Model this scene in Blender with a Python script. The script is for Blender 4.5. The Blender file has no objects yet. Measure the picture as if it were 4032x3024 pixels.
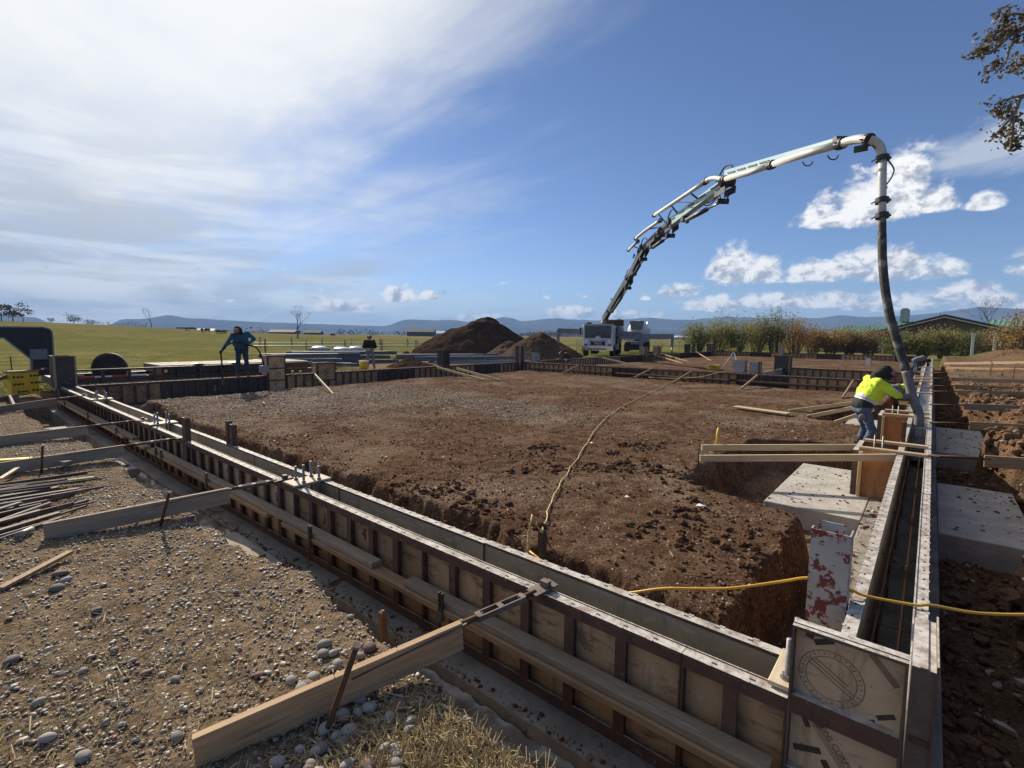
import bpy, math, random
import numpy as np
from mathutils import Vector, Matrix, Quaternion
R_ = math.radians
random.seed(7); rng = np.random.default_rng(7)
scene = bpy.context.scene
COL = scene.collection

# ------------------------------------------------------------------ camera
FPX, YAW, PIT, ROL = 1945.0, -.703, .098, .009          # focal length in photo pixels (4032 wide), angles in radians
CP = Vector((.149, -2.075, 1.401))                       # z = 0 is the top of the front formwork
Fv = Vector((math.sin(YAW)*math.cos(PIT), math.cos(YAW)*math.cos(PIT), -math.sin(PIT)))
Rv = Vector((math.cos(YAW), -math.sin(YAW), 0)); Uv = Rv.cross(Fv)
Rr = Rv*math.cos(ROL)+Uv*math.sin(ROL); Ur = -Rv*math.sin(ROL)+Uv*math.cos(ROL)
cam = bpy.data.cameras.new('camera'); camo = bpy.data.objects.new('camera', cam); COL.objects.link(camo)
cam.sensor_fit = 'HORIZONTAL'; cam.sensor_width = 36; cam.lens = 36*FPX/4032
cam.clip_start = .05; cam.clip_end = 40000
M = Matrix((Rr, Ur, -Fv)).transposed().to_4x4(); M.translation = CP; camo.matrix_world = M
scene.camera = camo
scene.cycles.max_bounces = 5; scene.cycles.diffuse_bounces = 3; scene.cycles.glossy_bounces = 2; scene.cycles.volume_bounces = 0
scene.view_settings.view_transform = 'Standard'; scene.view_settings.look = 'None'
scene.view_settings.exposure = 0.45; scene.view_settings.gamma = 1.0

def ray(px, py): return Fv + Rr*((px-2016)/FPX) - Ur*((py-1512)/FPX)
def uz(px, py, z): d = ray(px, py); return CP + d*((z-CP.z)/d.z)      # the point of a sight line at height z
def ux(px, py, x): d = ray(px, py); return CP + d*((x-CP.x)/d.x)
def uy(px, py, y): d = ray(px, py); return CP + d*((y-CP.y)/d.y)
def ud(px, py, D): return CP + ray(px, py)*D
SUN_AZ, SUN_EL = R_(-73), R_(31)
SUN = Vector((math.sin(SUN_AZ)*math.cos(SUN_EL), math.cos(SUN_AZ)*math.cos(SUN_EL), math.sin(SUN_EL)))

# ------------------------------------------------------------------ node helpers
class NT:
    def __init__(s, nt): s.nt = nt
    def n(s, t, ins=None, **kw):
        nd = s.nt.nodes.new(t)
        for k, v in kw.items(): setattr(nd, k, v)
        for k, v in (ins or {}).items():
            if hasattr(v, 'is_output') or isinstance(v, bpy.types.NodeSocket): s.nt.links.new(v, nd.inputs[k])
            elif v is not None: nd.inputs[k].default_value = v
        return nd
    def m(s, op, a, b=None, c=None, clamp=False):
        nd = s.n('ShaderNodeMath', {0: a, 1: b, 2: c}, operation=op, use_clamp=clamp); return nd.outputs[0]
    def noise(s, vec, scale, detail=4, rough=.55, dist=0, lac=2.0):
        return s.n('ShaderNodeTexNoise', {'Vector': vec, 'Scale': scale, 'Detail': detail, 'Roughness': rough, 'Distortion': dist, 'Lacunarity': lac}).outputs
    def ss(s, x, a, b):
        nd = s.n('ShaderNodeMapRange', {0: x, 1: a, 2: b, 3: 0.0, 4: 1.0}, interpolation_type='SMOOTHSTEP'); return nd.outputs[0]
    def mix(s, f, a, b, blend='MIX'):
        nd = s.n('ShaderNodeMix', data_type='RGBA', blend_type=blend)
        for k, v in ((0, f), (6, a), (7, b)):
            if isinstance(v, bpy.types.NodeSocket): s.nt.links.new(v, nd.inputs[k])
            else: nd.inputs[k].default_value = (*v, 1) if isinstance(v, tuple) and len(v) == 3 else v
        return nd.outputs[2]
    def ramp(s, x, stops):
        nd = s.n('ShaderNodeValToRGB', {0: x}); e = nd.color_ramp.elements
        e[0].position, e[0].color = stops[0][0], (*stops[0][1], 1); e[1].position, e[1].color = stops[-1][0], (*stops[-1][1], 1)
        for p, c in stops[1:-1]:
            q = e.new(p); q.color = (*c, 1)
        return nd.outputs[0]
    def mapping(s, vec, scale=(1, 1, 1), loc=(0, 0, 0), rot=(0, 0, 0)):
        return s.n('ShaderNodeMapping', {'Vector': vec, 'Scale': scale, 'Location': loc, 'Rotation': rot}).outputs[0]

# ------------------------------------------------------------------ world: Nishita sky with procedural clouds by direction
def build_world():
    w = bpy.data.worlds.new('World'); scene.world = w; w.use_nodes = True
    nt = w.node_tree; nt.nodes.clear(); T = NT(nt)
    sky = T.n('ShaderNodeTexSky', sky_type='NISHITA', sun_disc=False, sun_elevation=SUN_EL, sun_rotation=SUN_AZ,
              altitude=1500, air_density=1.0, dust_density=.6, ozone_density=1.6)
    d = T.n('ShaderNodeTexCoord').outputs['Generated']
    sp = T.n('ShaderNodeSeparateXYZ', {0: d}); x, y, z = sp.outputs
    az = T.m('MULTIPLY', T.m('ARCTAN2', x, y), 57.29578); el = T.m('MULTIPLY', T.m('ARCSINE', z), 57.29578)
    # ---- high sheet of cloud towards the sun
    zz = T.m('ADD', T.m('MAXIMUM', z, 0.0), .10)
    pl = T.n('ShaderNodeCombineXYZ', {0: T.m('DIVIDE', x, zz), 1: T.m('DIVIDE', y, zz), 2: 0.0}).outputs[0]
    n1 = T.noise(T.mapping(pl, (.55, 1.5, 1), (0, 0, 0), (0, 0, R_(-52))), .85, 8, .6, .5)[0]
    n2 = T.noise(T.mapping(pl, (.4, 1.3, 1), (3, 1, 0), (0, 0, R_(-62))), 2.6, 6, .6, .9)[0]
    cur = T.n('ShaderNodeFloatCurve', {1: T.m('DIVIDE', T.m('MAXIMUM', el, 0.0), 60.0)})   # edge azimuth as a function of elevation
    pts = [(0, -50), (2.5, -51), (4.5, -54), (6.5, -59), (8, -62), (10, -58), (12.5, -54), (16, -53), (20, -52), (25, -46), (29, -38), (33, -32), (42, -22), (60, 0)]
    cv = cur.mapping.curves[0]
    while len(cv.points) < len(pts): cv.points.new(.5, .5)
    for p, (e, a) in zip(cv.points, pts): p.location = (e/60.0, (a+180)/360.0); p.handle_type = 'AUTO'
    cur.mapping.update()
    edge = T.m('SUBTRACT', T.m('MULTIPLY', cur.outputs[0], 360.0), 180.0)
    g = T.m('SUBTRACT', edge, az)                                     # degrees inside the sheet
    g = T.m('ADD', g, T.m('MULTIPLY', T.m('SUBTRACT', n1, .5), 62.0))
    g = T.m('ADD', g, T.m('MULTIPLY', T.m('SUBTRACT', n2, .5), 26.0))
    m1 = T.ss(g, -16.0, 26.0)
    m1 = T.m('MULTIPLY', m1, T.ss(az, -178.0, -128.0))
    thick = T.ss(T.m('ADD', T.noise(pl, 1.3, 6, .6, .6)[0], T.m('MULTIPLY', T.m('SUBTRACT', n1, .5), .5)), .25, .72)
    m1 = T.m('MULTIPLY', m1, T.m('ADD', T.m('MULTIPLY', thick, .26), .74))
    sd = T.n('ShaderNodeVectorMath', {0: d, 1: tuple(SUN)}, operation='DOT_PRODUCT').outputs['Value']
    glow = T.m('POWER', T.m('MAXIMUM', sd, 0.0), 5.0)
    lowband = T.m('SUBTRACT', 1.0, T.ss(el, 5.0, 24.0))                # far underside of the sheet is greyer
    grey = T.m('MULTIPLY', lowband, T.ss(T.noise(T.mapping(d, (2, 2, 16)), 1.6, 5, .6, .4)[0], .36, .60))
    cirr = T.mix(T.m('MULTIPLY', grey, .95), (.93, .945, .96), (.50, .55, .62))
    cirr = T.mix(1.0, cirr, T.n('ShaderNodeCombineXYZ', {0: T.m('MULTIPLY_ADD', glow, .28, .80), 1: T.m('MULTIPLY_ADD', glow, .27, .81), 2: T.m('MULTIPLY_ADD', glow, .23, .83)}).outputs[0], 'MULTIPLY')
    # ---- thin streaks elsewhere
    st = T.ss(T.noise(T.mapping(pl, (.35, 1.6, 1), (7, 2, 0), (0, 0, R_(-40))), 1.1, 8, .62, .8)[0], .60, .86)
    st = T.m('MULTIPLY', st, .28)
    # ---- heaped clouds: (azimuth, elevation of base, half width, height)
    H = [(-5.2, 10.6, 3.6, 3.3), (-3.0, 11.0, 2.4, 4.3), (-8.4, 10.5, 3.2, 1.7), (-.9, 10.9, 1.8, 1.9), (2.6, 10.6, 1.2, 1.1),
         (-16.6, 5.7, 2.3, 3.0), (-14.0, 5.6, 2.6, 1.8), (-9.5, 5.5, 3.4, 1.7), (-5.6, 5.5, 2.6, 2.2), (-2.2, 5.3, 3.0, 2.2), (0.0, 5.3, 1.8, 1.4),
         (-21.6, 4.3, 2.3, 1.1), (-18.6, 2.8, 2.6, 1.3), (-13.6, 3.2, 3.0, 1.1), (-8.5, 3.0, 3.4, 1.2), (-3.4, 2.6, 3.4, 1.3), (2.0, 3.4, 2.4, 1.2), (3.5, 2.2, 2.5, 1.6),
         (-53.2, 3.6, 1.7, 1.3), (-49.9, 4.0, 1.1, .7), (-33.8, 2.1, 3.4, .9), (-27.5, 2.0, 3.2, .8), (-25.6, 4.0, .7, .4), (-59, 2.4, 3.0, 1.0), (-44, 1.6, 4.0, .7),
         (6.5, 5.0, 2.2, 1.6), (11, 8.5, 4.0, 2.6), (16, 3.6, 5.0, 1.6), (24, 6.0, 5.0, 2.6), (33, 3.0, 6.0, 1.5), (42, 9.0, 5.0, 2.8), (55, 5.0, 6.0, 2.4), (70, 3.5, 7.0, 2.0)]
    acc = None; hh = None
    cn = T.noise(T.mapping(d, (1, 1, 1.25)), 19.0, 7, .60, .30)[0]
    cn2 = T.noise(T.mapping(d, (1, 1, 1.3)), 55.0, 4, .6, .2)[0]
    nse = T.m('ADD', T.m('MULTIPLY', T.m('SUBTRACT', cn, .5), 2.5), T.m('MULTIPLY', T.m('SUBTRACT', cn2, .5), 1.15))
    for a0, e0, ra, re in H:
        ra, re = ra*1.12, re*1.15
        da = T.m('MULTIPLY', T.m('SUBTRACT', az, a0), 1/ra)
        de = T.m('MULTIPLY', T.m('SUBTRACT', el, e0 + re*.22), 1/re)
        dd = T.m('MAXIMUM', T.m('MULTIPLY', de, 1.05), T.m('MULTIPLY', de, -3.4))
        v = T.m('SUBTRACT', 1.0, T.m('ADD', T.m('MULTIPLY', da, da), T.m('MULTIPLY', dd, dd)))
        hv = T.m('MULTIPLY', T.ss(v, -1.0, .8), de)
        acc = v if acc is None else T.m('MAXIMUM', acc, v)
        hh = hv if hh is None else T.m('MAXIMUM', hh, hv)
    m2 = T.ss(T.m('ADD', T.m('MULTIPLY', T.m('MAXIMUM', acc, -1.6), .8), nse), -.22, .62)
    # small scraps near the horizon
    sc = T.m('MULTIPLY', T.m('MULTIPLY', T.ss(T.noise(T.mapping(d, (1, 1, 3.4)), 22.0, 6, .6, .2)[0], .60, .70), T.ss(el, .5, 2.0)), T.m('SUBTRACT', 1.0, T.ss(el, 5.0, 7.5)))
    m2 = T.m('MAXIMUM', m2, T.m('MULTIPLY', sc, .85))
    # veil of flat cloud right of the heaped ones
    ve = T.m('MULTIPLY', T.ss(T.m('ADD', T.m('SUBTRACT', 1.0, T.m('ADD', T.m('POWER', T.m('ABSOLUTE', T.m('MULTIPLY', T.m('SUBTRACT', az, 4.0), 1/7.0)), 2.0), T.m('POWER', T.m('ABSOLUTE', T.m('MULTIPLY', T.m('SUBTRACT', el, 15.2), 1/2.7)), 2.0))),
                            T.m('MULTIPLY', T.m('SUBTRACT', T.noise(T.mapping(d, (1, 1, 3)), 9.0, 6, .6, .4)[0], .5), 3.0)), .0, 1.1), .62)
    dsh = T.n('ShaderNodeVectorMath', {0: d, 1: tuple((SUN-Vector((-.07, .99, .12)))*.012)}, operation='ADD').outputs[0]      # a step towards the sun
    cs1 = T.noise(T.mapping(dsh, (1, 1, 1.25)), 19.0, 7, .60, .30)[0]; cs2 = T.noise(T.mapping(dsh, (1, 1, 1.3)), 55.0, 4, .6, .2)[0]
    grad = T.m('ADD', T.m('MULTIPLY', T.m('SUBTRACT', cn, cs1), 5.0), T.m('MULTIPLY', T.m('SUBTRACT', cn2, cs2), 1.6))
    lit = T.ss(T.m('ADD', T.m('ADD', T.m('MULTIPLY', hh, .62), grad), .20), -.35, .75)
    cum = T.mix(lit, (.44, .475, .545), (1.08, 1.07, 1.05))
    base = T.mix(1.0, sky.outputs[0], (.074, .084, .104), 'MULTIPLY')
    hz = T.m('MULTIPLY', T.m('SUBTRACT', 1.0, T.ss(el, -1.0, 9.0)), .22)
    base = T.mix(hz, base, (.42, .54, .70))
    c = T.mix(st, base, (.74, .78, .84)); c = T.mix(ve, c, (.72, .76, .82)); c = T.mix(m1, c, cirr); c = T.mix(m2, c, cum)
    bg = T.n('ShaderNodeBackground', {'Color': c, 'Strength': .74})
    out = T.n('ShaderNodeOutputWorld', {'Surface': bg.outputs[0]})
build_world()
scene.world.cycles.sampling_method = 'MANUAL'; scene.world.cycles.sample_map_resolution = 256
sl = bpy.data.lights.new('sun', 'SUN'); sl.energy = 5.0; sl.angle = R_(.53); sl.color = (1.0, .90, .75)
so = bpy.data.objects.new('sun', sl); COL.objects.link(so); so.location = SUN*60
so.rotation_euler = (-SUN).to_track_quat('-Z', 'Y').to_euler()

# ------------------------------------------------------------------ materials
MATS = {}
def newmat(name):
    m = bpy.data.materials.new(name); m.use_nodes = True; m.node_tree.nodes.clear(); MATS[name] = m
    return m, NT(m.node_tree)
def finish(T, col, rough, bump=None, metallic=0.0, spec=.4, extra=None):
    ins = {'Base Color': col, 'Roughness': rough, 'Metallic': metallic, 'Specular IOR Level': spec}
    if isinstance(col, tuple): ins['Base Color'] = (*col, 1)
    if bump is not None: ins['Normal'] = bump
    ins.update(extra or {})
    b = T.n('ShaderNodeBsdfPrincipled', ins); T.n('ShaderNodeOutputMaterial', {'Surface': b.outputs[0]}); return b
def bumpn(T, h, strength=.5, dist=.01): return T.n('ShaderNodeBump', {'Height': h, 'Strength': strength, 'Distance': dist}).outputs[0]
def pmat(name, c1, c2, scale=6.0, rough=.8, stretch=(1, 1, 1), bump=.3, bscale=None, bdist=.004, detail=5, rnd=.25, c3=None, t3=(.62, .7), s3=None, metallic=0.0, spec=.35, lo=.3, hi=.7):
    m, T = newmat(name); tc = T.n('ShaderNodeTexCoord').outputs['Object']; oi = T.n('ShaderNodeObjectInfo')
    off = T.n('ShaderNodeVectorMath', {0: tc, 1: T.n('ShaderNodeVectorMath', {0: oi.outputs['Random'], 1: (37., 17., 53.)}, operation='MULTIPLY').outputs[0]}, operation='ADD').outputs[0]
    v = T.mapping(off, stretch); n = T.noise(v, scale, detail, .62, .3)[0]
    col = T.mix(T.ss(n, lo, hi), c1, c2)
    if c3: col = T.mix(T.ss(T.noise(T.mapping(off, stretch), s3 or scale*2.7, 5, .65, .2)[0], *t3), col, c3)
    if rnd:
        k = T.m('MULTIPLY_ADD', oi.outputs['Random'], 2*rnd, 1-rnd)
        col = T.mix(1.0, col, T.n('ShaderNodeCombineXYZ', {0: k, 1: k, 2: k}).outputs[0], 'MULTIPLY')
    bn = bumpn(T, T.noise(v, bscale or scale*4, 5, .65)[0], bump, bdist) if bump else None
    finish(T, col, rough, bn, metallic, spec); return m
pmat('lumber', (.42, .275, .15), (.29, .18, .095), 3.0, .75, (1.2, 16, 16), .35, 5, .003, c3=(.16, .13, .10), t3=(.60, .74), s3=1.8)
pmat('lumber_new', (.60, .46, .27), (.50, .36, .19), 3.0, .7, (1.2, 16, 16), .25, 5, .002, rnd=.12)
pmat('lumber_grey', (.34, .265, .185), (.23, .175, .12), 3.0, .85, (1.2, 16, 16), .4, 5, .003, c3=(.42, .40, .36), t3=(.58, .7), s3=3.0)
pmat('lumber_dark', (.10, .072, .05), (.06, .045, .034), 3.0, .85, (1.2, 14, 14), .3, 5, .003)
pmat('stake_wood', (.28, .16, .08), (.19, .11, .06), 4.0, .8, (8, 8, 1), .3)
pmat('concrete', (.46, .43, .385), (.33, .305, .27), 4.0, .9, (1, 1, 1), .8, 22, .014, rnd=.05, c3=(.10, .075, .055), t3=(.64, .70), s3=9)
pmat('concrete_dark', (.31, .285, .25), (.19, .17, .145), 3.0, .92, (1, 1, 1), .8, 18, .016, rnd=.05, c3=(.09, .065, .045), t3=(.58, .68), s3=5)
pmat('wet_concrete', (.10, .10, .095), (.15, .145, .14), 5.0, .35, (1, 1, 1), .7, 16, .02, rnd=0)
pmat('rust', (.14, .065, .035), (.085, .045, .03), 9.0, .75, (1, 1, 1), .3, rnd=.2, metallic=.3)
pmat('bar_steel', (.17, .14, .115), (.10, .07, .053), 9.0, .7, (1, 1, 1), .3, rnd=.35, metallic=.2)
pmat('bolt_steel', (.30, .29, .275), (.20, .19, .18), 12.0, .5, (1, 1, 1), .2, rnd=.1, metallic=.6)
pmat('plate_ply', (.56, .47, .33), (.46, .37, .25), 4.0, .7, (1, 8, 8), .2, rnd=.1, c3=(.36, .33, .29), t3=(.6, .7))
pmat('plastic_sheet', (.22, .21, .195), (.13, .125, .115), 4.0, .3, (1, 1, 1), .6, 9, .02, rnd=0, c3=(.20, .16, .12), t3=(.55, .68), spec=.6)
pmat('cord_yellow', (.72, .43, .06), (.62, .36, .05), 6.0, .45, rnd=0, bump=.1)
pmat('cord_pale', (.62, .47, .22), (.50, .36, .16), 6.0, .6, rnd=0, bump=.1)
pmat('yellow_plastic', (.75, .50, .03), (.66, .42, .03), 5.0, .45, rnd=0, bump=.05)
pmat('black_plastic', (.018, .018, .02), (.03, .03, .03), 5.0, .5, rnd=0, bump=.1)
pmat('rubber', (.022, .021, .02), (.05, .045, .04), 8.0, .75, rnd=.1, bump=.3)
pmat('hose_rubber', (.035, .032, .03), (.075, .07, .064), 9.0, .7, rnd=0, bump=.35, c3=(.24, .23, .21), t3=(.50, .64), s3=4)
pmat('hose_cement', (.24, .23, .215), (.12, .115, .105), 9.0, .85, rnd=0, bump=.5, c3=(.06, .055, .05), t3=(.60, .68), s3=6)
pmat('pipe_white', (.66, .65, .60), (.54, .53, .48), 3.0, .45, rnd=0, bump=.15, c3=(.30, .28, .24), t3=(.66, .74), s3=5)
pmat('boom_blue', (.40, .56, .60), (.34, .50, .55), 2.0, .4, rnd=.05, bump=.05)
pmat('boom_dark', (.03, .035, .04), (.06, .065, .07), 4.0, .5, rnd=.2, bump=.2)
pmat('truck_white', (.62, .65, .68), (.52, .55, .58), 2.0, .35, rnd=.05, bump=.05, c3=(.34, .33, .31), t3=(.62, .75), s3=3)
pmat('truck_grey', (.22, .235, .26), (.16, .17, .19), 3.0, .5, rnd=.2, bump=.1)
pmat('chrome', (.62, .62, .62), (.5, .5, .5), 5.0, .18, rnd=0, bump=0, metallic=1.0)
pmat('glass_dark', (.015, .022, .022), (.02, .03, .028), 3.0, .06, rnd=0, bump=0, spec=.7)
pmat('trailer_black', (.022, .023, .028), (.035, .035, .04), 3.0, .45, rnd=.1, bump=.15, c3=(.10, .07, .05), t3=(.66, .76))
pmat('deck_wood', (.34, .28, .21), (.26, .21, .15), 3.0, .8, (14, 1, 14), .3)
pmat('reflector_red', (.45, .03, .02), (.40, .02, .02), 5.0, .4, rnd=0, bump=0)
pmat('white_paint', (.72, .72, .70), (.60, .60, .57), 3.0, .5, rnd=.05, bump=.1)
pmat('print_dark', (.055, .038, .030), (.09, .062, .048), 20.0, .8, rnd=0, bump=0)
pmat('print_faint', (.20, .13, .085), (.26, .18, .12), 20.0, .8, rnd=0, bump=0)
pmat('beam_grey', (.15, .17, .20), (.10, .115, .14), 3.0, .55, rnd=.3, bump=.1, metallic=.2)
pmat('beam_light', (.48, .49, .50), (.38, .39, .40), 3.0, .5, rnd=.2, bump=.1)
pmat('wrap_white', (.74, .76, .78), (.58, .60, .63), 3.0, .3, rnd=.05, bump=.7, bscale=8, bdist=.03, spec=.6)
pmat('block_grey', (.33, .33, .33), (.25, .25, .25), 4.0, .8, rnd=.1, bump=.3)
pmat('bark', (.15, .12, .095), (.09, .07, .055), 5.0, .9, (6, 6, 1), .5, rnd=.1)
pmat('bark_pale', (.27, .235, .20), (.19, .165, .14), 5.0, .9, (6, 6, 1), .5, rnd=.1)
pmat('house_wall', (.15, .115, .075), (.12, .09, .06), 3.0, .85, rnd=0, bump=.2)
pmat('roof_green', (.17, .34, .24), (.15, .30, .21), 1.0, .4, rnd=.05, bump=0)
pmat('trim_dark', (.05, .045, .04), (.07, .06, .05), 3.0, .7, rnd=0, bump=0)
pmat('skin', (.36, .21, .15), (.30, .17, .12), 8.0, .55, rnd=0, bump=.1)
pmat('cloth_blue', (.026, .105, .165), (.042, .145, .21), 5.0, .85, rnd=0, bump=.6, bscale=14, bdist=.012)
pmat('cloth_navy', (.030, .045, .085), (.045, .06, .10), 5.0, .85, rnd=0, bump=.6, bscale=14, bdist=.012)
pmat('cloth_hivis', (.66, .82, .04), (.55, .72, .03), 4.0, .7, rnd=0, bump=.6, bscale=10, bdist=.015)
pmat('cloth_grey', (.20, .20, .195), (.13, .13, .13), 5.0, .85, rnd=0, bump=.5, bscale=14, bdist=.01)
pmat('cloth_black', (.016, .016, .018), (.028, .027, .028), 5.0, .85, rnd=0, bump=.5, bscale=14, bdist=.01)
pmat('cloth_brown', (.10, .045, .025), (.065, .03, .018), 5.0, .85, rnd=0, bump=.5, bscale=14, bdist=.01)
pmat('denim', (.060, .090, .145), (.095, .13, .19), 6.0, .85, rnd=0, bump=.5, bscale=14, bdist=.012, c3=(.20, .21, .22), t3=(.62, .72), s3=5)
pmat('denim_grey', (.13, .15, .18), (.19, .205, .23), 6.0, .85, rnd=0, bump=.5, bscale=14, bdist=.012)
pmat('boot', (.11, .075, .045), (.07, .05, .035), 8.0, .8, rnd=0, bump=.3)
pmat('glove', (.50, .38, .16), (.40, .30, .12), 8.0, .8, rnd=0, bump=.3)
pmat('column_paint', (.44, .43, .41), (.36, .35, .33), 5.0, .7, rnd=0, bump=.3, c3=(.17, .045, .04), t3=(.515, .56), s3=15, metallic=.0)
pmat('tape', (.55, .55, .53), (.45, .45, .43), 6.0, .4, rnd=0, bump=.2)
pmat('far_brown', (.115, .080, .048), (.080, .055, .034), 1.0, 1.0, rnd=.2, bump=0, spec=0)
pmat('far_tree', (.050, .052, .032), (.085, .075, .045), 1.0, .9, rnd=.2, bump=0)
pmat('far_white', (.60, .62, .64), (.50, .52, .54), .3, .5, rnd=.2, bump=0)
pmat('far_dark', (.10, .075, .06), (.07, .055, .045), .3, .8, rnd=.2, bump=0)
pmat('cow', (.022, .018, .016), (.04, .03, .025), 2.0, .9, rnd=.2, bump=0)
pmat('pipe_alu', (.60, .58, .50), (.52, .50, .42), 1.0, .4, rnd=0, bump=0, metallic=.4)
pmat('cobble', (.27, .25, .225), (.19, .175, .16), 7.0, .8, rnd=.45, bump=.25, bdist=.003, c3=(.38, .355, .32), t3=(.60, .72))
pmat('cobble_red', (.20, .125, .10), (.15, .095, .08), 7.0, .8, rnd=.3, bump=.25, bdist=.003)

# steel frame of the form panels: maroon-brown rust paint, pale cement crust on upward faces
def steel_mat(name, c1, c2, crust):
    m, T = newmat(name); tc = T.n('ShaderNodeTexCoord').outputs['Object']; oi = T.n('ShaderNodeObjectInfo')
    v = T.n('ShaderNodeVectorMath', {0: tc, 1: T.n('ShaderNodeVectorMath', {0: oi.outputs['Random'], 1: (37., 17., 53.)}, operation='MULTIPLY').outputs[0]}, operation='ADD').outputs[0]
    n = T.noise(v, 9, 5, .65, .3)[0]; col = T.mix(T.ss(n, .3, .7), c1, c2)
    col = T.mix(T.m('MULTIPLY', T.ss(T.noise(v, 22, 5, .7)[0], .60, .72), .55), col, (.34, .30, .26))
    up = T.ss(T.n('ShaderNodeSeparateXYZ', {0: T.n('ShaderNodeNewGeometry').outputs['Normal']}).outputs[2], .5, .9)
    cr = T.mix(T.ss(T.noise(v, 14, 6, .7, .2)[0], .32, .62), (.26, .20, .165), crust)
    cr = T.mix(T.m('MULTIPLY', T.ss(T.noise(v, 40, 4, .7)[0], .58, .66), .8), cr, (.13, .10, .085))
    cr = T.mix(T.m('MULTIPLY', T.ss(T.noise(v, 5, 3, .6)[0], .55, .70), .5), cr, (.40, .26, .20))
    col = T.mix(T.m('MULTIPLY', up, .96), col, cr)
    finish(T, col, .75, bumpn(T, T.noise(v, 45, 4, .7)[0], .5, .004), .0, .35)
steel_mat('form_steel', (.125, .066, .044), (.075, .041, .030), (.56, .53, .48))
steel_mat('form_steel_grey', (.13, .095, .075), (.085, .062, .05), (.60, .57, .52))
def ply_mat(name, c1, c2, c3, streak=.6):
    m, T = newmat(name); tc = T.n('ShaderNodeTexCoord').outputs['Object']; oi = T.n('ShaderNodeObjectInfo')
    v = T.n('ShaderNodeVectorMath', {0: tc, 1: T.n('ShaderNodeVectorMath', {0: oi.outputs['Random'], 1: (37., 17., 53.)}, operation='MULTIPLY').outputs[0]}, operation='ADD').outputs[0]
    n = T.noise(v, 3.0, 6, .65, .6)[0]; col = T.mix(T.ss(n, .3, .7), c1, c2)
    col = T.mix(T.m('MULTIPLY', T.ss(T.noise(T.mapping(v, (2, 9, 9)), 2.4, 6, .7, .5)[0], .52, .66), streak), col, c3)
    col = T.mix(T.m('MULTIPLY', T.ss(T.noise(v, 26, 4, .7)[0], .64, .70), .7), col, tuple(q*.35 for q in c2))
    col = T.mix(T.m('MULTIPLY', T.ss(T.noise(T.mapping(v, (1, 1, .6)), 9, 6, .7, .4)[0], .60, .70), .55), col, (.42, .385, .335))
    col = T.mix(T.m('MULTIPLY', T.ss(T.noise(T.mapping(v, (6, 6, .9)), 2.2, 5, .7, .3)[0], .52, .70), .6), col, tuple(q*.45 for q in c2))
    k = T.m('MULTIPLY_ADD', oi.outputs['Random'], .6, .70)
    col = T.mix(1.0, col, T.n('ShaderNodeCombineXYZ', {0: k, 1: k, 2: k}).outputs[0], 'MULTIPLY')
    finish(T, col, .6, bumpn(T, T.noise(v, 30, 4, .7)[0], .25, .003), 0, .35)
ply_mat('ply_tan', (.52, .325, .17), (.38, .235, .122), (.13, .08, .05), .85)
ply_mat('ply_pale', (.56, .40, .25), (.45, .315, .195), (.24, .17, .115))
ply_mat('ply_dark', (.060, .048, .042), (.040, .034, .031), (.10, .085, .07), .4)
ply_mat('ply_orange', (.40, .19, .075), (.34, .155, .06), (.27, .12, .05), .7)
ply_mat('ply_face', (.36, .31, .235), (.27, .23, .17), (.46, .42, .35), .7)

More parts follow.
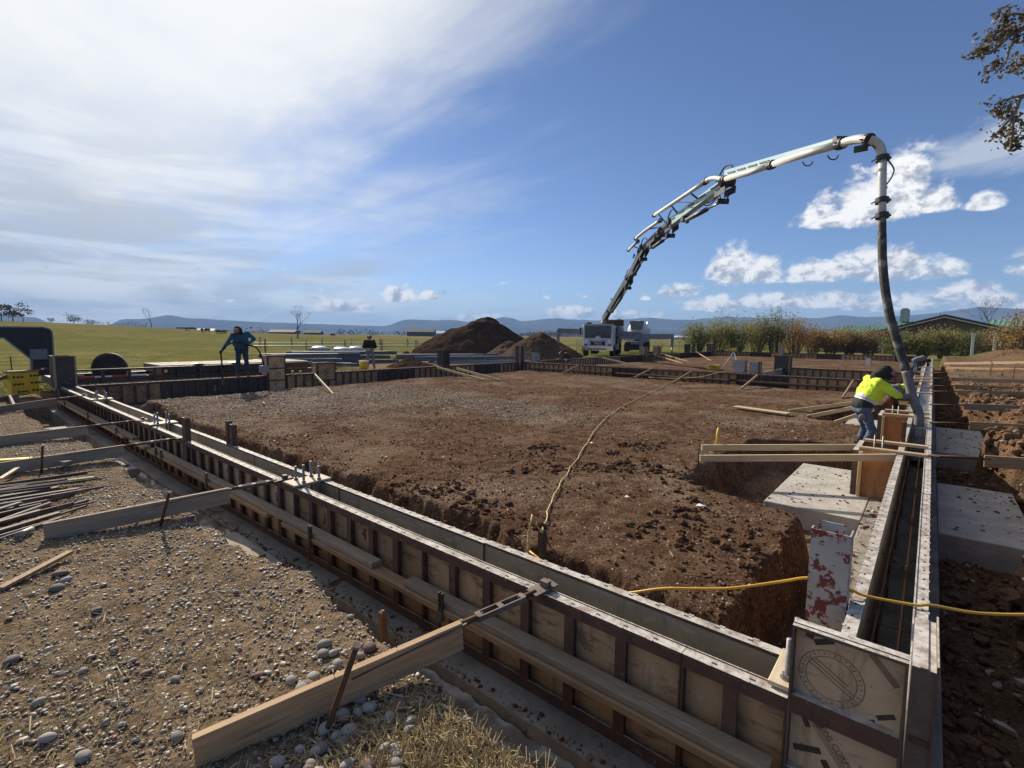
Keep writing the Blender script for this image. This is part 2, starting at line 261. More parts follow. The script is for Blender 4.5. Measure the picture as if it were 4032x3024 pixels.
# ------------------------------------------------------------------ mesh helpers
OFF = {}
def link(o): COL.objects.link(o); return o
def tag(o, label=None, cat=None, group=None, kind=None):
    if label: o['label'] = label
    if cat: o['category'] = cat
    if group: o['group'] = group
    if kind: o['kind'] = kind
    return o
def thing(name, label, cat, loc=(0, 0, 0), group=None):
    o = bpy.data.objects.new(name, None); o.empty_display_size = .1; link(o); o.location = loc; OFF[o.name] = Vector(loc)
    return tag(o, label, cat, group)
def off_of(o):
    while o is not None:
        if o.name in OFF: return OFF[o.name]
        o = o.parent
    return Vector((0, 0, 0))
class MB:
    def __init__(s): s.v = []; s.f = []; s.mi = []
    def add(s, vs, fs, mi=0):
        b = len(s.v); s.v += [tuple(q) for q in vs]; s.f += [tuple(i+b for i in f) for f in fs]; s.mi += [mi]*len(fs); return s
    def box(s, c, size, rot=None, mi=0, taper=1.0):
        hx, hy, hz = size[0]/2, size[1]/2, size[2]/2
        P = [Vector((sx*hx*(taper if sz > 0 else 1), sy*hy*(taper if sz > 0 else 1), sz*hz)) for sz in (-1, 1) for sy in (-1, 1) for sx in (-1, 1)]
        if rot is not None: P = [rot @ p for p in P]
        c = Vector(c); P = [p+c for p in P]
        return s.add(P, [(0, 2, 3, 1), (4, 5, 7, 6), (0, 1, 5, 4), (2, 6, 7, 3), (0, 4, 6, 2), (1, 3, 7, 5)], mi)
    def bar(s, a, b, w, h, mi=0, up=(0, 0, 1)):
        a, b = Vector(a), Vector(b); d = (b-a); L = d.length; d.normalize(); up = Vector(up)
        y = up.cross(d)
        if y.length < 1e-4: y = Vector((1, 0, 0)).cross(d)
        y.normalize(); z = d.cross(y); rot = Matrix((d, y, z)).transposed()
        return s.box((a+b)/2, (L, w, h), rot, mi)
    def tube(s, pts, r, n=8, mi=0, cap=True):
        pts = [Vector(p) for p in pts]; rs = r if isinstance(r, (list, tuple)) else [r]*len(pts)
        d0 = (pts[1]-pts[0]).normalized(); u = d0.orthogonal().normalized(); V = []; prev = d0
        for i, p in enumerate(pts):
            d = (pts[min(i+1, len(pts)-1)]-pts[max(i-1, 0)]).normalized()
            q = prev.rotation_difference(d); u = (q @ u); u = (u-d*u.dot(d)).normalized(); w = d.cross(u); prev = d
            for k in range(n):
                a = 2*math.pi*k/n; V.append(p+(u*math.cos(a)+w*math.sin(a))*rs[i])
        Fs = []
        for i in range(len(pts)-1):
            for k in range(n):
                k2 = (k+1) % n; Fs.append((i*n+k, i*n+k2, (i+1)*n+k2, (i+1)*n+k))
        if cap: Fs.append(tuple(range(n-1, -1, -1))); Fs.append(tuple((len(pts)-1)*n+k for k in range(n)))
        return s.add(V, Fs, mi)
    def cyl(s, a, b, r, n=12, mi=0): return s.tube([a, b], r, n, mi)
    def sphere(s, c, r, n=10, m=6, mi=0, sc=(1, 1, 1)):
        V = [Vector(c)+Vector((0, 0, r*sc[2]))]; c = Vector(c)
        for i in range(1, m):
            t = math.pi*i/m
            for k in range(n):
                a = 2*math.pi*k/n; V.append(c+Vector((math.sin(t)*math.cos(a)*r*sc[0], math.sin(t)*math.sin(a)*r*sc[1], math.cos(t)*r*sc[2])))
        V.append(c-Vector((0, 0, r*sc[2]))); Fs = [(0, 1+k, 1+(k+1) % n) for k in range(n)]
        for i in range(m-2):
            for k in range(n):
                k2 = (k+1) % n; Fs.append((1+i*n+k, 1+(i+1)*n+k, 1+(i+1)*n+k2, 1+i*n+k2))
        L = len(V)-1; Fs += [(L, 1+(m-2)*n+(k+1) % n, 1+(m-2)*n+k) for k in range(n)]
        return s.add(V, Fs, mi)
    def prism(s, poly, axis, a, b, mi=0):                     # polygon (2-D points) pushed along an axis from a to b
        def P(p, t):
            if axis == 'x': return (t, p[0], p[1])
            if axis == 'y': return (p[0], t, p[1])
            return (p[0], p[1], t)
        n = len(poly); V = [P(p, a) for p in poly]+[P(p, b) for p in poly]
        Fs = [tuple(range(n-1, -1, -1)), tuple(range(n, 2*n))]+[(i, (i+1) % n, n+(i+1) % n, n+i) for i in range(n)]
        return s.add(V, Fs, mi)
    def mesh(s, name, mats, smooth=False, off=Vector((0, 0, 0))):
        me = bpy.data.meshes.new(name); V = [(a-off[0], b-off[1], c-off[2]) for a, b, c in s.v]
        me.from_pydata(V, [], s.f)
        for m in (mats if isinstance(mats, (list, tuple)) else [mats]): me.materials.append(MATS[m])
        if any(s.mi): me.polygons.foreach_set('material_index', s.mi)
        if smooth: me.polygons.foreach_set('use_smooth', [True]*len(me.polygons))
        me.update(); return me
    def part(s, name, mats, parent, smooth=False):            # world coordinates in, a child mesh of parent out
        o = bpy.data.objects.new(name, s.mesh(name, mats, smooth, off_of(parent))); link(o); o.parent = parent; return o
    def top(s, name, mats, label=None, cat=None, group=None, kind=None, smooth=False):
        a = np.array(s.v); off = Vector(((a[:, 0].min()+a[:, 0].max())/2, (a[:, 1].min()+a[:, 1].max())/2, a[:, 2].min()))
        o = bpy.data.objects.new(name, s.mesh(name, mats, smooth, off)); link(o); o.location = off; OFF[o.name] = off
        return tag(o, label, cat, group, kind)
def smooth_by_angle(o, deg=40):
    me = o.data; me.polygons.foreach_set('use_smooth', [True]*len(me.polygons))
    try: me.set_sharp_from_angle(angle=R_(deg))
    except Exception: pass
    return o
def board_mesh(L, w, h, bev=.004):                            # local X is the length (grain)
    mb = MB(); b = min(bev, w*.2, h*.2)
    prof = [(-w/2+b, -h/2), (w/2-b, -h/2), (w/2, -h/2+b), (w/2, h/2-b), (w/2-b, h/2), (-w/2+b, h/2), (-w/2, h/2-b), (-w/2, -h/2+b)]
    mb.prism(prof, 'x', -L/2, L/2); return mb
def frame_mat(a, b, up=(0, 0, 1), at=None):
    a, b = Vector(a), Vector(b); d = (b-a).normalized(); y = Vector(up).cross(d)
    if y.length < 1e-4: y = Vector((0, 1, 0)).cross(d)
    y.normalize(); z = d.cross(y); m = Matrix((d, y, z)).transposed().to_4x4(); m.translation = at if at is not None else (a+b)/2; return m
def board(name, a, b, w, h, mat, parent=None, up=(0, 0, 1), **tg):   # a to b: centre line; w across, h up
    L = (Vector(b)-Vector(a)).length
    o = bpy.data.objects.new(name, board_mesh(L, w, h).mesh(name, mat)); link(o)
    m = frame_mat(a, b, up)
    if parent is not None: o.parent = parent; m = Matrix.Translation(-off_of(parent)) @ m
    o.matrix_local = m
    if parent is None: o.matrix_world = m; OFF[o.name] = m.translation.copy()
    return tag(o, **tg)
def text_mesh(body, size, extrude=.001):
    cu = bpy.data.curves.new('t', 'FONT'); cu.body = body; cu.size = size; cu.extrude = extrude; cu.align_x = 'CENTER'; cu.align_y = 'CENTER'; cu.resolution_u = 2
    o = bpy.data.objects.new('t', cu); link(o); dg = bpy.context.evaluated_depsgraph_get()
    me = bpy.data.meshes.new_from_object(o.evaluated_get(dg)); bpy.data.objects.remove(o); bpy.data.curves.remove(cu); return me
TXT = {}
def writing(body, size, mat, parent, loc, rot3, name='lettering'):     # rot3: columns = text right, text up, normal
    k = (body, size, mat)
    if k not in TXT: TXT[k] = text_mesh(body, size); TXT[k].materials.clear(); TXT[k].materials.append(MATS[mat])
    o = bpy.data.objects.new(name, TXT[k]); link(o); o.parent = parent
    m = Matrix(rot3).transposed().to_4x4(); m.translation = Vector(loc)-off_of(parent); o.matrix_local = m; return o

# ------------------------------------------------------------------ noise for terrain
def _h(ix, iy, s):
    n = (ix*374761393 + iy*668265263 + s*982451653) & 0x7fffffff
    n = ((n ^ (n >> 13))*1274126177) & 0x7fffffff; return (n ^ (n >> 16)) & 0xffff
def perlin(x, y, s=0):
    x = np.asarray(x, float); y = np.asarray(y, float)
    x0 = np.floor(x).astype(np.int64); y0 = np.floor(y).astype(np.int64); fx = x-x0; fy = y-y0
    u = fx*fx*fx*(fx*(fx*6-15)+10); v = fy*fy*fy*(fy*(fy*6-15)+10)
    def g(i, j):
        a = _h(x0+i, y0+j, s)*(2*np.pi/65536); return np.cos(a)*(fx-i)+np.sin(a)*(fy-j)
    return (g(0, 0)*(1-u)+g(1, 0)*u)*(1-v)+(g(0, 1)*(1-u)+g(1, 1)*u)*v
def fbm(x, y, o=4, s=0, rough=.5):
    r = 0; a = 1; t = 0
    for i in range(o): r = r+a*perlin(x*2**i+i*13.7, y*2**i+i*7.3, s+i); t += a; a *= rough
    return r/t
def sstep(a, b, x): t = np.clip((x-a)/(b-a), 0, 1); return t*t*(3-2*t)
def grid_obj(name, X, Y, Z, mats, smooth=True, attr=None):
    ny, nx = X.shape; me = bpy.data.meshes.new(name); V = np.stack([X, Y, Z], -1).reshape(-1, 3)
    i = np.arange(ny*nx).reshape(ny, nx); Fq = np.stack([i[:-1, :-1], i[:-1, 1:], i[1:, 1:], i[1:, :-1]], -1).reshape(-1, 4)
    me.vertices.add(len(V)); me.vertices.foreach_set('co', V.ravel().astype(np.float32)); me.loops.add(Fq.size); me.loops.foreach_set('vertex_index', Fq.ravel().astype(np.int32))
    me.polygons.add(len(Fq)); me.polygons.foreach_set('loop_start', np.arange(0, Fq.size, 4, dtype=np.int32))
    me.polygons.foreach_set('use_smooth', np.full(len(Fq), smooth)); me.update(calc_edges=True)
    for m in mats: me.materials.append(MATS[m])
    if attr is not None:
        for k, a in attr.items(): at = me.attributes.new(k, 'FLOAT', 'POINT'); at.data.foreach_set('value', a.ravel().astype(np.float32))
    o = bpy.data.objects.new(name, me); return link(o)
# ------------------------------------------------------------------ ground
ZR = -.07            # top of the right-hand wall forms
def pad_right_edge(y):      # x where the inner earth pad breaks off towards the right-hand wall
    e = -.56+0*y
    for y0, y1, dx in ((3.75, 7.6, 1.45), (10.6, 14.2, 1.2), (20.5, 23.0, .9)):
        e = e-dx*sstep(y0-.35, y0+.25, y)*(1-sstep(y1-.3, y1+.4, y))
    return e
def bank_left_edge(y):      # x where the outer bank starts, right of the right-hand wall
    e = .82+.05*np.sin(y*1.7)
    for y0, y1, dx in ((4.3, 7.6, .40), (9.4, 13.6, .42), (17.0, 19.0, .35)):
        e = e+dx*sstep(y0-.3, y0+.2, y)*(1-sstep(y1-.3, y1+.4, y))
    return e+.35*(1-sstep(1.0, 2.4, y))
def height(x, y):
    w1 = perlin(x*1.3, y*1.3, 3)*.11+perlin(x*4, y*4, 4)*.07+perlin(x*11, y*11, 5)*.035
    big = perlin(x*.35, y*.35, 8); mid = fbm(x*2.2, y*2.2, 3, 11)
    # outside, in front of the building: gravel
    g = -.185+.045*big+.03*mid
    # pad inside
    p = -.375-.03*sstep(8, 17, y)+.06*big+.035*mid
    p = p+.10*np.exp(-((x+2.9)/1.3)**2-((y-1.6)/.5)**2)*0
    # right bank
    b = -.10+.09*big+.07*mid+.75*sstep(24, 36, y)*sstep(2.2, 4.5, x)*(.7+.6*big)
    b = b+.12*sstep(1.2, 3.5, x)
    ye = -.72+.12*sstep(-4.2, -3.0, x)*(1-sstep(-2.4, -1.6, x))-.25*sstep(-8.5, -12, x)+w1
    for x0, x1, dy in ((-5.5, -3.9, .0),): ye = ye+0
    T0 = -.88+.03*mid
    h = g+(T0-g)*sstep(0, .17, y-ye)                                     # front trench, outer side
    pe = .90+.22*sstep(-2.2, -3.4, x)+.25*sstep(-12, -15.5, x)+w1
    pin = sstep(0, .22, y-pe)                                            # pad, front edge
    xe = pad_right_edge(y)+w1*.7
    pin = pin*sstep(0, .20, xe-x)
    xl = -15.75+w1-.3*sstep(4, 8, y)
    left_bottom = -.62
    hl = T0+(left_bottom-T0)*sstep(-14.6, -15.6, x)
    base = np.where(y > .15, hl, h)
    base = base+((-.95+.03*mid)-base)*sstep(-1.9, -1.5, x)*sstep(1.5, 2.2, y)
    pinl = pin*sstep(0, .30, x-xl)
    h = np.where(y > .15, base+(p-base)*pinl, h)
    # cross-wall trench (shallow) and the ground beyond it
    tr = np.exp(-((y-18.45)/.42)**4); h = np.where((y > 15) & (x < .2), h-tr*.16, h)
    # left outside
    lo = -.36+.06*big+.02*mid
    h = np.where(x < -16.6, h+(lo-h)*sstep(-16.9, -17.5, x), h)
    # right outside trench + bank
    T1 = -.96+.05*mid; bx = bank_left_edge(y)+w1*1.3
    hb = T1+(b-T1)*sstep(-.02, .20, x-bx)
    h = np.where(x > .25, hb, h)
    # front-right corner: trench wraps round, bank comes in from the right
    return h
def fine(x, y, pad, clay):
    c = fbm(x*9, y*9, 4, 21, .6); c2 = np.abs(perlin(x*16, y*16, 25)); c3 = np.maximum(fbm(x*3.3, y*3.3, 4, 28, .65), 0)*np.clip(.4+1.6*fbm(x*.5, y*.5, 2, 29), 0, 1)
    out_ = 1-np.maximum(pad, clay); return .010*c*(1+1.6*pad+2.2*clay+.9*out_)+.012*c2*(pad*1.3+clay*1.6+.8*out_)+.05*np.maximum(fbm(x*5, y*5, 3, 27, .6)-.08, 0)*out_+.14*c3*pad-.006
def axis(segs):
    out = []
    for a, b, s in segs: out += list(np.arange(a, b, s))
    return np.array(out+[segs[-1][1]])
gx = axis([(-31, -18, .28), (-18, -8, .085), (-8, -4.5, .04), (-4.5, 1.6, .026), (1.6, 5, .06), (5, 16, .3)])
gy = axis([(-7, -3.2, .16), (-3.2, -1.6, .04), (-1.6, 2.6, .026), (2.6, 8, .04), (8, 19, .09), (19, 58, .25)])
X, Y = np.meshgrid(gx, gy)
Hh = height(X, Y)
inside = (X > -16.5) & (X < .1) & (Y > .2)
padm = np.where(inside, 1.0, 0.0); clay = np.where((X > .3) & (Y > -.2), 1.0, 0.0)
Hs = Hh+fine(X, Y, padm, clay)
lump = clay*sstep(-.8, -.15, Hh)*(.13*np.maximum(fbm(X*5, Y*5, 3, 31), 0)+.08*np.abs(perlin(X*8, Y*8, 33)))+padm*sstep(-.9, -.5, Hh)*(1-sstep(-.5, -.36, Hh))*.07*fbm(X*7, Y*7, 3, 36)
Hs = Hs+lump
rim = np.minimum(np.minimum((X+31)/2.5, (16-X)/2.5), np.minimum((Y+7)/1.5, (58-Y)/3)); Hs = np.where(rim < 1, Hs*np.clip(rim, 0, 1)+(-.62)*(1-np.clip(rim, 0, 1)), Hs)
grass = sstep(-17.6, -20.5, X+1.2*perlin(X*.5, Y*.5, 41))*np.where((Y > 9) & (Y < 26), .35, 1.0)
grass = np.maximum(grass, sstep(-13.2, -15, X+perlin(X*.8, Y*.8, 42))*sstep(-.9, -1.6, Y))
grass = np.maximum(grass, sstep(49.5, 52, Y)*.8)
grey = np.exp(-((X+13)/3.6)**2-((Y-4.5)/4.2)**2)*1.15+np.exp(-((X+6.8)/2.6)**2-((Y-7.0)/1.1)**2)*.9+np.exp(-((X+10)/4)**2-((Y-15.5)/2.2)**2)*.8+np.exp(-((X+3.0)/1.2)**2-((Y-9.5)/1.0)**2)*.7
grey = np.clip(grey*padm, 0, 1)
lowm = sstep(-.45, -.7, Hh)*np.where(inside | (clay > 0), 1, .75)
def ground_mat():
    m, T = newmat('ground_soil'); P = T.n('ShaderNodeNewGeometry').outputs['Position']
    A = lambda n: T.n('ShaderNodeAttribute', attribute_name=n).outputs['Fac']
    pad, cl, gr, gy_ = A('pad'), A('clay'), A('grass'), A('grey')
    n_big = T.noise(P, .8, 4, .6)[0]; n_mid = T.noise(P, 5, 5, .65)[0]; n_fine = T.noise(P, 34, 6, .7)[0]
    vo = T.n('ShaderNodeTexVoronoi', {'Vector': T.mapping(P, (1, 1, 1)), 'Scale': 38.0, 'Randomness': 1.0}); vd, vc = vo.outputs['Distance'], vo.outputs['Color']
    vo2 = T.n('ShaderNodeTexVoronoi', {'Vector': P, 'Scale': 17.0}); vd2, vc2 = vo2.outputs['Distance'], vo2.outputs['Color']
    cr = T.n('ShaderNodeSeparateXYZ', {0: vc}).outputs; cr2 = T.n('ShaderNodeSeparateXYZ', {0: vc2}).outputs
    # gravelly tan soil
    soil = T.mix(T.ss(n_mid, .35, .68), (.175, .122, .076), (.285, .208, .135))
    soil = T.mix(T.m('MULTIPLY', T.ss(n_fine, .48, .62), .6), soil, (.095, .068, .045))
    stone = T.ramp(cr[0], [(0, (.16, .125, .092)), (.4, (.25, .205, .155)), (.75, (.34, .29, .23)), (1, (.47, .43, .36))])
    stmask = T.m('MULTIPLY', T.ss(T.m('SUBTRACT', .50, vd), .06, .16), T.ss(T.m('ADD', cr[1], T.m('MULTIPLY', T.m('SUBTRACT', n_big, .5), 1.6)), .38, .55))
    gravel = T.mix(stmask, soil, stone)
    # brown pad soil
    ps = T.mix(T.ss(n_mid, .32, .66), (.085, .048, .030), (.165, .103, .067))
    ps = T.mix(T.ss(n_big, .46, .66), ps, (.205, .142, .098))
    ps = T.mix(T.m('MULTIPLY', T.ss(n_fine, .47, .62), .75), ps, (.036, .020, .014))
    spk = T.m('MULTIPLY', T.ss(T.m('SUBTRACT', .5, vd), .20, .30), T.ss(cr[1], .84, .90))
    ps = T.mix(spk, ps, (.46, .41, .35))
    gs = T.ramp(cr[0], [(0, (.11, .09, .075)), (.5, (.25, .222, .19)), (1, (.43, .395, .35))])
    gm = T.m('MULTIPLY', T.m('MULTIPLY', T.ss(T.m('ADD', gy_, T.m('MULTIPLY', T.m('SUBTRACT', n_big, .5), 1.3)), .18, .62), T.ss(T.m('SUBTRACT', .5, vd), .04, .16)), T.ss(T.m('ADD', cr[2], T.m('SUBTRACT', n_mid, .5)), .20, .38))
    ps = T.mix(gm, ps, gs)
    # reddish clods on the right
    cs = T.mix(T.ss(n_mid, .32, .66), (.105, .060, .036), (.200, .128, .078))
    cs = T.mix(T.m('MULTIPLY', T.ss(n_fine, .46, .62), .7), cs, (.060, .034, .022))
    cs = T.mix(T.m('MULTIPLY', T.ss(cr[1], .80, .88), T.ss(T.m('SUBTRACT', .5, vd), .1, .25)), cs, (.34, .27, .20))
    gcol = T.mix(T.ss(n_fine, .35, .65), (.080, .090, .028), (.135, .130, .050))
    col = T.mix(pad, gravel, ps); col = T.mix(cl, col, cs); col = T.mix(T.ss(T.m('ADD', gr, T.m('MULTIPLY', T.m('SUBTRACT', n_mid, .5), .9)), .35, .65), col, gcol)
    hb = T.m('ADD', T.m('MULTIPLY', T.m('MULTIPLY', T.m('SUBTRACT', .5, vd), stmask), T.m('MULTIPLY_ADD', pad, -.6, 1.0)), T.m('MULTIPLY', n_fine, .8))
    finish(T, col, 1.0, bumpn(T, hb, 1.0, .030), 0, .0)
ground_mat()
go = grid_obj('ground', X, Y, Hs, ['ground_soil'], True, {'pad': padm, 'clay': clay, 'grass': np.clip(grass, 0, 1), 'grey': grey})
go['kind'] = 'structure'
def gz(x, y): return float(height(np.array([float(x)]), np.array([float(y)]))[0])

# ------------------------------------------------------------------ the valley floor (one sheet to the foot of the hills) and the hills
def field_mat():
    m, T = newmat('pasture'); P = T.n('ShaderNodeNewGeometry').outputs['Position']
    dist = T.n('ShaderNodeVectorMath', {0: P}, operation='LENGTH').outputs['Value']
    n1 = T.noise(T.mapping(P, (.02, .05, 1)), 1.0, 5, .6)[0]; n2 = T.noise(P, .35, 5, .65)[0]; n3 = T.noise(P, 3.0, 5, .7)[0]
    col = T.mix(T.ss(n1, .35, .62), (.155, .152, .052), (.225, .195, .080))
    col = T.mix(T.m('MULTIPLY', T.ss(n2, .42, .60), .8), col, (.115, .118, .036))
    col = T.mix(T.m('MULTIPLY', T.ss(n3, .45, .62), .7), col, (.085, .088, .028))
    far = T.ss(dist, 130.0, 420.0)
    tan = T.mix(T.ss(T.noise(T.mapping(P, (.004, .012, 1)), 1.0, 4, .6)[0], .40, .60), (.23, .165, .080), (.145, .135, .052))
    col = T.mix(far, col, tan)
    vf = T.ss(dist, 900.0, 2600.0); col = T.mix(T.m('MULTIPLY', vf, .7), col, (.09, .085, .05))
    finish(T, col, .95, bumpn(T, T.m('ADD', n3, n2), .8, .16), 0, .0)
field_mat()
rr = np.concatenate([[3], np.geomspace(12, 6800, 110)]); th = np.linspace(0, 2*np.pi, 241)
RR, TH = np.meshgrid(rr, th); FX = -4+RR*np.sin(TH); FY = 15+RR*np.cos(TH)
azd = np.degrees(np.arctan2(FX-CP.x, FY-CP.y)); dist = np.hypot(FX-CP.x, FY-CP.y)
FZ = -1.25+.71*sstep(24, 46, np.hypot(FX+7, FY-24))+.25*fbm(FX*.02, FY*.02, 3, 51)*sstep(40, 120, dist)
hill = np.exp(-((azd+88)/20)**2)*sstep(90, 300, dist)*(1-.6*sstep(500, 1400, dist))
FZ = FZ+6.0*hill-1.2*sstep(300, 2000, dist)*0
fo = grid_obj('pasture', FX, FY, FZ, ['pasture']); fo['kind'] = 'structure'
def fz(x, y):
    a = math.degrees(math.atan2(x-CP.x, y-CP.y)); d = math.hypot(x-CP.x, y-CP.y)
    f = lambda p, q, v: (lambda t: t*t*(3-2*t))(min(1, max(0, (v-p)/(q-p))))
    return -1.25+.71*f(24, 46, math.hypot(x+7, y-24))+.25*float(fbm(np.array([x*.02]), np.array([y*.02]), 3, 51)[0])*f(40, 120, d)+6.0*math.exp(-((a+88)/20)**2)*f(90, 300, d)*(1-.6*f(500, 1400, d))
def hill_mat():
    m, T = newmat('hillside'); P = T.n('ShaderNodeNewGeometry').outputs['Position']
    n = T.noise(T.mapping(P, (.003, .003, .012)), 1.0, 7, .65)[0]
    col = T.mix(T.ss(n, .38, .62), (.045, .055, .042), (.095, .085, .072))
    finish(T, col, .95, bumpn(T, T.noise(P, .008, 6, .65)[0], .8, 20), 0, .0)
hill_mat()
def ridge(name, D, prof, depth, seed, rough=.05):
    a0, a1 = prof[0][0], prof[-1][0]; az_ = np.linspace(a0, a1, 420); t = np.linspace(0, 1, 26)
    top = np.interp(az_, [p[0] for p in prof], [p[1] for p in prof]) * D / FPX      # heights given in photo pixels above the horizon
    AZ, TT = np.meshgrid(az_, t); TOP = np.tile(top, (len(t), 1))
    Rd = D+depth*(TT-.5)*1.0
    sh = np.where(TT < .55, sstep(0, .55, TT)**1.15, 1-.5*sstep(.55, 1, TT))
    X_ = CP.x+Rd*np.sin(np.radians(AZ)); Y_ = CP.y+Rd*np.cos(np.radians(AZ))
    nz = fbm(X_/480, Y_/480, 5, seed, .6)
    Z_ = -3+TOP*(sh*(1+nz*1.0*(1-sh*.88)))+np.maximum(TOP, 0)*rough*fbm(X_/140, Y_/140, 3, seed+9)*sh
    o = grid_obj(name, X_, Y_, Z_, ['hillside']); o['kind'] = 'structure'
# profiles: azimuth (deg, 0 = along the right-hand wall), photo pixels above the horizon line
ridge('hills', 5200, [(-96, 10), (-88, 32), (-85.8, 46), (-84, 40), (-82.6, 14), (-81, 6), (-79.6, 14), (-78.5, 40), (-76.5, 46), (-74.8, 58), (-73.5, 48), (-70, 44), (-66, 40), (-60, 36), (-57.5, 34), (-55, 32), (-54, 40), (-53.2, 52), (-52.6, 60), (-46.6, 59), (-45.6, 54), (-44.2, 60), (-42.8, 66), (-41.6, 74), (-40.2, 73), (-39.4, 60), (-38.2, 62), (-36.8, 68), (-35, 72), (-34, 66), (-31, 62), (-28, 68), (-25, 72), (-23, 66), (-20.5, 66), (-18, 74), (-17, 79), (-16, 74), (-14, 70), (-11, 66), (-8.6, 70), (-7, 78), (-5.5, 72), (-3.6, 70), (-2, 74), (0, 80), (1.5, 90), (2.6, 100), (4, 92), (8, 80), (14, 90), (20, 70), (30, 60)], 1900, 61)
ridge('hills', 3900, [(-58, 0), (-52, 8), (-48, 14), (-44, 12), (-41, 22), (-38, 30), (-35, 26), (-31, 20), (-27, 34), (-23, 26), (-19, 30), (-15, 24), (-10, 34), (-5, 28), (0, 36), (6, 30), (14, 20), (22, 8), (28, 0)], 1100, 71)
# air
hm = bpy.data.materials.new('haze_air'); hm.use_nodes = True; hm.node_tree.nodes.clear(); MATS['haze_air'] = hm; T = NT(hm.node_tree)
vol = T.n('ShaderNodeVolumePrincipled', {'Color': (.34, .57, 1.0, 1), 'Density': 1.55e-4, 'Anisotropy': .0}); T.n('ShaderNodeOutputMaterial', {'Volume': vol.outputs[0]})

mb = MB(); mb.box((0, 0, 148), (14600, 14600, 320)); hz = mb.top('haze', 'haze_air', kind='stuff')
# ------------------------------------------------------------------ formwork
FT = .3048; RAIL = .0635
PM = {}
def panel_meshes(L, h):
    k = (round(L, 3), round(h, 3))
    if k in PM: return PM[k]
    fr = MB(); e = .0015
    fr.box((L/2, RAIL/2, h-.006), (L-2*e, RAIL, .012)); fr.box((L/2, RAIL/2, .006), (L-2*e, RAIL, .012))
    fr.box((e+.004, RAIL/2, h/2), (.008, RAIL-.001, h-.024)); fr.box((L-e-.004, RAIL/2, h/2), (.008, RAIL-.001, h-.024))
    fr.box((L/2, .0035, h+.0025), (L-2*e, .007, .005))                                     # raised lip of the plywood edge
    fr.box((L/2, RAIL-.004, h-.0375), (L-.02, .008, .05)); fr.box((L/2, RAIL-.004, .0375), (L-.02, .008, .05))
    n = int(L/(FT/2)); s0 = (L-(n-1)*FT/2)/2
    for i in range(n):
        fr.box((s0+i*FT/2, RAIL*.62, h+.0008), (.022, .010, .0016), None, 1)                # tie slots
        fr.box((s0+i*FT/2+.018, RAIL-.002, h-.002), (.026, .014, .008), None, 0)            # pressed ears
    pl = MB(); pl.box((L/2, .0095, h/2), (L-.019, .017, h-.026))
    pl.mi = [0, 0, 1, 0, 0, 0]
    rb = MB(); rb.box((0, .0385, h/2), (.042, .037, h-.028))
    rb.box((0, .0612, h/2), (.058, .0045, h-.10))
    PM[k] = (fr, pl, rb, {}); return PM[k]
def panel(parent, org, rot, L, h, ply='ply_tan', steel='form_steel', ribs=True, name='form_panel'):
    fr, pl, rb, cache = panel_meshes(L, h); off = off_of(parent)
    def me(key, mb, mats):
        if key not in cache: cache[key] = mb.mesh(key[0], mats)
        return cache[key]
    M4 = Matrix.Translation(Vector(org)-off) @ Matrix.Rotation(rot, 4, 'Z')
    p = bpy.data.objects.new(name, me(('frame', steel), fr, [steel, 'print_dark'])); link(p); p.parent = parent; p.matrix_local = M4
    q = bpy.data.objects.new('plywood', me(('plywood', ply), pl, [ply, 'ply_face'])); link(q); q.parent = p
    if ribs:
        n = max(1, int(round(L/FT))-1)
        for i in range(n):
            r = bpy.data.objects.new('rib', me(('rib', steel), rb, [steel])); link(r); r.parent = p; r.location = ((i+1)*L/(n+1), 0, 0)
    return p
def run(name, label, group, axis_, a, b, face, side, z0, z1, plies, steels=('form_steel',), ribs=True, lens=(1.829,), cat='formwork'):
    """a..b along the axis, face = coordinate of the concrete-side plane, side = direction (+1/-1) in which frame and ribs stand off it"""
    base = (((a+b)/2, face, z0) if axis_ == 'x' else (face, (a+b)/2, z0)); t = thing(name, label, cat, base, group)
    s = a; i = 0; ps = []
    while s < b-.15:
        L = min(lens[i % len(lens)], b-s)
        if b-(s+L) < .3: L = b-s
        if axis_ == 'x':
            org, rot = ((s, face, z0), 0) if side > 0 else ((s+L, face, z0), math.pi)
        else:
            org, rot = ((face, s+L, z0), -math.pi/2) if side > 0 else ((face, s, z0), math.pi/2)
        org = (org[0], org[1], org[2]+random.uniform(-.004, .003)); rot += random.uniform(-.0022, .0022)
        ply = plies[i % len(plies)] if not callable(plies) else plies(s)
        ps.append((s, L, panel(t, org, rot, L, z1-z0, ply, steels[i % len(steels)], ribs))); s += L; i += 1
    return t, ps
# front wall: concrete between y = RAIL and RAIL+.203
front_out, fo_p = run('formwork', 'outer steel-framed formwork of the front foundation wall with tan panels and maroon ribs', None, 'x', -16.95, -.185, RAIL, -1, -.61, 0,
    lambda s: 'ply_tan' if s > -4.3 else ('ply_pale' if s > -8 else ('ply_tan' if s < -12 else 'ply_pale')), ('form_steel',), lens=(1.79, 1.829, 1.829, 1.829))
front_in, fi_p = run('formwork', 'inner formwork of the front foundation wall with grey-green panel faces', None, 'x', -16.7, -.10, RAIL+.203, 1, -.61, 0, ['ply_tan'], ribs=False)
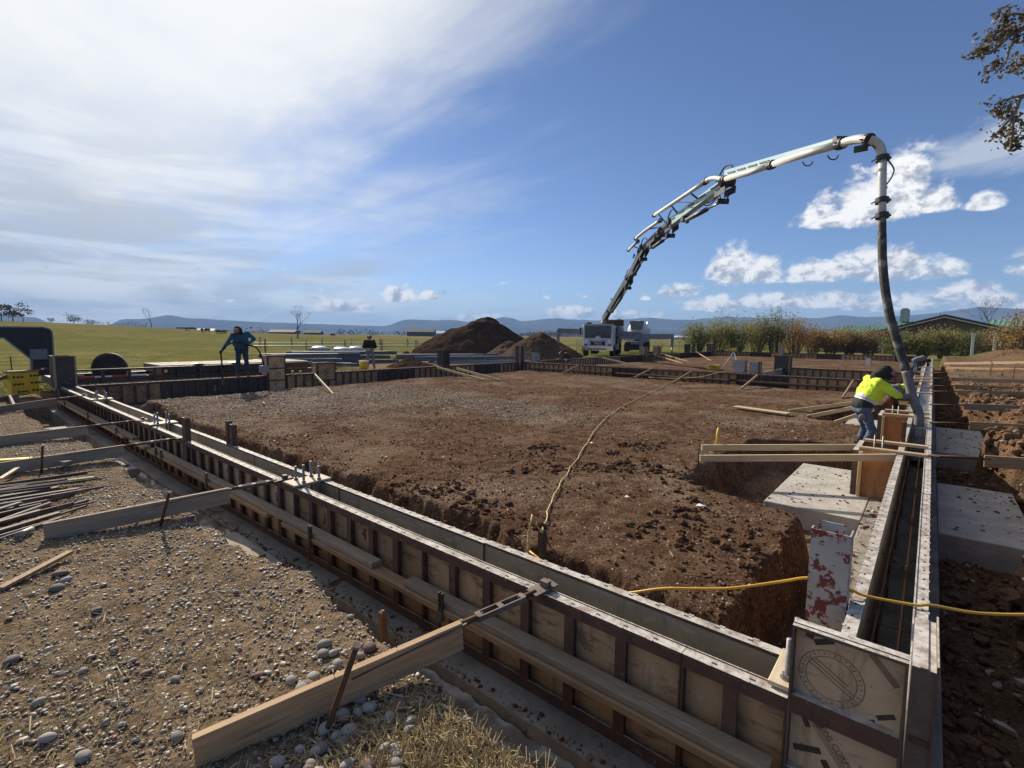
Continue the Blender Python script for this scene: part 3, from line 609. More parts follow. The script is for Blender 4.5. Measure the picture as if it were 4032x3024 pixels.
# left wall
XL = -16.72
def lp(s):
    if s < 1.7: return 'ply_tan'
    if s < 5.0: return 'ply_dark'
    if s < 9.3: return 'ply_tan'
    if s < 11.2: return 'ply_dark'
    if s < 13.6: return 'ply_tan'
    if s < 16.4: return 'ply_dark'
    if s < 20: return 'ply_tan'
    if 28 < s < 33 or s > 40: return 'ply_dark'
    return 'ply_tan'
left_in, li_p = run('formwork', 'inner formwork of the long left foundation wall with dark and tan panels', None, 'y', .34, 48.6, XL, 1, -.61, 0, lp)
left_out, _ = run('formwork', 'outer formwork of the long left foundation wall, its top rail behind the inner one', None, 'y', -.02, 48.6, XL-.203, -1, -.61, 0, ['ply_tan'], ribs=False)
# right wall
right_in, ri_p = run('formwork', 'inner formwork of the right foundation wall, cement-crusted top rail left of the slot', None, 'y', .34, 47.2, -.039, -1, -.68, ZR, ['ply_tan'], ('form_steel_grey', 'form_steel'))
right_out, ro_p = run('formwork', 'outer formwork of the right foundation wall, cement-crusted top rail right of the slot', None, 'y', .34, 47.4, .169, 1, -.68, ZR, ['ply_tan'], ('form_steel_grey', 'form_steel'), ribs=False)
# cross walls and back wall
def cp(s): return 'ply_dark' if (-12.9 < s < -11 or -7.4 < s < -5.5) else 'ply_tan'
cross_n, cn_p = run('formwork', 'near formwork of the cross wall between the earth pads, slim braces leaning on it', None, 'x', XL+.1, -.14, 18.5, -1, -.61, 0, cp)
cross_f, _ = run('formwork', 'far formwork of the cross wall between the two earth pads', None, 'x', XL+.1, -.14, 18.7, 1, -.61, 0, ['ply_tan'], ribs=False)
c2n, _ = run('formwork', 'short formwork run from the tall dark column form to the right wall', None, 'x', -4.9, -.14, 24.4, -1, -.62, 0, ['ply_tan'])
c2l, _ = run('formwork', 'short formwork return between the cross wall and the tall dark column form', None, 'y', 18.8, 24.3, -5.2, -1, -.61, -.05, ['ply_dark'])
back, _ = run('formwork', 'back wall formwork along the foot of the hedge of bushes', None, 'x', XL, -.15, 48.6, -1, -.55, .05, ['ply_tan', 'ply_tan', 'ply_dark'])
# wet concrete standing in the right-hand slot beyond the hose, rebar in both slots
mb = MB(); n = 60
ys = np.linspace(8.2, 47, n); zz = [-.16+.02*math.sin(i*1.3)-(.42*max(0, 1-(y-8.2)/1.6)) for i, y in enumerate(ys)]
V = []; Fq = []
for i, y in enumerate(ys): V += [(-.037, y, zz[i]), (.065, y, zz[i]+.015), (.167, y, zz[i])]
for i in range(n-1):
    for k in range(2): Fq.append((i*3+k, i*3+k+1, (i+1)*3+k+1, (i+1)*3+k))
mb.add(V, Fq); mb.top('fresh_concrete', 'wet_concrete', 'wet grey concrete poured between the right wall forms', 'concrete', smooth=True)
def rebar(a, b, r=.0075, name='reinforcing_bar', label=None, group=None, pts=None):
    mb = MB(); mb.tube(pts or [a, b], r, 6); return mb.top(name, 'rust', label, 'rebar', group)
for zq in (-.22, -.47):
    for xq in (.01, .12): rebar((xq, .5, zq), (xq, 30, zq), label='long rusty bar running lengthwise inside the right wall slot', group='bars in the right wall slot')
for i in range(13):
    y = .9+i*.61; mb = MB(); xq = .01 if i % 2 else .12; mb.tube([(xq, y, -.66), (xq, y, -.13)], .0065, 6)
    mb.top('reinforcing_bar', 'rust', 'upright rusty bar standing inside the right wall slot', 'rebar', 'upright bars in the right wall slot')
for zq in (-.2, -.45): rebar((-16.5, .17, zq), (-.3, .17, zq), label='long rusty bar running lengthwise inside the front wall slot', group='bars in the front wall slot')
# snap ties across the slots
for i in range(7):
    y = 1.5+i*1.24; mb = MB(); mb.bar((-.038, y, -.30), (.168, y, -.30), .012, .004); mb.top('form_tie', 'rust', 'flat steel tie across the slot of the right wall forms', 'form tie', 'ties across the right wall slot')
# ---- the raised corner: end panel (one foot higher), outer corner piece
ep = thing('end_panel', 'tall upright end panel closing the front corner, stamped plywood in a maroon frame', 'form panel', (-.015, 0, -.61))
W, H0 = .35, .915; x0 = -.185
mb = MB()
for zq in (.305-.006, -.604): mb.box((x0+W/2, .032, zq), (W, RAIL, .012))
for xq in (x0+.004, x0+W-.004): mb.box((xq, .032, -.1525), (.008, RAIL, H0-.024))
mb.box((x0+W/2, .032, .307), (W, .02, .004)); mb.part('frame', 'form_steel_grey', ep)
mb = MB(); mb.box((x0+W/2, .048, -.1525), (W-.018, .018, H0-.026)); mb.part('plywood', 'ply_pale', ep)
for zq in (0.0, -.305):
    mb = MB(); mb.box((x0+W/2, .0215, zq), (W-.018, .040, .05)); mb.box((x0+W/2, .004, zq-.012), (W-.018, .006, .075)); mb.part('rib', 'form_steel', ep)
FR = (Vector((1, 0, 0)), Vector((0, 0, 1)), Vector((0, -1, 0)))
def rot_in(ang, B=FR): c, s_ = math.cos(ang), math.sin(ang); return (B[0]*c+B[1]*s_, -B[0]*s_+B[1]*c, B[2])
def ring(parent, c, r, w, B, mat, n=40, yoff=.0, name='stamp'):
    mb = MB(); V = []; Fq = []
    for i in range(n):
        a = 2*math.pi*i/n
        for q in (r-w/2, r+w/2): V.append(Vector(c)+B[0]*(q*math.cos(a))+B[1]*(q*math.sin(a)))
    for i in range(n): j = (i+1) % n; Fq.append((2*i, 2*i+1, 2*j+1, 2*j))
    mb.add(V, Fq); return mb.part(name, mat, parent)
def strip(parent, a, b, w, mat, B, name='stamp'):
    a, b = Vector(a), Vector(b); d = (b-a).normalized(); q = B[2].cross(d)*(w/2); mb = MB(); mb.add([a-q, b-q, b+q, a+q], [(0, 1, 2, 3)]); return mb.part(name, mat, parent)
fy = .0375
cc = Vector((-.055, fy, .125))
for r, w in ((.105, .0035), (.082, .003)): ring(ep, cc, r, w, FR, 'print_faint')
for k in range(34):
    a = R_(10.6*k); u_ = Vector((math.cos(a), 0, math.sin(a))); p = cc+Vector((0, -.0004, 0)); strip(ep, p+u_*(.0885 if k % 3 else .091), p+u_*.099, .003 if k % 2 else .005, 'print_faint', FR)
for k, (dz, s_) in enumerate(((.012, .10), (-.005, .10), (.028, .07))): strip(ep, cc+Vector((-s_*.75, -.0005, dz+s_*.45)), cc+Vector((s_*.75, -.0005, dz-s_*.45)), .004, 'print_faint', FR)
for (ax, az), (bx, bz), w in (((-.115, .245), (-.055, .275), .022), ((-.145, .27), (-.118, .262), .02), ((-.07, -.085), (-.11, -.055), .022), ((-.15, -.03), (-.115, -.105), .02), ((-.16, -.21), (-.07, -.18), .025), ((-.06, -.21), (-.02, -.28), .024), ((.09, .045), (.14, .075), .018), ((.075, .03), (.10, -.015), .018)):
    strip(ep, (ax, fy, az), (bx, fy, bz), w, 'print_dark', FR)
strip(ep, (.06, fy, .275), (.14, fy, .185), .022, 'print_faint', FR)
writing('MONS CORPORATION', .030, 'print_faint', ep, (.005, fy-.0004, -.175), rot_in(R_(-52)))
for k in range(3): strip(ep, Vector((-.125+k*.011, fy-.0003, -.055)), Vector((.005+k*.011, fy-.0003, -.225)), .0035, 'print_faint', FR)
mb = MB(); mb.box((.204, .19, -.19), (RAIL, .38, .99)); mb.box((.204, .19, .307), (.02, .38, .004))
t = mb.top('corner_form', 'form_steel_grey', 'tall crusted corner post form standing right of the stamped end panel', 'form panel')
mb = MB(); mb.box((.2385, .19, .12), (.006, .39, .42)); mb.part('side_plate', 'form_steel', t)
for zq in (.05, -.2): mb = MB(); mb.box((.204, -.006, zq), (.05, .012, .02)); mb.part('wedge', 'rust', t)
# stamped marks on the outer front panels
def diamond(parent, c, s_, B, mat='print_dark', letter='S'):
    c = Vector(c); P4 = [c+B[0]*s_, c+B[1]*s_, c-B[0]*s_, c-B[1]*s_]
    for i in range(4): strip(parent, P4[i], P4[(i+1) % 4], s_*.16, mat, B)
    writing(letter, s_*1.1, mat, parent, c, B)
yb = .0435
for i, (s, L, p) in enumerate(fo_p):
    if s > -8.2 and s < -3.2:
        for k, ch in enumerate(('4', '3', '%', '4', '3')):
            xq = s+.15+.305*k
            if (k+i) % 2 == 0: writing(ch, .13, 'print_dark', front_out, (xq, RAIL-.0205, -.17-.04*(k % 3)), rot_in(R_(-18+7*k)))
    if s > -3.2:
        for k in range(3):
            for q in range(4): o_ = Vector((s+.17+.52*k, RAIL-.0205, -.15)); strip(front_out, o_+Vector((.016*q, 0, -.012*q*(k % 2))), o_+Vector((.06+.016*q, 0, -.085)), .006 if q % 2 else .011, 'print_faint', FR)
LB = (Vector((0, 1, 0)), Vector((0, 0, 1)), Vector((1, 0, 0)))
xb = XL+.0195
for y, z, s_ in ((.62, -.12, .115), (1.55, -.11, .12), (1.18, -.34, .12), (1.86, -.36, .11)): diamond(left_in, (xb, y, z), s_, LB)
ring(left_in, (xb, 1.08, -.13), .10, .018, LB, 'print_dark'); writing('X', .13, 'print_dark', left_in, (xb, 1.08, -.13), LB)
for y, z in ((6.55, -.16), (6.85, -.36), (6.4, -.42), (7.6, -.14), (12.0, -.2), (12.35, -.36), (12.75, -.2), (13.05, -.38)): diamond(left_in, (xb, y, z), .12, LB)
# ---- footings
def footing(name, boxes, label, mat='concrete', cat='footing'):
    mb = MB()
    for a, b in boxes:
        c = [(a[i]+b[i])/2 for i in range(3)]; s = [b[i]-a[i] for i in range(3)]; mb.box(c, s)
    o = mb.top(name, mat, label, cat); md = o.modifiers.new('bevel', 'BEVEL'); md.width = .012; md.segments = 2; return o
footing('concrete_footing', [((-17.3, -.17, -.99), (.12, .52, -.614))], 'long rough concrete strip footing under the front wall forms', 'concrete_dark')
for i, (x, dx, y0) in enumerate(((-4.62, .52, -.62), (-9.25, .5, -.70), (-13.3, .6, -.95))):
    footing('footing_pad', [((x-dx, y0, -1.0), (x+dx, -.172, -.616))], ('square concrete footing pad beside the second brace, loose board on it', 'square concrete footing pad under the third long brace', 'square concrete footing pad near the front left corner')[i])
footing('concrete_footing', [((-.34, .53, -.99), (.335, 47.6, -.684))], 'long concrete strip footing under the right wall forms', 'concrete_dark')
footing('concrete_footing', [((-17.25, .53, -.99), (-16.3, 48, -.613))], 'long concrete strip footing under the left wall forms', 'concrete_dark')
for i, (y0, y1, lab) in enumerate(((4.72, 7.25, 'pale concrete pad footing in the inner trench under the two new boards'), (11.4, 13.5, 'pale concrete pad footing in the inner trench at the feet of the worker in yellow'))):
    footing('footing_pad', [((-1.36, y0, -1.02), (-.342, y1, -.676))], lab)
for i, (y0, y1, lab) in enumerate(((4.85, 7.3, 'shaded concrete pad footing outside the right wall, nearest the yellow cable'), (9.9, 13.3, 'shaded concrete pad footing outside the right wall, behind the first earth bank'))):
    footing('footing_pad', [((.337, y0, -1.02), (1.12, y1, -.676))], lab)
# ---- plastic sheet lying along the toe of the front footing
def sheet(name, label, x0, x1, y0, y1, z0, z1, seed, n=90, m=9):
    xs = np.linspace(x0, x1, n); t = np.linspace(0, 1, m); XX, TT = np.meshgrid(xs, t)
    YY = y0+(y1-y0)*TT+.05*fbm(XX*3, TT*2, 3, seed); ZZ = z0+(z1-z0)*TT+.05*np.abs(perlin(XX*6, TT*3, seed+3))+.03*fbm(XX*9, TT*5, 2, seed+5)
    o = grid_obj(name, XX, YY, ZZ, ['plastic_sheet']); return tag(o, label, 'plastic sheet')
sheet('plastic_sheet', 'crumpled clear plastic sheet along the toe of the front footing below the lit pad', -4.0, -.6, -.33, -.178, -.86, -.70, 5)
sheet('plastic_sheet', 'crumpled clear plastic sheet in the trench between the two footing pads', -8.6, -5.2, -.34, -.178, -.86, -.66, 15)
# ---- walers on the front outer forms (two-by-fours, stacked)
WZ = -.285; wl = 'walers along the front formwork'
specs = [(-15.9, -12.4, 0, 'upper plank of the front waler, stretch beside the far left corner'), (-12.4, -9.4, 0, 'upper plank of the front waler between the two pads at the left'), (-8.35, -2.86, 0, 'upper plank of the front waler passing under the steel of the second brace'), (-2.48, -.22, 0, 'upper plank of the front waler with a splintered end, under the nearest brace'),
         (-16.2, -9.9, 1, 'lower plank of the front waler at the far left'), (-9.5, -8.7, 1, 'short lower plank of the front waler beside the third brace'), (-8.5, -4.55, 1, 'lower plank of the front waler left of the second brace'), (-4.25, -.22, 1, 'longest lower plank of the front waler, pale edge along the nearest forms')]
for a, b, k, lab in specs:
    if k == 0: board('waler_plank', (a, -.048, WZ), (b, -.048, WZ), .092, .040, 'lumber_grey', label=lab, cat='plank', group=wl)
    else: board('waler_plank', (a, -.062, WZ-.041), (b, -.062, WZ-.041), .100, .040, 'lumber', label=lab, cat='plank', group=wl)
for x in (-15.2, -12.6, -10.3, -8.05, -7.8, -6.1, -3.72, -2.08):
    t = thing('waler_clamp', 'small steel clamp holding the stacked front waler planks to the form ribs', 'clamp', (x, -.10, WZ-.1), 'waler clamps')
    for s_ in (-1, 1): mb = MB(); mb.box((x+s_*.014, -.112, WZ+.0), (.007, .022, .17)); mb.part('plate', 'bar_steel', t)
    mb = MB(); mb.box((x, -.118, WZ-.065), (.05, .03, .055)); mb.part('bracket', 'bar_steel', t)
    mb = MB(); mb.cyl((x, -.125, WZ-.04), (x, -.125, WZ-.21), .007, 6); mb.part('wedge_bolt', 'rust', t)
# ---- braces outside the front wall
def brace(name, label, top_, foot, w=.04, h=.14, steel=.62, group='front wall braces', mat='lumber', splice=None):
    top_, foot = Vector(top_), Vector(foot); d = (top_-foot).normalized(); L = (top_-foot).length
    t = thing(name, label, 'brace', foot, group)
    wend = top_-d*steel
    b1 = board('plank', foot+Vector((0, 0, h*.5)), wend+Vector((0, 0, -.01)), w, h, mat, t)
    sideways = d.cross(Vector((0, 0, 1))).normalized()
    mb = MB(); mb.bar(wend-d*.55+Vector((0, 0, h*.5-.005)), wend+d*.02+Vector((0, 0, h*.5-.02)), w+.012, .006); mb.part('strap', 'bar_steel', t)
    mb = MB(); a = wend+Vector((0, 0, .045)); e = top_-d*.05+Vector((0, 0, .012)); mb.tube([a, a.lerp(e, .28)], .016, 8); mb.part('threaded_rod', 'rust', t, True); mb = MB(); mb.tube([a.lerp(e, .75), e], .015, 8); mb.part('threaded_rod', 'rust', t, True)
    mb = MB()
    for s_ in (-1, 1): mb.bar(a.lerp(e, .2)+sideways*.022*s_, a.lerp(e, .82)+sideways*.022*s_, .008, .03)
    for q in (.22, .5, .8): mb.box(a.lerp(e, q), (.03, .04, .03), frame_mat(a, e).to_3x3())
    mb.part('turnbuckle', 'bar_steel', t)
    mb = MB(); mb.bar(e-d*.03+Vector((0, 0, .004)), e+d*.13+Vector((0, 0, .002)), .085, .008); mb.box(e+d*.07+Vector((0, 0, .022)), (.05, .04, .03)); mb.part('head_plate', 'bar_steel', t)
    for q in (.45, .7): mb = MB(); p = foot.lerp(wend, q)+Vector((0, 0, h*(1-q*.5))); mb.cyl(p, p+Vector((.004, 0, .03)), .003, 5); mb.part('nail', 'rust', t)
    return t
brace('form_brace', 'thick weathered plank brace with steel turnbuckle, the one leaning over the loose cobbles', (-1.40, .03, .0), (-1.80, -1.55, -.20), steel=.52)
brace('form_brace', 'plank brace with steel turnbuckle ending in gravel beside the bundle of bars', (-4.50, .03, .0), (-4.93, -1.60, -.20), steel=.45, mat='lumber_grey')
brace('form_brace', 'long plank brace with steel turnbuckle over the middle footing pad', (-7.36, .03, .0), (-7.75, -2.1, -.22), steel=.62, mat='lumber_grey')
brace('form_brace', 'long plank brace with steel turnbuckle at the anchor bolts near the maroon uprights', (-9.34, .03, .0), (-9.75, -2.2, -.22), steel=.66, mat='lumber_grey')
brace('form_brace', 'long plank brace with steel turnbuckle near the front left corner', (-13.9, .03, .0), (-12.9, -2.3, -.22), steel=.5, mat='lumber_grey')
brace('form_brace', 'plank brace lying low beside the yellow foam board', (-16.4, -.6, -.12), (-14.6, -2.1, -.25), steel=.3, mat='lumber_grey')
def steel_stake(foot, top_, label, r=.012, group='steel stakes'):
    mb = MB(); mb.tube([foot, top_], r, 8); t = mb.top('steel_stake', 'rust', label, 'stake', group, smooth=True)
    d = (Vector(top_)-Vector(foot)).normalized(); mb = MB(); mb.tube([Vector(top_)-d*.004, Vector(top_)+d*.006], r*1.35, 8); mb.part('head', 'bar_steel', t)
steel_stake((-1.63, -1.16, -.28), (-1.44, -1.10, .22), 'rusty steel stake leaning on the brace above the loose cobbles')
steel_stake((-4.62, -.95, -.25), (-4.45, -.90, .12), 'rusty steel stake at the brace beside the bundle of bars')
steel_stake((-7.45, -1.35, -.25), (-7.3, -1.33, .14), 'rusty steel stake at the brace over the middle footing pad')
steel_stake((-9.6, -1.75, -.25), (-9.45, -1.7, .12), 'rusty steel stake at the brace near the maroon uprights')
# ---- anchor bolt sets: plywood template + four threaded bolts with nuts
def anchor(x, y, label, z=.004, dx=.075, dy=.075, bh=.15, w=(.22, .36)):
    t = thing('anchor_bolt_set', label, 'anchor bolts', (x, y, z), 'anchor bolt templates')
    board('template', (x, y-w[1]/2, z+.012), (x, y+w[1]/2, z+.012), w[0], .018, 'plate_ply', t)
    for sx in (-1, 1):
        for sy in (-1, 1):
            px, py = x+sx*dx, y+sy*dy; hh_ = bh+.02*((sx+2*sy) % 3)
            mb = MB(); mb.cyl((px, py, z-.25), (px, py, z+hh_), .0125, 8); b = mb.part('bolt', 'bolt_steel', t, True)
            for q in (.028,): mb = MB(); mb.cyl((px, py, z+q-.007), (px, py, z+q+.012), .022, 6); mb.part('nut', 'bolt_steel', b)
            mb = MB(); mb.cyl((px, py, z+.0205), (px, py, z+.0225), .028, 12); mb.part('washer', 'bolt_steel', b)
anchor(-4.28, .165, 'four upright anchor bolts on a template at the head of the second brace')
anchor(-8.78, .165, 'four upright anchor bolts on a template next to the maroon steel uprights')
anchor(-.155, .165, 'tall anchor bolts on a pale template against the stamped end panel', bh=.19, dx=.05, w=(.22, .27))
anchor(-12.9, .165, 'four upright anchor bolts on a template at the head of the far left brace')
# ---- maroon steel filler plates standing proud of the forms
def filler(x, y, z0, z1, wx, wy, label, mat='form_steel', group='upright steel fillers', open_=True):
    t = thing('filler_form', label, 'form filler', (x, y, z0), group)
    mb = MB(); th_ = .008
    mb.box((x-wx/2+th_/2, y, (z0+z1)/2), (th_, wy, z1-z0)); mb.part('flange', mat, t)
    mb = MB(); mb.box((x+wx/2-th_/2, y, (z0+z1)/2), (th_, wy, z1-z0)); mb.part('flange', mat, t)
    mb = MB(); mb.box((x, y-wy/2+th_/2, (z0+z1)/2), (wx-2*th_, th_, z1-z0)); w_ = mb.part('web', mat, t)
    for q in (.25, .55, .85):
        zq = z0+(z1-z0)*q; mb = MB(); mb.box((x, y-wy/2-.0015, zq), (.03, .003, .012)); mb.part('slot', 'column_paint', w_)
    return t
filler(-7.20, .03, -.6, .30, .13, .062, 'maroon steel filler plate standing above the outer front form')
filler(-6.55, .31, -.6, .30, .065, .06, 'left one of two close maroon steel fillers on the inner front form')
filler(-6.42, .31, -.6, .27, .08, .06, 'right one of two close maroon steel fillers on the inner front form')
# white and red column form near the front corner
t = thing('column_form', 'tall pale steel column form with flaking red paint, inside the front corner', 'column form', (-.20, 1.15, -.68))
xa, xb2, ya, yb2, zt = -.30, -.112, 1.08, 1.21, .335
mb = MB(); mb.box(((xa+xb2)/2, ya, (zt-.68)/2), (xb2-xa, .007, zt+.68)); mb.part('front_plate', 'column_paint', t)
mb = MB(); mb.box((xb2-.003, (ya+yb2)/2, (zt-.68)/2), (.007, yb2-ya-.007, zt+.68)); mb.part('side_plate', 'column_paint', t)
mb = MB(); mb.box(((xa*.55+xb2*.45), yb2, (zt-.68)/2+.01), ((xb2-xa)*.72, .007, zt+.69)); mb.part('back_plate', 'column_paint', t)
mb = MB(); mb.box((xa+.003, ya+.03, (zt-.68)/2), (.007, .055, zt+.68)); mb.part('lip', 'column_paint', t)
S_ = 4032/2212
def zg(p, d=0): return Vector((p[0], p[1], gz(p[0], p[1])+d))
# ---- two new boards across the inner trench, with stake and sledgehammer
y0 = 5.15
A = uz(1512*S_, 990*S_, -.245); B = uy(1935*S_, 988*S_, 5.78)
board('board', A, B, .04, .088, 'lumber_new', label='near one of two new pale boards spanning the inner trench', cat='board', group='new boards over the inner trench')
A2 = uz(1516*S_, 967*S_, -.225); B2 = uy(1855*S_, 966*S_, 6.35)
board('board', A2, B2, .04, .088, 'lumber_new', label='far one of two new pale boards spanning the inner trench, hammer in front', cat='board', group='new boards over the inner trench')
steel_stake(zg(A+Vector((-.03, .03, 0)), -.1), A+Vector((-.03, .03, .20)), 'thin rusty stake at the free ends of the two new boards', .008)
sx = uz(1543*S_, 975*S_, -.30); t = thing('sledgehammer', 'sledgehammer with yellow handle standing on its head beside the new boards', 'hammer', sx)
mb = MB(); mb.box(sx+Vector((0, 0, .035)), (.17, .06, .06)); mb.part('head', 'rust', t)
mb = MB(); mb.tube([sx+Vector((0, 0, .03)), sx+Vector((.02, 0, .15)), sx+Vector((.045, 0, .36))], [.014, .015, .019], 8); mb.part('handle', 'yellow_plastic', t, True)
# ---- pilaster boxes on the inner side of the right wall
def pilaster(y0, y1, label, steel=True):
    t = thing('pilaster_form', label, 'pilaster form', (-.32, y0, -.676)); zt = ZR
    mb = MB(); mb.box((-.31, y0+.009, (zt-.676)/2), (.38, .018, zt+.676)); mb.part('plywood', 'ply_orange', t)
    mb = MB(); mb.box((-.31, y1-.009, (zt-.676)/2), (.38, .018, zt+.676)); mb.part('plywood', 'ply_orange', t)
    mb = MB(); mb.box((-.532, (y0+y1)/2, (zt-.676)/2), (.06, y1-y0, zt+.676)); mb.part('side_form', 'form_steel_grey', t)
    board('stud', (-.47, y0-.022, -.67), (-.47, y0-.022, zt-.01), .04, .06, 'lumber_new', t, up=(0, 1, 0))
    board('stud', (-.47, y1+.022, -.67), (-.47, y1+.022, zt-.01), .04, .06, 'lumber_new', t, up=(0, 1, 0))
    board('tie_board', (-.50, y0+.09, zt+.022), (.20, y0+.09, zt+.022), .088, .038, 'lumber_new', t)
    board('tie_board', (-.50, y1-.08, zt+.022), (.20, y1-.08, zt+.022), .088, .038, 'lumber_new', t)
    for q in (-.36, -.27):
        mb = MB(); mb.cyl((q, (y0+y1)/2, -.45), (q, (y0+y1)/2, zt+.16), .011, 7); mb.part('anchor_bolt', 'bolt_steel', t, True)
pilaster(5.80, 6.62, 'plywood pilaster box with bolts and tie boards where the new boards end')
pilaster(9.75, 10.6, 'orange plywood pilaster box just behind the worker in yellow')
pilaster(21.2, 22.0, 'farther pilaster box on the inner side of the right wall')
filler(-.075, 6.9, -.6, .22, .05, .05, 'maroon upright steel bar sticking up between the pilaster and the right wall slot', 'form_steel')
# braces leaning from the pilaster near the worker
for (a, b, za, zb, lab) in (((3105, 1620), (3440, 1576), -.40, ZR, 'upper thin brace board running from the earth pad towards the worker in yellow'),
                            ((3175, 1642), (3436, 1590), -.45, -.20, 'middle thin brace board running from the earth pad towards the worker in yellow'),
                            ((3240, 1680), (3440, 1612), -.62, -.22, 'lowest thin brace board standing on the pad footing by the worker in yellow')):
    board('brace_board', uz(*a, za), uz(*b, zb), .038, .088, 'lumber_new', label=lab, cat='board', group='brace boards near the worker in yellow')
a, b = uz(2895, 1606, -.36), uz(3105, 1632, -.36)
board('plank', zg(a, .045), zg(b, .05), .26, .04, 'lumber_new', label='wide pale plank lying flat on the earth pad near the trench', cat='plank')
# ---- braces of the cross wall (leaning towards the pad)
for i, ((a, za), (b, zb), lab) in enumerate((
        (((2215, 1470), -.36), ((2278, 1440), .0), 'slim brace on the cross wall next to the left wall'),
        (((2495, 1489), -.37), ((2570, 1451), .0), 'slim brace on the cross wall, second from the left wall'),
        (((2650, 1508), -.37), ((2722, 1463), .0), 'slim brace on the cross wall where the pale cord ends'),
        (((2918, 1532), -.37), ((2982, 1478), .0), 'slim brace on the cross wall below the pale steel fillers'),
        (((3316, 1568), -.38), ((3358, 1502), .0), 'slim brace on the cross wall close to the worker in yellow'))):
    board('brace_board', uz(*a, za), uz(*b, zb), .04, .088, 'lumber', label=lab, cat='board', group='cross wall braces')
for i, ((a, za), (b, zb), lab) in enumerate((
        (((1908, 1498), -.37), ((1720, 1446), .01), 'longer of two pale braces leaning on the left wall by the dark post'),
        (((1968, 1498), -.37), ((1797, 1450), .01), 'second of two pale braces leaning on the left wall by the dark post'),
        (((1312, 1555), -.38), ((1240, 1476), .02), 'short brace standing against the tan box form on the left wall'),
        (((2514, 1442), -.42), ((2370, 1408), .0), 'pale brace leaning on the left wall beyond the cross wall'),
        (((2690, 1431), -.42), ((2570, 1395), .0), 'nearer of two braces leaning on the left wall close to the pump truck'),
        (((2712, 1424), -.42), ((2600, 1392), .0), 'farther of two braces leaning on the left wall close to the pump truck'),
        (((2801, 1421), -.42), ((2745, 1388), .0), 'brace leaning on the left wall near the far corner'))):
    board('brace_board', uz(*a, za), uz(*b, zb), .04, .088, 'lumber_new' if i < 4 else 'lumber', label=lab, cat='board', group='left wall braces')
for a, b, i in ((-16.2, -10.9, 0), (-11.2, -5.6, 1), (-5.9, -.3, 2)):
    lab = ('left stretch', 'middle stretch', 'right stretch')[i]
    board('waler_plank', (a, 18.38, -.27), (b, 18.38, -.27), .09, .04, 'lumber', label='upper waler plank on the cross wall, %s' % lab, cat='plank', group='cross wall walers')
    board('waler_plank', (a+.5, 18.36, -.315), (b-.3, 18.36, -.315), .09, .04, 'lumber_dark', label='lower waler plank on the cross wall, %s' % lab, cat='plank', group='cross wall walers')
# ---- tall box forms and posts on the walls
def box_form(name, x0, x1, y0, y1, z0, z1, label, plies=('ply_tan', 'form_steel'), marks=0, cat='column form'):
    t = thing(name, label, cat, ((x0+x1)/2, (y0+y1)/2, z0)); zc, zs = (z0+z1)/2, z1-z0
    mb = MB(); mb.box((x1-.012, (y0+y1)/2, zc), (.024, y1-y0-.06, zs)); f = mb.part('plywood', plies[0], t)
    mb = MB(); mb.box((x0+.012, (y0+y1)/2, zc), (.024, y1-y0-.06, zs)); mb.part('plywood', plies[0], t)
    mb = MB(); mb.box(((x0+x1)/2, y0+.0125, zc), (x1-x0-.05, .025, zs)); mb.part('plywood', plies[0], t)
    for yq in (y0+.018, y1-.018): mb = MB(); mb.box((x1-.01, yq, zc), (.06, .04, zs+.012)); mb.part('edge_rail', plies[1], t)
    n = max(1, int(zs/.4))
    for k in range(n+1): mb = MB(); mb.box((x1+.006, (y0+y1)/2, z0+.03+(zs-.06)*k/n), (.02, y1-y0-.078, .04)); mb.part('rib', 'form_steel', t)
    for k in range(marks): diamond(t, (x1+.0015, (y0+y1)/2+(.04 if k % 2 else -.05), z0+.25+(zs-.5)*(k+.5)/marks), .10, LB)
    return t
box_form('column_form', -17.3, -16.62, -.08, .35, -.05, .78, 'tall dark box form with pale edges standing on the front left corner', ('ply_dark', 'lumber_grey'))
box_form('column_form', -17.05, -16.60, 5.15, 5.75, -.6, .66, 'tall tan box form with stamped diamonds standing on the left wall', marks=3)
box_form('column_form', -17.05, -16.62, 6.9, 7.6, -.3, .36, 'low tan box form with stamped diamonds standing on the left wall', marks=2)
box_form('column_form', -17.1, -16.7, 12.95, 13.35, -.1, .72, 'narrow dark post form standing on the left wall near the dirt piles', ('ply_dark', 'form_steel'))
box_form('column_form', -16.85, -16.5, 18.2, 18.55, -.5, .85, 'tallest dark post form where the cross wall meets the left wall', ('ply_dark', 'lumber_grey'))
box_form('column_form', -16.6, -16.25, 19.3, 19.6, -.4, .48, 'pale short post form just behind the tallest dark post', ('block_grey', 'block_grey'))
box_form('column_form', -5.6, -4.95, 24.2, 24.75, -.6, .55, 'dark column form at the inner end of the short formwork run', ('ply_dark', 'lumber_grey'))
box_form('column_form', -5.95, -5.5, 18.85, 19.2, -.4, .50, 'left of two pale grey column fillers behind the cross wall', ('block_grey', 'block_grey'))
box_form('column_form', -5.30, -4.95, 18.85, 19.2, -.4, .46, 'right of two pale grey column fillers behind the cross wall', ('block_grey', 'form_steel'))
for k, (y, z1) in enumerate(((33.6, .62), (36.0, .62))): box_form('column_form', -17.15, -16.65, y, y+.45, -.2, z1, ('left', 'right')[k]+' one of two rusty post forms on the left wall beside the pump truck', ('ply_tan', 'form_steel'))
box_form('column_form', -17.1, -16.7, 42.5, 42.9, -.2, .75, 'black post form on the left wall in front of the first bush', ('ply_dark', 'form_steel'))
box_form('column_form', -17.1, -16.6, 48.4, 48.9, -.2, .75, 'dark post form at the far corner below the hedge', ('ply_dark', 'lumber_grey'))
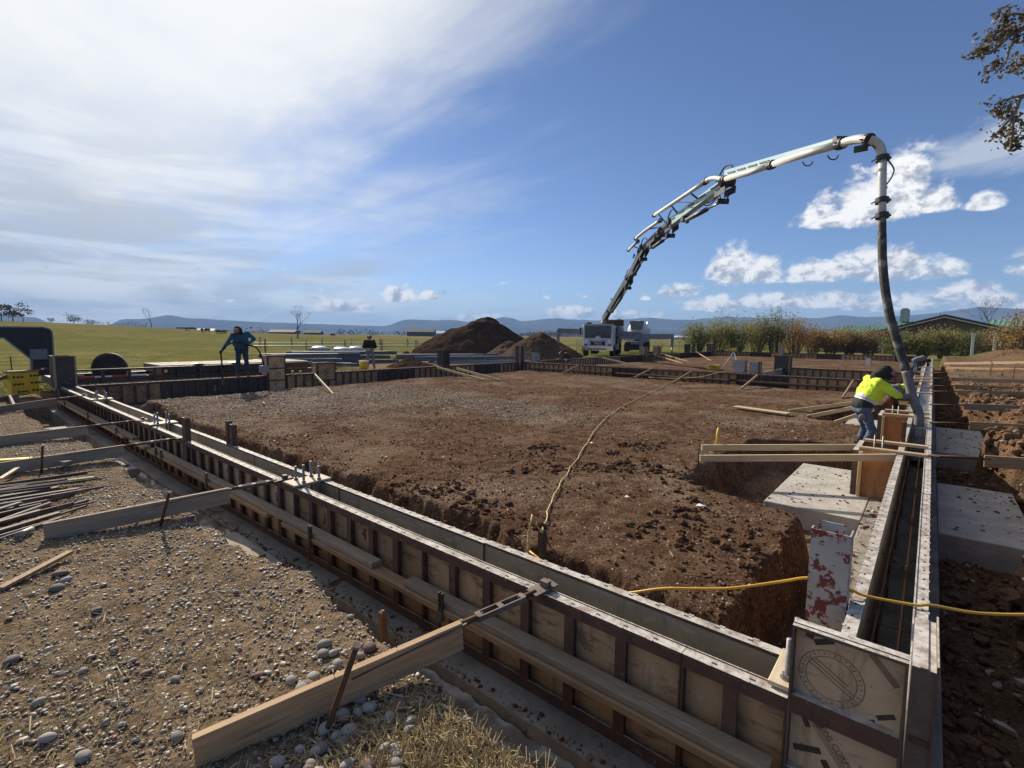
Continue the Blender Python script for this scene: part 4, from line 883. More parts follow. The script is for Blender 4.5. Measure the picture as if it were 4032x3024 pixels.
box_form('column_form', -10.5, -10.1, 47.9, 48.3, -.3, .70, 'weathered post form on the back wall below the hedge', ('lumber_grey', 'lumber_grey'))
mb = MB(); p = uz(3418, 1438, -.35); mb.box((p.x, p.y, p.z+.22), (.25, .06, .45)); mb.top('board', 'white_paint', 'short pale board leaning upright on the far pad', 'board')
mb = MB(); p = uz(3418, 1432, -.35)+Vector((.1, .6, 0)); mb.box((p.x, p.y, .1), (.10, .06, 1.3), None, 0, .2); mb.top('wood_stake', 'stake_wood', 'brown pointed stake rising behind the pale board on the far pad', 'stake')
# small form pieces at the tan box on the left wall
for y, z1, lab in ((6.02, .12, 'short pale upright block left on the low stretch of the left wall'), (6.30, .1, 'short pale upright block in the middle of the low stretch of the left wall'), (6.82, .2, 'short pale upright block right on the low stretch of the left wall')):
    board('wood_block', (-16.68, y, -.05), (-16.68, y, z1), .1, .06, 'lumber_new', label=lab, cat='block')
# ---- tripod laser, case
tp = uz(2886, 1456, -.42); t = thing('laser_level', 'builder\'s laser level on a white wooden tripod on the far pad', 'laser level', tp)
apex = tp+Vector((0, 0, 1.02))
for k in range(3):
    a = R_(200+120*k); f = tp+Vector((.62*math.cos(a), .62*math.sin(a), 0)); mb = MB(); mb.bar(f, apex, .06, .035); lg = mb.part('leg', 'white_paint', t)
    mb = MB(); mb.cyl(f, f+(apex-f)*.12, .03, 6); mb.part('foot', 'rust', lg)
mb = MB(); mb.cyl(apex, apex+Vector((0, 0, .05)), .10, 12); mb.part('head_plate', 'bolt_steel', t)
mb = MB(); mb.box(apex+Vector((0, 0, .14)), (.20, .20, .16)); mb.part('instrument', 'yellow_plastic', t)
mb = MB(); mb.cyl(apex+Vector((0, 0, .22)), apex+Vector((0, 0, .28)), .06, 10); mb.part('lens_housing', 'black_plastic', t)
cp_ = uz(2810, 1456, -.42); t = thing('instrument_case', 'yellow plastic instrument case on the far pad beside the tripod', 'case', cp_)
mb = MB(); mb.box(cp_+Vector((0, 0, .12)), (.62, .40, .22), Matrix.Rotation(.5, 3, 'Z')); mb.part('body', 'yellow_plastic', t)
mb = MB(); mb.box(cp_+Vector((0, 0, .255)), (.64, .42, .045), Matrix.Rotation(.5, 3, 'Z'), 0, .95); mb.part('lid', 'yellow_plastic', t)
mb = MB(); mb.box(cp_+Vector((.08, -.22, .16)), (.14, .03, .03), Matrix.Rotation(.5, 3, 'Z')); mb.part('handle', 'black_plastic', t)
# ---- cords
def catmull(P, k=8):
    P = [Vector(p) for p in P]; Q = [P[0]*2-P[1]]+P+[P[-1]*2-P[-2]]; out = []
    for i in range(1, len(Q)-2):
        for j in range(k):
            t_ = j/k; a, b, c, d = Q[i-1], Q[i], Q[i+1], Q[i+2]
            out.append(.5*((2*b)+(c-a)*t_+(2*a-5*b+4*c-d)*t_*t_+(3*b-a-3*c+d)*t_**3))
    return out+[P[-1]]
pts = [(1172, 1150), (1190, 1090), (1215, 1040), (1255, 980), (1300, 915), (1350, 875), (1400, 850), (1440, 828), (1470, 812)]
L = [zg(uz(x*S_, y*S_, -.36), .022) for x, y in pts]
q = zg(L[0]); L = [Vector((L[0].x+.16, L[0].y-.42, -.33)), Vector((L[0].x+.10, L[0].y-.28, -.10))]+L
P = catmull(L, 12); P = [p+Vector((.010*math.sin(i*.9)+.004*math.sin(i*2.3), .008*math.cos(i*1.1), 0)) for i, p in enumerate(P)]
P = [P[0], *[Vector((p.x, p.y, max(p.z, gz(p.x, p.y)+.018))) for p in P[1:]]]
mb = MB(); mb.tube(P, .0075, 7); mb.top('extension_cord', 'cord_pale', 'pale yellow extension cord winding across the earth pad to the cross wall', 'cord', smooth=True)
pts = [(-2.25, 1.0, -.36), (-1.75, .86, -.40), (-1.35, .82, -.32), (-1.05, .86, -.20), (-.72, 1.0, -.14), (-.46, 1.16, -.07), (-.33, 1.235, -.03), (-.20, 1.245, -.01), (-.11, 1.25, -.03), (-.04, 1.27, -.052), (.17, 1.33, -.052), (.245, 1.38, -.048), (.45, 1.55, -.09), (.75, 1.75, -.07), (1.3, 2.05, .02), (2.2, 2.4, .08)]
mb = MB(); mb.tube(catmull(pts, 8), .0085, 8); mb.top('extension_cord', 'cord_yellow', 'bright yellow cable crossing the right wall slot and passing the pale column form', 'cord', smooth=True)
p = [uz(2600+a/2.765, 950+b/2.765, 0) for a, b in ()]
mb = MB(); mb.tube(catmull([(-9.2, 18.2, -.36), (-8.2, 18.22, -.35), (-7.0, 18.25, -.22), (-6.2, 18.4, .03), (-5.8, 18.9, .03)], 8), .014, 6); mb.top('extension_cord', 'cord_pale', 'pale cord looped over the cross wall below the grey fillers', 'cord', smooth=True)
# ---- wooden stakes
def wstake(p, h, w, label, mat='stake_wood'):
    t = thing('wood_stake', label, 'stake', p); p = Vector(p); z1 = p.z+h
    mb = MB(); mb.box((p.x, p.y, p.z+h/2), (w, w, h)); mb.part('shaft', mat, t)
    mb = MB(); mb.box((p.x, p.y, z1+.006), (w, w, .012), None, 0, .45); mb.part('tip', mat, t); return t
p = uz(828*S_, 1400*S_, -.55); dq = ray(828*S_, 1322*S_); zt_ = CP.z+dq.z*(p.xy-CP.xy).length/dq.xy.length; wstake((p.x, p.y, -.86), zt_+.86, .04, 'square brown wooden stake in the trench beside the front footing')
p = uz(1171*S_, 1200*S_, -.36); wstake((p.x, p.y, -.62), .46, .05, 'grey wooden stake at the pad edge with the pale cord looped round it', 'lumber_dark')
board('plank', (-5.02, -.42, -.598), (-4.3, -.30, -.598), .14, .036, 'lumber_grey', label='loose short plank lying on the lit footing pad', cat='plank')
board('plank', (-9.5, -.42, -.598), (-8.95, -.30, -.598), .14, .036, 'lumber_grey', label='loose short plank lying on the pad under the third brace', cat='plank')
board('plank', (-13.2, -.6, -.59), (-12.9, -.35, -.59), .2, .05, 'lumber', label='loose plank end lying on the pad at the front left corner', cat='plank')
board('board', (-15.9, -.95, -.12), (-13.6, -1.05, -.14), .04, .14, 'lumber_grey', label='weathered board set on edge on the grass beside the corner', cat='board')
board('board', (-8.6, -2.2, -.15), (-8.2, -1.35, -.16), .10, .03, 'yellow_plastic', label='yellow painted lath lying on the gravel at the left', cat='board')
# ---- bundle of steel bars on the gravel at the left
random.seed(21)
k = 0
for i in range(44):
    t_ = i/43; xa = -7.3+2.7*t_; xb_ = -6.75+1.35*t_+random.uniform(-.2, .2); ya = -2.7-random.uniform(0, .3); ye = -1.0-.45*t_+random.uniform(-.35, .15)
    r = random.choice((.008, .010, .012, .016)); lay = .014+.022*random.choice((0, 0, 1, 1, 2)); za = -.185+lay
    a_ = Vector((xa+random.uniform(-.2, .2), ya, za)); b_ = Vector((xb_, ye, za+random.uniform(0, .03)))
    if i % 5 == 2:
        mb = MB(); mb.bar(a_, b_, .04, .016); nm, lab, mt = 'steel_flat', 'flat steel strip lying in the bundle of bars on the gravel', 'bar_steel'
    else:
        mb = MB(); mb.tube([a_, (a_+b_)/2+Vector((random.uniform(-.02, .02), 0, 0)), b_], r, 7); nm, lab, mt = 'steel_bar', 'round steel bar lying in the bundle on the gravel at the left', 'bar_steel'
    mb.top(nm, mt, lab, 'steel bar', 'bundle of steel bars on the gravel', smooth=(nm == 'steel_bar'))
mb = MB(); a_ = uz(0, 1272*S_, -.17); b_ = uz(152*S_, 1192*S_, -.15); mb.bar(a_, b_, .045, .02); mb.top('wood_lath', 'lumber', 'single brown lath lying apart from the bar bundle on the gravel', 'lath')
mb = MB(); a_ = uz(0, 1035*S_, -.14); b_ = uz(40*S_, 1010*S_, -.12); mb.bar(a_, b_, .04, .02); mb.top('wood_lath', 'lumber_new', 'yellowish lath lying on top of the bar bundle', 'lath')
mb = MB(); p = uz(70*S_, 1143*S_, -.15); mb.cyl(p, p+Vector((.09, -.10, 0)), .022, 10); mb.top('pipe_piece', 'bolt_steel', 'short bright pipe end lying among the bars on the gravel', 'pipe', smooth=True)
mb = MB(); p = uz(140*S_, 1000*S_, -.12); mb.box(p, (.12, .07, .05), Matrix.Rotation(.4, 3, 'Z')); mb.top('concrete_chunk', 'concrete_dark', 'dark square block lying on the gravel beyond the bars', 'block')
rebar(None, None, .008, 'bent_bar', 'thin bent rusty bar lying on the earth pad near the front edge', None, [zg(uz(930*S_, 1072*S_, -.36), .02), zg(uz(962*S_, 1058*S_, -.36), .05), zg(uz(1035*S_, 1082*S_, -.36), .015)])
# ---- braces outside the right wall (lying out over the bank)
R8 = [((.30, 6.0), (3.6, 6.45), 'lumber', 'reddish plank brace outside the right wall over the nearest shaded pad'), ((.30, 9.25), (2.3, 9.45), 'lumber', 'reddish plank brace outside the right wall, second from the yellow cable'), ((.34, 12.4), (4.2, 12.7), 'lumber_grey', 'grey plank brace outside the right wall lying over the lumpy bank'),
      ((.34, 16.1), (4.5, 16.3), 'lumber', 'long plank brace outside the right wall in the upper pair, nearer one'), ((.34, 18.3), (4.8, 18.2), 'lumber', 'long plank brace outside the right wall in the upper pair, farther one'), ((.34, 22.2), (5.0, 21.0), 'lumber_grey', 'slanting plank brace outside the right wall crossing a stake'),
      ((.34, 26.5), (4.6, 24.0), 'lumber_grey', 'slanting plank brace outside the right wall halfway along'), ((.34, 31.5), (4.3, 28.0), 'lumber', 'slanting plank brace outside the right wall below the red earth mound'), ((.34, 38.0), (3.9, 32.5), 'lumber_grey', 'farthest slanting plank brace outside the right wall')]
for (a, b, mt, lab) in R8:
    t = thing('form_brace', lab, 'brace', (*a, -.1), 'right wall braces'); A = Vector((a[0]+.42, a[1]+(b[1]-a[1])*.1, -.05)); Bq = Vector((b[0], b[1], max(gz(*b), -.12)+.06))
    board('plank', A, Bq, .04, .14, mt, t); A0 = Vector((.21, a[1], ZR+.012))
    mb = MB(); mb.tube([A0, A+Vector((.05, 0, .03))], .018, 6); mb.part('threaded_rod', 'rust', t, True)
    mb = MB(); mb.bar(A0.lerp(A, .35)+Vector((0, .02, .01)), A0.lerp(A, .85)+Vector((0, .02, .02)), .012, .03); mb.part('turnbuckle', 'bar_steel', t)
    mb = MB(); mb.bar(A0-Vector((.03, 0, -.004)), A0+Vector((.10, 0, .004)), .09, .008); mb.part('head_plate', 'bar_steel', t)
board('plank', (1.05, 9.3, -.22), (2.2, 9.5, -.14), .04, .12, 'lumber_new', label='short pale plank under the second reddish brace', cat='plank')
for i, (x, y) in enumerate(((2.3, 21.7), (2.0, 25.4), (2.2, 28.9), (2.6, 16.4), (3.0, 12.5))):
    steel_stake((x, y, -.2), (x+.03, y, .5), 'thin stake standing at a plank brace on the outer bank', .012, 'stakes on the outer bank')
# tie boards spanning the far part of the right slot
for i, y in enumerate((15.2, 17.4, 20.0, 23.0, 26.5, 31.0)):
    board('tie_board', (-.30, y, ZR+.024), (.24, y+.05, ZR+.024), .08, .038, 'lumber_new', label='pale tie board nailed across the far stretch of the right wall forms', cat='board', group='tie boards on the right wall')
# ------------------------------------------------------------------ people (one continuous remeshed body each)
def capsule(mb, a, b, r0, r1, n=12):
    a, b = Vector(a), Vector(b); d = b-a; L = max(d.length, 1e-4); u = d/L; pts = []; rs = []
    for k in range(5): t = math.pi/2*(1-k/4); pts.append(a-u*r0*math.sin(t)*.999); rs.append(max(.002, r0*math.cos(t)))
    for k in range(5): t = math.pi/2*k/4; pts.append(b+u*r1*math.sin(t)*.999); rs.append(max(.002, r1*math.cos(t)))
    mb.tube(pts, rs, n)
def person(label, loc, face, J, mats, voxel=.017, group=None, extras=None):
    """J: joints in the person's own frame (x right, y forward, z up); mats: dict region -> material"""
    loc = Vector(loc); f = Vector((face[0], face[1], 0)).normalized(); r = Vector((f.y, -f.x, 0)); Mx = Matrix((r, f, Vector((0, 0, 1)))).transposed()
    g = {k: Mx @ Vector(v) for k, v in J.items()}; fw = Mx @ Vector(J.get('look', (0, 1, 0))).normalized()
    caps = []
    def c(region, a, b, r0, r1): caps.append((region, Vector(a), Vector(b), r0, r1))
    pel, che, nek, hed = g['pelvis'], g['chest'], g['neck'], g['head']
    side = (g['shR']-g['shL']).normalized()
    hs = (g['hipR']-g['hipL']).normalized()
    for s in (-1, 1):
        c('torso', pel+hs*.065*s+(che-pel)*.18, che+side*.085*s, .135, .145); c('torso', che+side*.08*s, (che+nek)/2+side*.05*s, .135, .10)
    c('torso', pel+(che-pel)*.1, che, .14, .16)
    c('legs', g['hipL'], g['hipR'], .12, .12)
    c('skin', nek, hed, .058, .06)
    up = (hed-nek).normalized()
    c('head', hed+up*.02, hed+up*.085, .088, .09); c('head', hed-up*.035+fw*.03, hed+up*.02+fw*.025, .062, .07); c('head', hed+fw*.10, hed+up*.03+fw*.09, .014, .012)
    for s, q in ((-1, 'L'), (1, 'R')):
        c('arms', g['sh'+q], g['el'+q], .075, .060); c('arms', g['el'+q], g['ha'+q], .058, .045)
        c('torso', che+(nek-che)*.5, g['sh'+q], .09, .08)
        hd = (g['ha'+q]-g['el'+q]).normalized(); pa = g['ha'+q]+hd*.055; c('hands', g['ha'+q], pa, .040, .043)
        w = hd.cross(fw); w = w.normalized() if w.length > .1 else Vector((1, 0, 0)); cu = Vector((0, 0, -1)) if abs(hd.z) < .8 else fw
        for k in range(4):
            b0 = pa+w*(.028-.019*k)+hd*.02; c('hands', b0, b0+(hd*.7+cu*.6).normalized()*(.045+.008*(k in (1, 2))), .0125, .011)
        c('hands', g['ha'+q]+hd*.02+w*.035, g['ha'+q]+hd*.065+w*.055, .014, .012)
        c('legs', g['hip'+q], g['kn'+q], .098, .072); c('legs', g['kn'+q], g['an'+q], .072, .058)
        toe = g['an'+q]+(g['to'+q] if ('to'+q) in g else f*.15)-Vector((0, 0, .035))
        c('boots', g['an'+q]-Vector((0, 0, .04))-f*.03, toe, .052, .045); c('boots', g['an'+q]+Vector((0, 0, .07)), g['an'+q]-Vector((0, 0, .04)), .062, .055)
    for e in (extras or []): c(e[0], Mx @ Vector(e[1]), Mx @ Vector(e[2]), e[3], e[4])
    mb = MB()
    for q in caps: capsule(mb, q[1], q[2], q[3], q[4])
    tmp = bpy.data.objects.new('tmp', mb.mesh('tmp', 'skin')); link(tmp)
    md = tmp.modifiers.new('r', 'REMESH'); md.mode = 'VOXEL'; md.voxel_size = voxel
    sm = tmp.modifiers.new('s', 'SMOOTH'); sm.factor = .5; sm.iterations = 3
    dg = bpy.context.evaluated_depsgraph_get(); me = bpy.data.meshes.new_from_object(tmp.evaluated_get(dg)); bpy.data.objects.remove(tmp)
    me.name = 'person'; me.materials.clear(); regs = list(dict.fromkeys(q[0] for q in caps)); 
    for q in regs: me.materials.append(MATS[mats[q]])
    n = len(me.polygons); ctr = np.empty(n*3); me.polygons.foreach_get('center', ctr); ctr = ctr.reshape(-1, 3); best = np.full(n, 9.); idx = np.zeros(n, int)
    for q in caps:
        a = np.array(q[1]); d = np.array(q[2])-a; L2 = max(d@d, 1e-9); t = np.clip(((ctr-a)@d)/L2, 0, 1); dist_ = np.linalg.norm(ctr-a-t[:, None]*d, axis=1)-(q[3]+(q[4]-q[3])*t)
        m_ = dist_ < best; best[m_] = dist_[m_]; idx[m_] = regs.index(q[0])
    me.polygons.foreach_set('material_index', idx.astype(np.int32)); me.polygons.foreach_set('use_smooth', np.full(n, True))
    co = np.empty(len(me.vertices)*3); me.vertices.foreach_get('co', co); co = co.reshape(-1, 3); no = np.empty(len(me.vertices)*3); me.vertices.foreach_get('normal', no)
    w = (fbm(co[:, 0]*9+co[:, 1]*5, co[:, 2]*11, 3, 77)*.020+np.abs(perlin(co[:, 0]*7-co[:, 1]*6+co[:, 2]*9, co[:, 2]*17+co[:, 0]*5, 79))*.030-.008); me.vertices.foreach_set('co', (co+no.reshape(-1, 3)*w[:, None]).ravel()); me.update()
    o = bpy.data.objects.new('person', me); link(o); o.location = loc; OFF[o.name] = loc; tag(o, label, 'person', group)
    return o, {k: loc+v for k, v in g.items()}, loc, Mx
def eyes(o, g, Mx, look):
    h = g['head']; fw = (Mx @ Vector(look)).normalized(); sd = fw.cross(Vector((0, 0, 1))).normalized()
    for s in (-1, 1): mb = MB(); mb.sphere(h+fw*.088+sd*.032*s+Vector((0, 0, .045)), .012, 8, 5); mb.part('eye', 'black_plastic', o, True)
# worker in blue with the vibrator, standing on the left wall
J = dict(pelvis=(0, -.08, .90), chest=(.02, .14, 1.22), neck=(.05, .28, 1.39), head=(.09, .40, 1.43), shL=(-.20, .18, 1.37), elL=(-.37, .12, 1.20), haL=(-.18, .28, 1.02), shR=(.23, .22, 1.32), elR=(.40, .34, 1.06), haR=(.54, .48, .84),
         hipL=(-.09, -.05, .88), knL=(-.12, .02, .48), anL=(-.15, -.03, .10), hipR=(.09, -.05, .88), knR=(.11, .03, .48), anR=(.14, -.01, .10), look=(.1, .75, -.65))
cd = (CP-Vector((-16.82, 4.45, 0)))
mats = dict(torso='cloth_blue', arms='cloth_blue', legs='cloth_navy', skin='skin', head='skin', hands='cloth_black', boots='boot', hood='cloth_black')
ob, g, loc, Mx = person('worker in blue coat and trousers guiding a vibrator hose on the left wall', (-16.82, 4.45, .012), (cd.x+3, cd.y-1), J, mats, extras=[('hood', (.05, .25, 1.41), (.09, .38, 1.50), .105, .118), ('hood', (.09, .40, 1.47), (.10, .45, 1.44), .112, .10), ('torso', (-.07, .06, 1.08), (.09, .06, 1.08), .17, .17)])
mb = MB(); mb.box(g['hipR']+Vector((0, 0, .05)), (.08, .10, .14)); mb.part('tool_pouch', 'black_plastic', ob)
mb = MB(); P = catmull([g['haR']+Vector((.10, -.05, -.88)), g['haR']+Vector((.04, -.03, -.42)), g['haR'], g['haR'].lerp(g['haL'], .5)+Vector((.12, -.1, .16)), g['haL'], g['haL']+(Mx @ Vector((-.26, -.05, -.12))), g['haL']+(Mx @ Vector((-.40, -.15, -.45))), g['haL']+(Mx @ Vector((-.44, -.2, -.72)))], 8)
mb = MB(); mb.tube(P, .024, 8); v = mb.top('vibrator', 'rubber', 'black concrete vibrator hose in the hands of the worker in blue', 'vibrator', smooth=True)
mb = MB(); mb.tube([P[0]+Vector((.02, 0, -.30)), P[0]], .036, 8); mb.part('head', 'bar_steel', v, True)
q = P[-1]; mb = MB(); mb.box(q+Vector((0, 0, -.08)), (.26, .22, .22)); mb.part('motor', 'block_grey', v)
# worker in yellow
J = dict(pelvis=(0, -.08, .86), chest=(-.02, .02, 1.19), neck=(0, .12, 1.38), head=(.02, .22, 1.44), shL=(-.22, .06, 1.33), elL=(-.30, .33, 1.15), haL=(-.10, .60, 1.24), shR=(.22, .04, 1.31), elR=(.35, .28, 1.10), haR=(.02, .58, 1.06),
         hipL=(-.10, -.10, .82), knL=(-.14, .04, .45), anL=(-.16, -.06, .09), hipR=(.10, -.10, .82), knR=(.16, .02, .44), anR=(.20, -.14, .09), look=(0, .8, -.6))
mats = dict(torso='cloth_hivis', arms='cloth_hivis', legs='denim', skin='skin', head='skin', hands='glove', boots='boot', shirt='cloth_black', stripe='tape', sleeve='cloth_grey', hood='cloth_black')
ob, g, loc, Mx = person('worker in bright yellow jacket and dirty jeans bending to hold the concrete hose', (-.66, 8.86, -.675), (.88, .48), J, mats, .013,
    extras=[('stripe', (-.255, .245, 1.215), (-.275, .285, 1.19), .086, .084), ('stripe', (.285, .185, 1.18), (.315, .225, 1.15), .086, .084), ('shirt', (-.07, -.09, .90), (.07, -.09, .90), .152, .152), ('stripe', (-.06, -.03, 1.01), (.06, -.03, 1.01), .166, .166), ('sleeve', (-.25, .42, 1.18), (-.14, .55, 1.22), .066, .056), ('sleeve', (.28, .37, 1.09), (.10, .53, 1.07), .066, .056), ('torso', (-.10, .0, 1.10), (.10, .02, 1.10), .172, .172), ('hood', (0, .10, 1.40), (.02, .21, 1.50), .105, .118), ('hood', (.02, .21, 1.46), (.02, .26, 1.44), .112, .10), ('torso', (-.2, .08, 1.31), (-.27, .26, 1.20), .088, .080), ('torso', (.2, .06, 1.28), (.32, .22, 1.15), .088, .080)])
mb = MB(); mb.sphere(g['haL'].lerp(g['shL'], 1.0)*0+g['hipR']+Vector((-.02, -.10, -.14)), .06, 10, 6, 0, (1, .5, 1)); mb.part('knee_patch', 'cloth_grey', ob, True)
YW = g
# worker in dark hoodie with remote control
cd = CP-Vector((-21.3, 12.2, 0))
J = dict(pelvis=(0, 0, .93), chest=(0, .02, 1.26), neck=(0, .02, 1.47), head=(0, .04, 1.55), shL=(-.20, .02, 1.42), elL=(-.31, .04, 1.13), haL=(-.13, .24, 1.02), shR=(.20, .02, 1.42), elR=(.31, .04, 1.13), haR=(.13, .24, 1.02),
         hipL=(-.09, 0, .90), knL=(-.16, .04, .50), anL=(-.20, 0, .10), hipR=(.09, 0, .90), knR=(.10, .03, .50), anR=(.12, 0, .10), look=(-.35, .8, .35))
mats = dict(torso='cloth_black', arms='cloth_black', legs='denim_grey', skin='skin', head='skin', hands='skin', boots='boot')
ob, g, loc, Mx = person('worker in black hooded jacket and grey jeans holding a remote control beside the yellow pail', (-21.3, 12.2, -.36), (cd.x, cd.y), J, mats)
mb = MB(); mb.sphere(g['head']+Vector((0, 0, .06))-(Mx @ Vector((0, .025, 0))), .117, 14, 9, 0, (1, 1, 1.02)); mb.part('black_hood', 'cloth_black', ob, True)
mb = MB(); p = g['head']+(Mx @ Vector((0, .12, .075))); mb.box(p, (.17, .10, .018), Mx); mb.part('cap_brim', 'cloth_grey', ob)
eyes(ob, g, Mx, (-.35, .8, .2))
t = thing('remote_control', 'grey and red boom remote control held by the worker in black', 'remote control', loc+(Mx @ Vector((0, .33, .97))))
mb = MB(); mb.box(loc+(Mx @ Vector((0, .33, 1.0))), (.36, .18, .14), Mx); mb.part('body', 'block_grey', t); mb = MB(); mb.box(loc+(Mx @ Vector((-.08, .43, 1.0))), (.10, .02, .09), Mx); mb.part('switch_plate', 'reflector_red', t)
# crouching worker in brown at the left wall beyond the cross wall
p0 = ux(2242, 1424, -16.25); 
J = dict(pelvis=(0, -.12, .50), chest=(0, .18, .72), neck=(0, .36, .80), head=(0, .46, .80), shL=(-.19, .26, .76), elL=(-.22, .46, .56), haL=(-.10, .66, .46), shR=(.19, .26, .76), elR=(.22, .46, .56), haR=(.10, .66, .46),
         hipL=(-.10, -.12, .48), knL=(-.16, .20, .38), anL=(-.16, -.05, .09), hipR=(.10, -.12, .48), knR=(.16, .20, .38), anR=(.16, -.05, .09), look=(0, .8, -.5))
mats = dict(torso='cloth_brown', arms='cloth_brown', legs='cloth_grey', skin='skin', head='skin', hands='skin', boots='boot')
ob, g, loc, Mx = person('worker in brown sweatshirt crouching over the left wall in front of the near dirt pile', (p0.x, p0.y, -.44), (-.86, -.5), J, mats)
mb = MB(); mb.sphere(g['head']+Vector((0, 0, .05)), .115, 12, 8); mb.part('brown_cap', 'cloth_brown', ob, True)
# far worker bending at the end of the right wall
J = dict(pelvis=(0, -.15, .86), chest=(0, .22, .98), neck=(0, .40, .92), head=(0, .50, .86), shL=(-.19, .30, .94), elL=(-.22, .42, .68), haL=(-.14, .50, .44), shR=(.19, .30, .94), elR=(.22, .42, .68), haR=(.14, .50, .44),
         hipL=(-.10, -.15, .84), knL=(-.13, -.02, .45), anL=(-.13, -.1, .09), hipR=(.10, -.15, .84), knR=(.13, -.02, .45), anR=(.13, -.1, .09), look=(0, .4, -.9))
mats = dict(torso='cloth_grey', arms='cloth_brown', legs='denim', skin='skin', head='cloth_black', hands='glove', boots='boot')
person('worker in grey jacket bent double over the far end of the right wall', (-.45, 35.5, -.68), (.9, .35), J, mats)
# ------------------------------------------------------------------ concrete pump truck with its boom
TP = ud(2352, 1404, 39.0); TZ = TP.z
face2 = Vector((.40, -.916, 0)).normalized(); sideT = Vector((face2.y, -face2.x, 0))*-1      # sideT: image right
TM = Matrix((sideT, -face2, Vector((0, 0, 1)))).transposed()                                    # local x = image right, y = rearwards, z up
def tl(x, y, z): return Vector((TP.x, TP.y, TZ))+TM @ Vector((x, y, z))
truck = thing('pump_truck', 'white concrete pump truck with outriggers spread and its long boom raised', 'pump truck', (TP.x, TP.y, TZ))
def tb(name, mat, c, s, par=None, taper=1.0):
    mb = MB(); mb.box(tl(*c), s, TM, 0, taper); return mb.part(name, mat, par or truck)
def wheel(parent, c, r=.52, w=.30, axis_=None, M3=None, rim='bolt_steel', dual=False):
    ax = (M3 or TM) @ Vector((1, 0, 0)); c = Vector(c); mb = MB(); n = 20
    prof = [(-w*.5, r*.58), (-w*.49, r*.93), (-w*.36, r), (w*.36, r), (w*.49, r*.93), (w*.5, r*.58)]
    mb.tube([c+ax*p[0] for p in prof], [p[1] for p in prof], n, cap=False); wh = mb.part('wheel', 'rubber', parent, False)
    mb = MB(); mb.tube([c-ax*w*.42, c-ax*w*.1, c+ax*w*.1, c+ax*w*.42], [r*.60, r*.42, r*.42, r*.60], n); mb.part('rim', rim, wh)
    return wh
cab = tb('cab', 'truck_white', (0, .95, 1.62), (2.42, 1.75, 1.75)); md = cab.modifiers.new('b', 'BEVEL'); md.width = .10; md.segments = 3
w_ = tb('windshield', 'glass_dark', (-.02, .068, 1.93), (2.06, .03, .95)); tb('mullion', 'black_plastic', (-.02, .045, 1.93), (.035, .02, .95), w_)
for s in (-.55, .35):
    mb = MB(); mb.bar(tl(s+.35, .035, 1.50), tl(s, .035, 2.05), .04, .02); mb.part('wiper', 'black_plastic', w_)
tb('roof_visor', 'truck_white', (0, .15, 2.53), (2.3, .35, .07)); tb('air_horn', 'black_plastic', (-.75, .4, 2.63), (.38, .25, .12))
mb = MB(); mb.prism([(-.30, 0), (.30, 0), (.22, .26), (0, .42), (-.22, .26)], 'y', -.03, 0); mb.v = [tuple(tl(v[0], v[1]+.04, v[2]+1.24)) for v in mb.v]; mb.part('badge', 'truck_white', truck)
gr = tb('grille', 'black_plastic', (0, .055, 1.02), (1.10, .06, .46))
for z in (.86, 1.17): tb('grille_bar', 'chrome', (0, .018, z), (.95, .02, .03), gr)
writing('MACK', .20, 'chrome', gr, tl(0, .022, 1.015), (TM @ Vector((1, 0, 0)), Vector((0, 0, 1)), TM @ Vector((0, -1, 0))))
for s in (-1, 1):
    hl = tb('headlight', 'truck_white', (s*.93, .05, 1.10), (.44, .07, .62)); mb = MB(); mb.cyl(tl(s*.93, .0, 1.20), tl(s*.93, .03, 1.20), .13, 14); mb.part('lens', 'chrome', hl); tb('indicator', 'black_plastic', (s*.93, .01, .92), (.24, .02, .11), hl)
    m_ = tb('mirror', 'black_plastic', (s*1.42, .35, 2.0), (.12, .18, .55)); mb = MB(); mb.cyl(tl(s*1.2, .4, 2.2), tl(s*1.42, .35, 2.2), .02, 6); mb.part('arm', 'black_plastic', m_)
bp = tb('bumper', 'chrome', (0, -.05, .66), (2.44, .32, .36)); tb('bumper_plate', 'white_paint', (0, -.215, .72), (.60, .02, .2), bp); tb('tow_slot', 'black_plastic', (0, -.218, .60), (1.4, .02, .09), bp)
tb('chassis', 'truck_grey', (0, 6.0, .95), (1.0, 10.2, .35)); tb('deck', 'truck_grey', (0, 5.8, 1.28), (2.3, 7.6, .28))
for y in (.95, 5.6, 7.0):
    for s in (-1, 1): wheel(truck, tl(s*(1.05 if y < 2 else 1.0), y, .53), .53, .34 if y < 2 else .55, M3=TM)
for s in (-1, 1): tb('side_tank', 'truck_grey', (s*1.0, 3.2, .85), (.5, 1.6, .6)); 
tb('tool_locker', 'white_paint', (1.12, 4.45, .85), (.25, .35, .75)); tb('hopper', 'truck_grey', (0, 10.6, 1.3), (1.9, 1.2, .9), None, 1.25)
tb('water_tank', 'truck_grey', (.72, 4.9, 1.95), (1.5, 4.2, 1.0)); tb('pump_cell', 'boom_dark', (1.05, 3.4, 1.45), (.55, 2.6, .9)); tb('hose_rack', 'rust', (.85, 3.4, 2.72), (1.7, .8, .5)); tb('rack_post', 'truck_white', (1.35, 3.2, 2.7), (.34, .34, .75))
tb('pedestal', 'truck_grey', (-.3, 2.55, 1.75), (1.25, 1.2, 1.2)); mb = MB(); mb.cyl(tl(-.3, 2.55, 2.3), tl(-.3, 2.55, 2.65), .5, 16); mb.part('turret', 'truck_white', truck)
mb = MB(); mb.cyl(tl(.1, 1.95, 2.45), tl(.1, 1.95, 2.85), .08, 10); mb.part('exhaust', 'bolt_steel', truck, True)
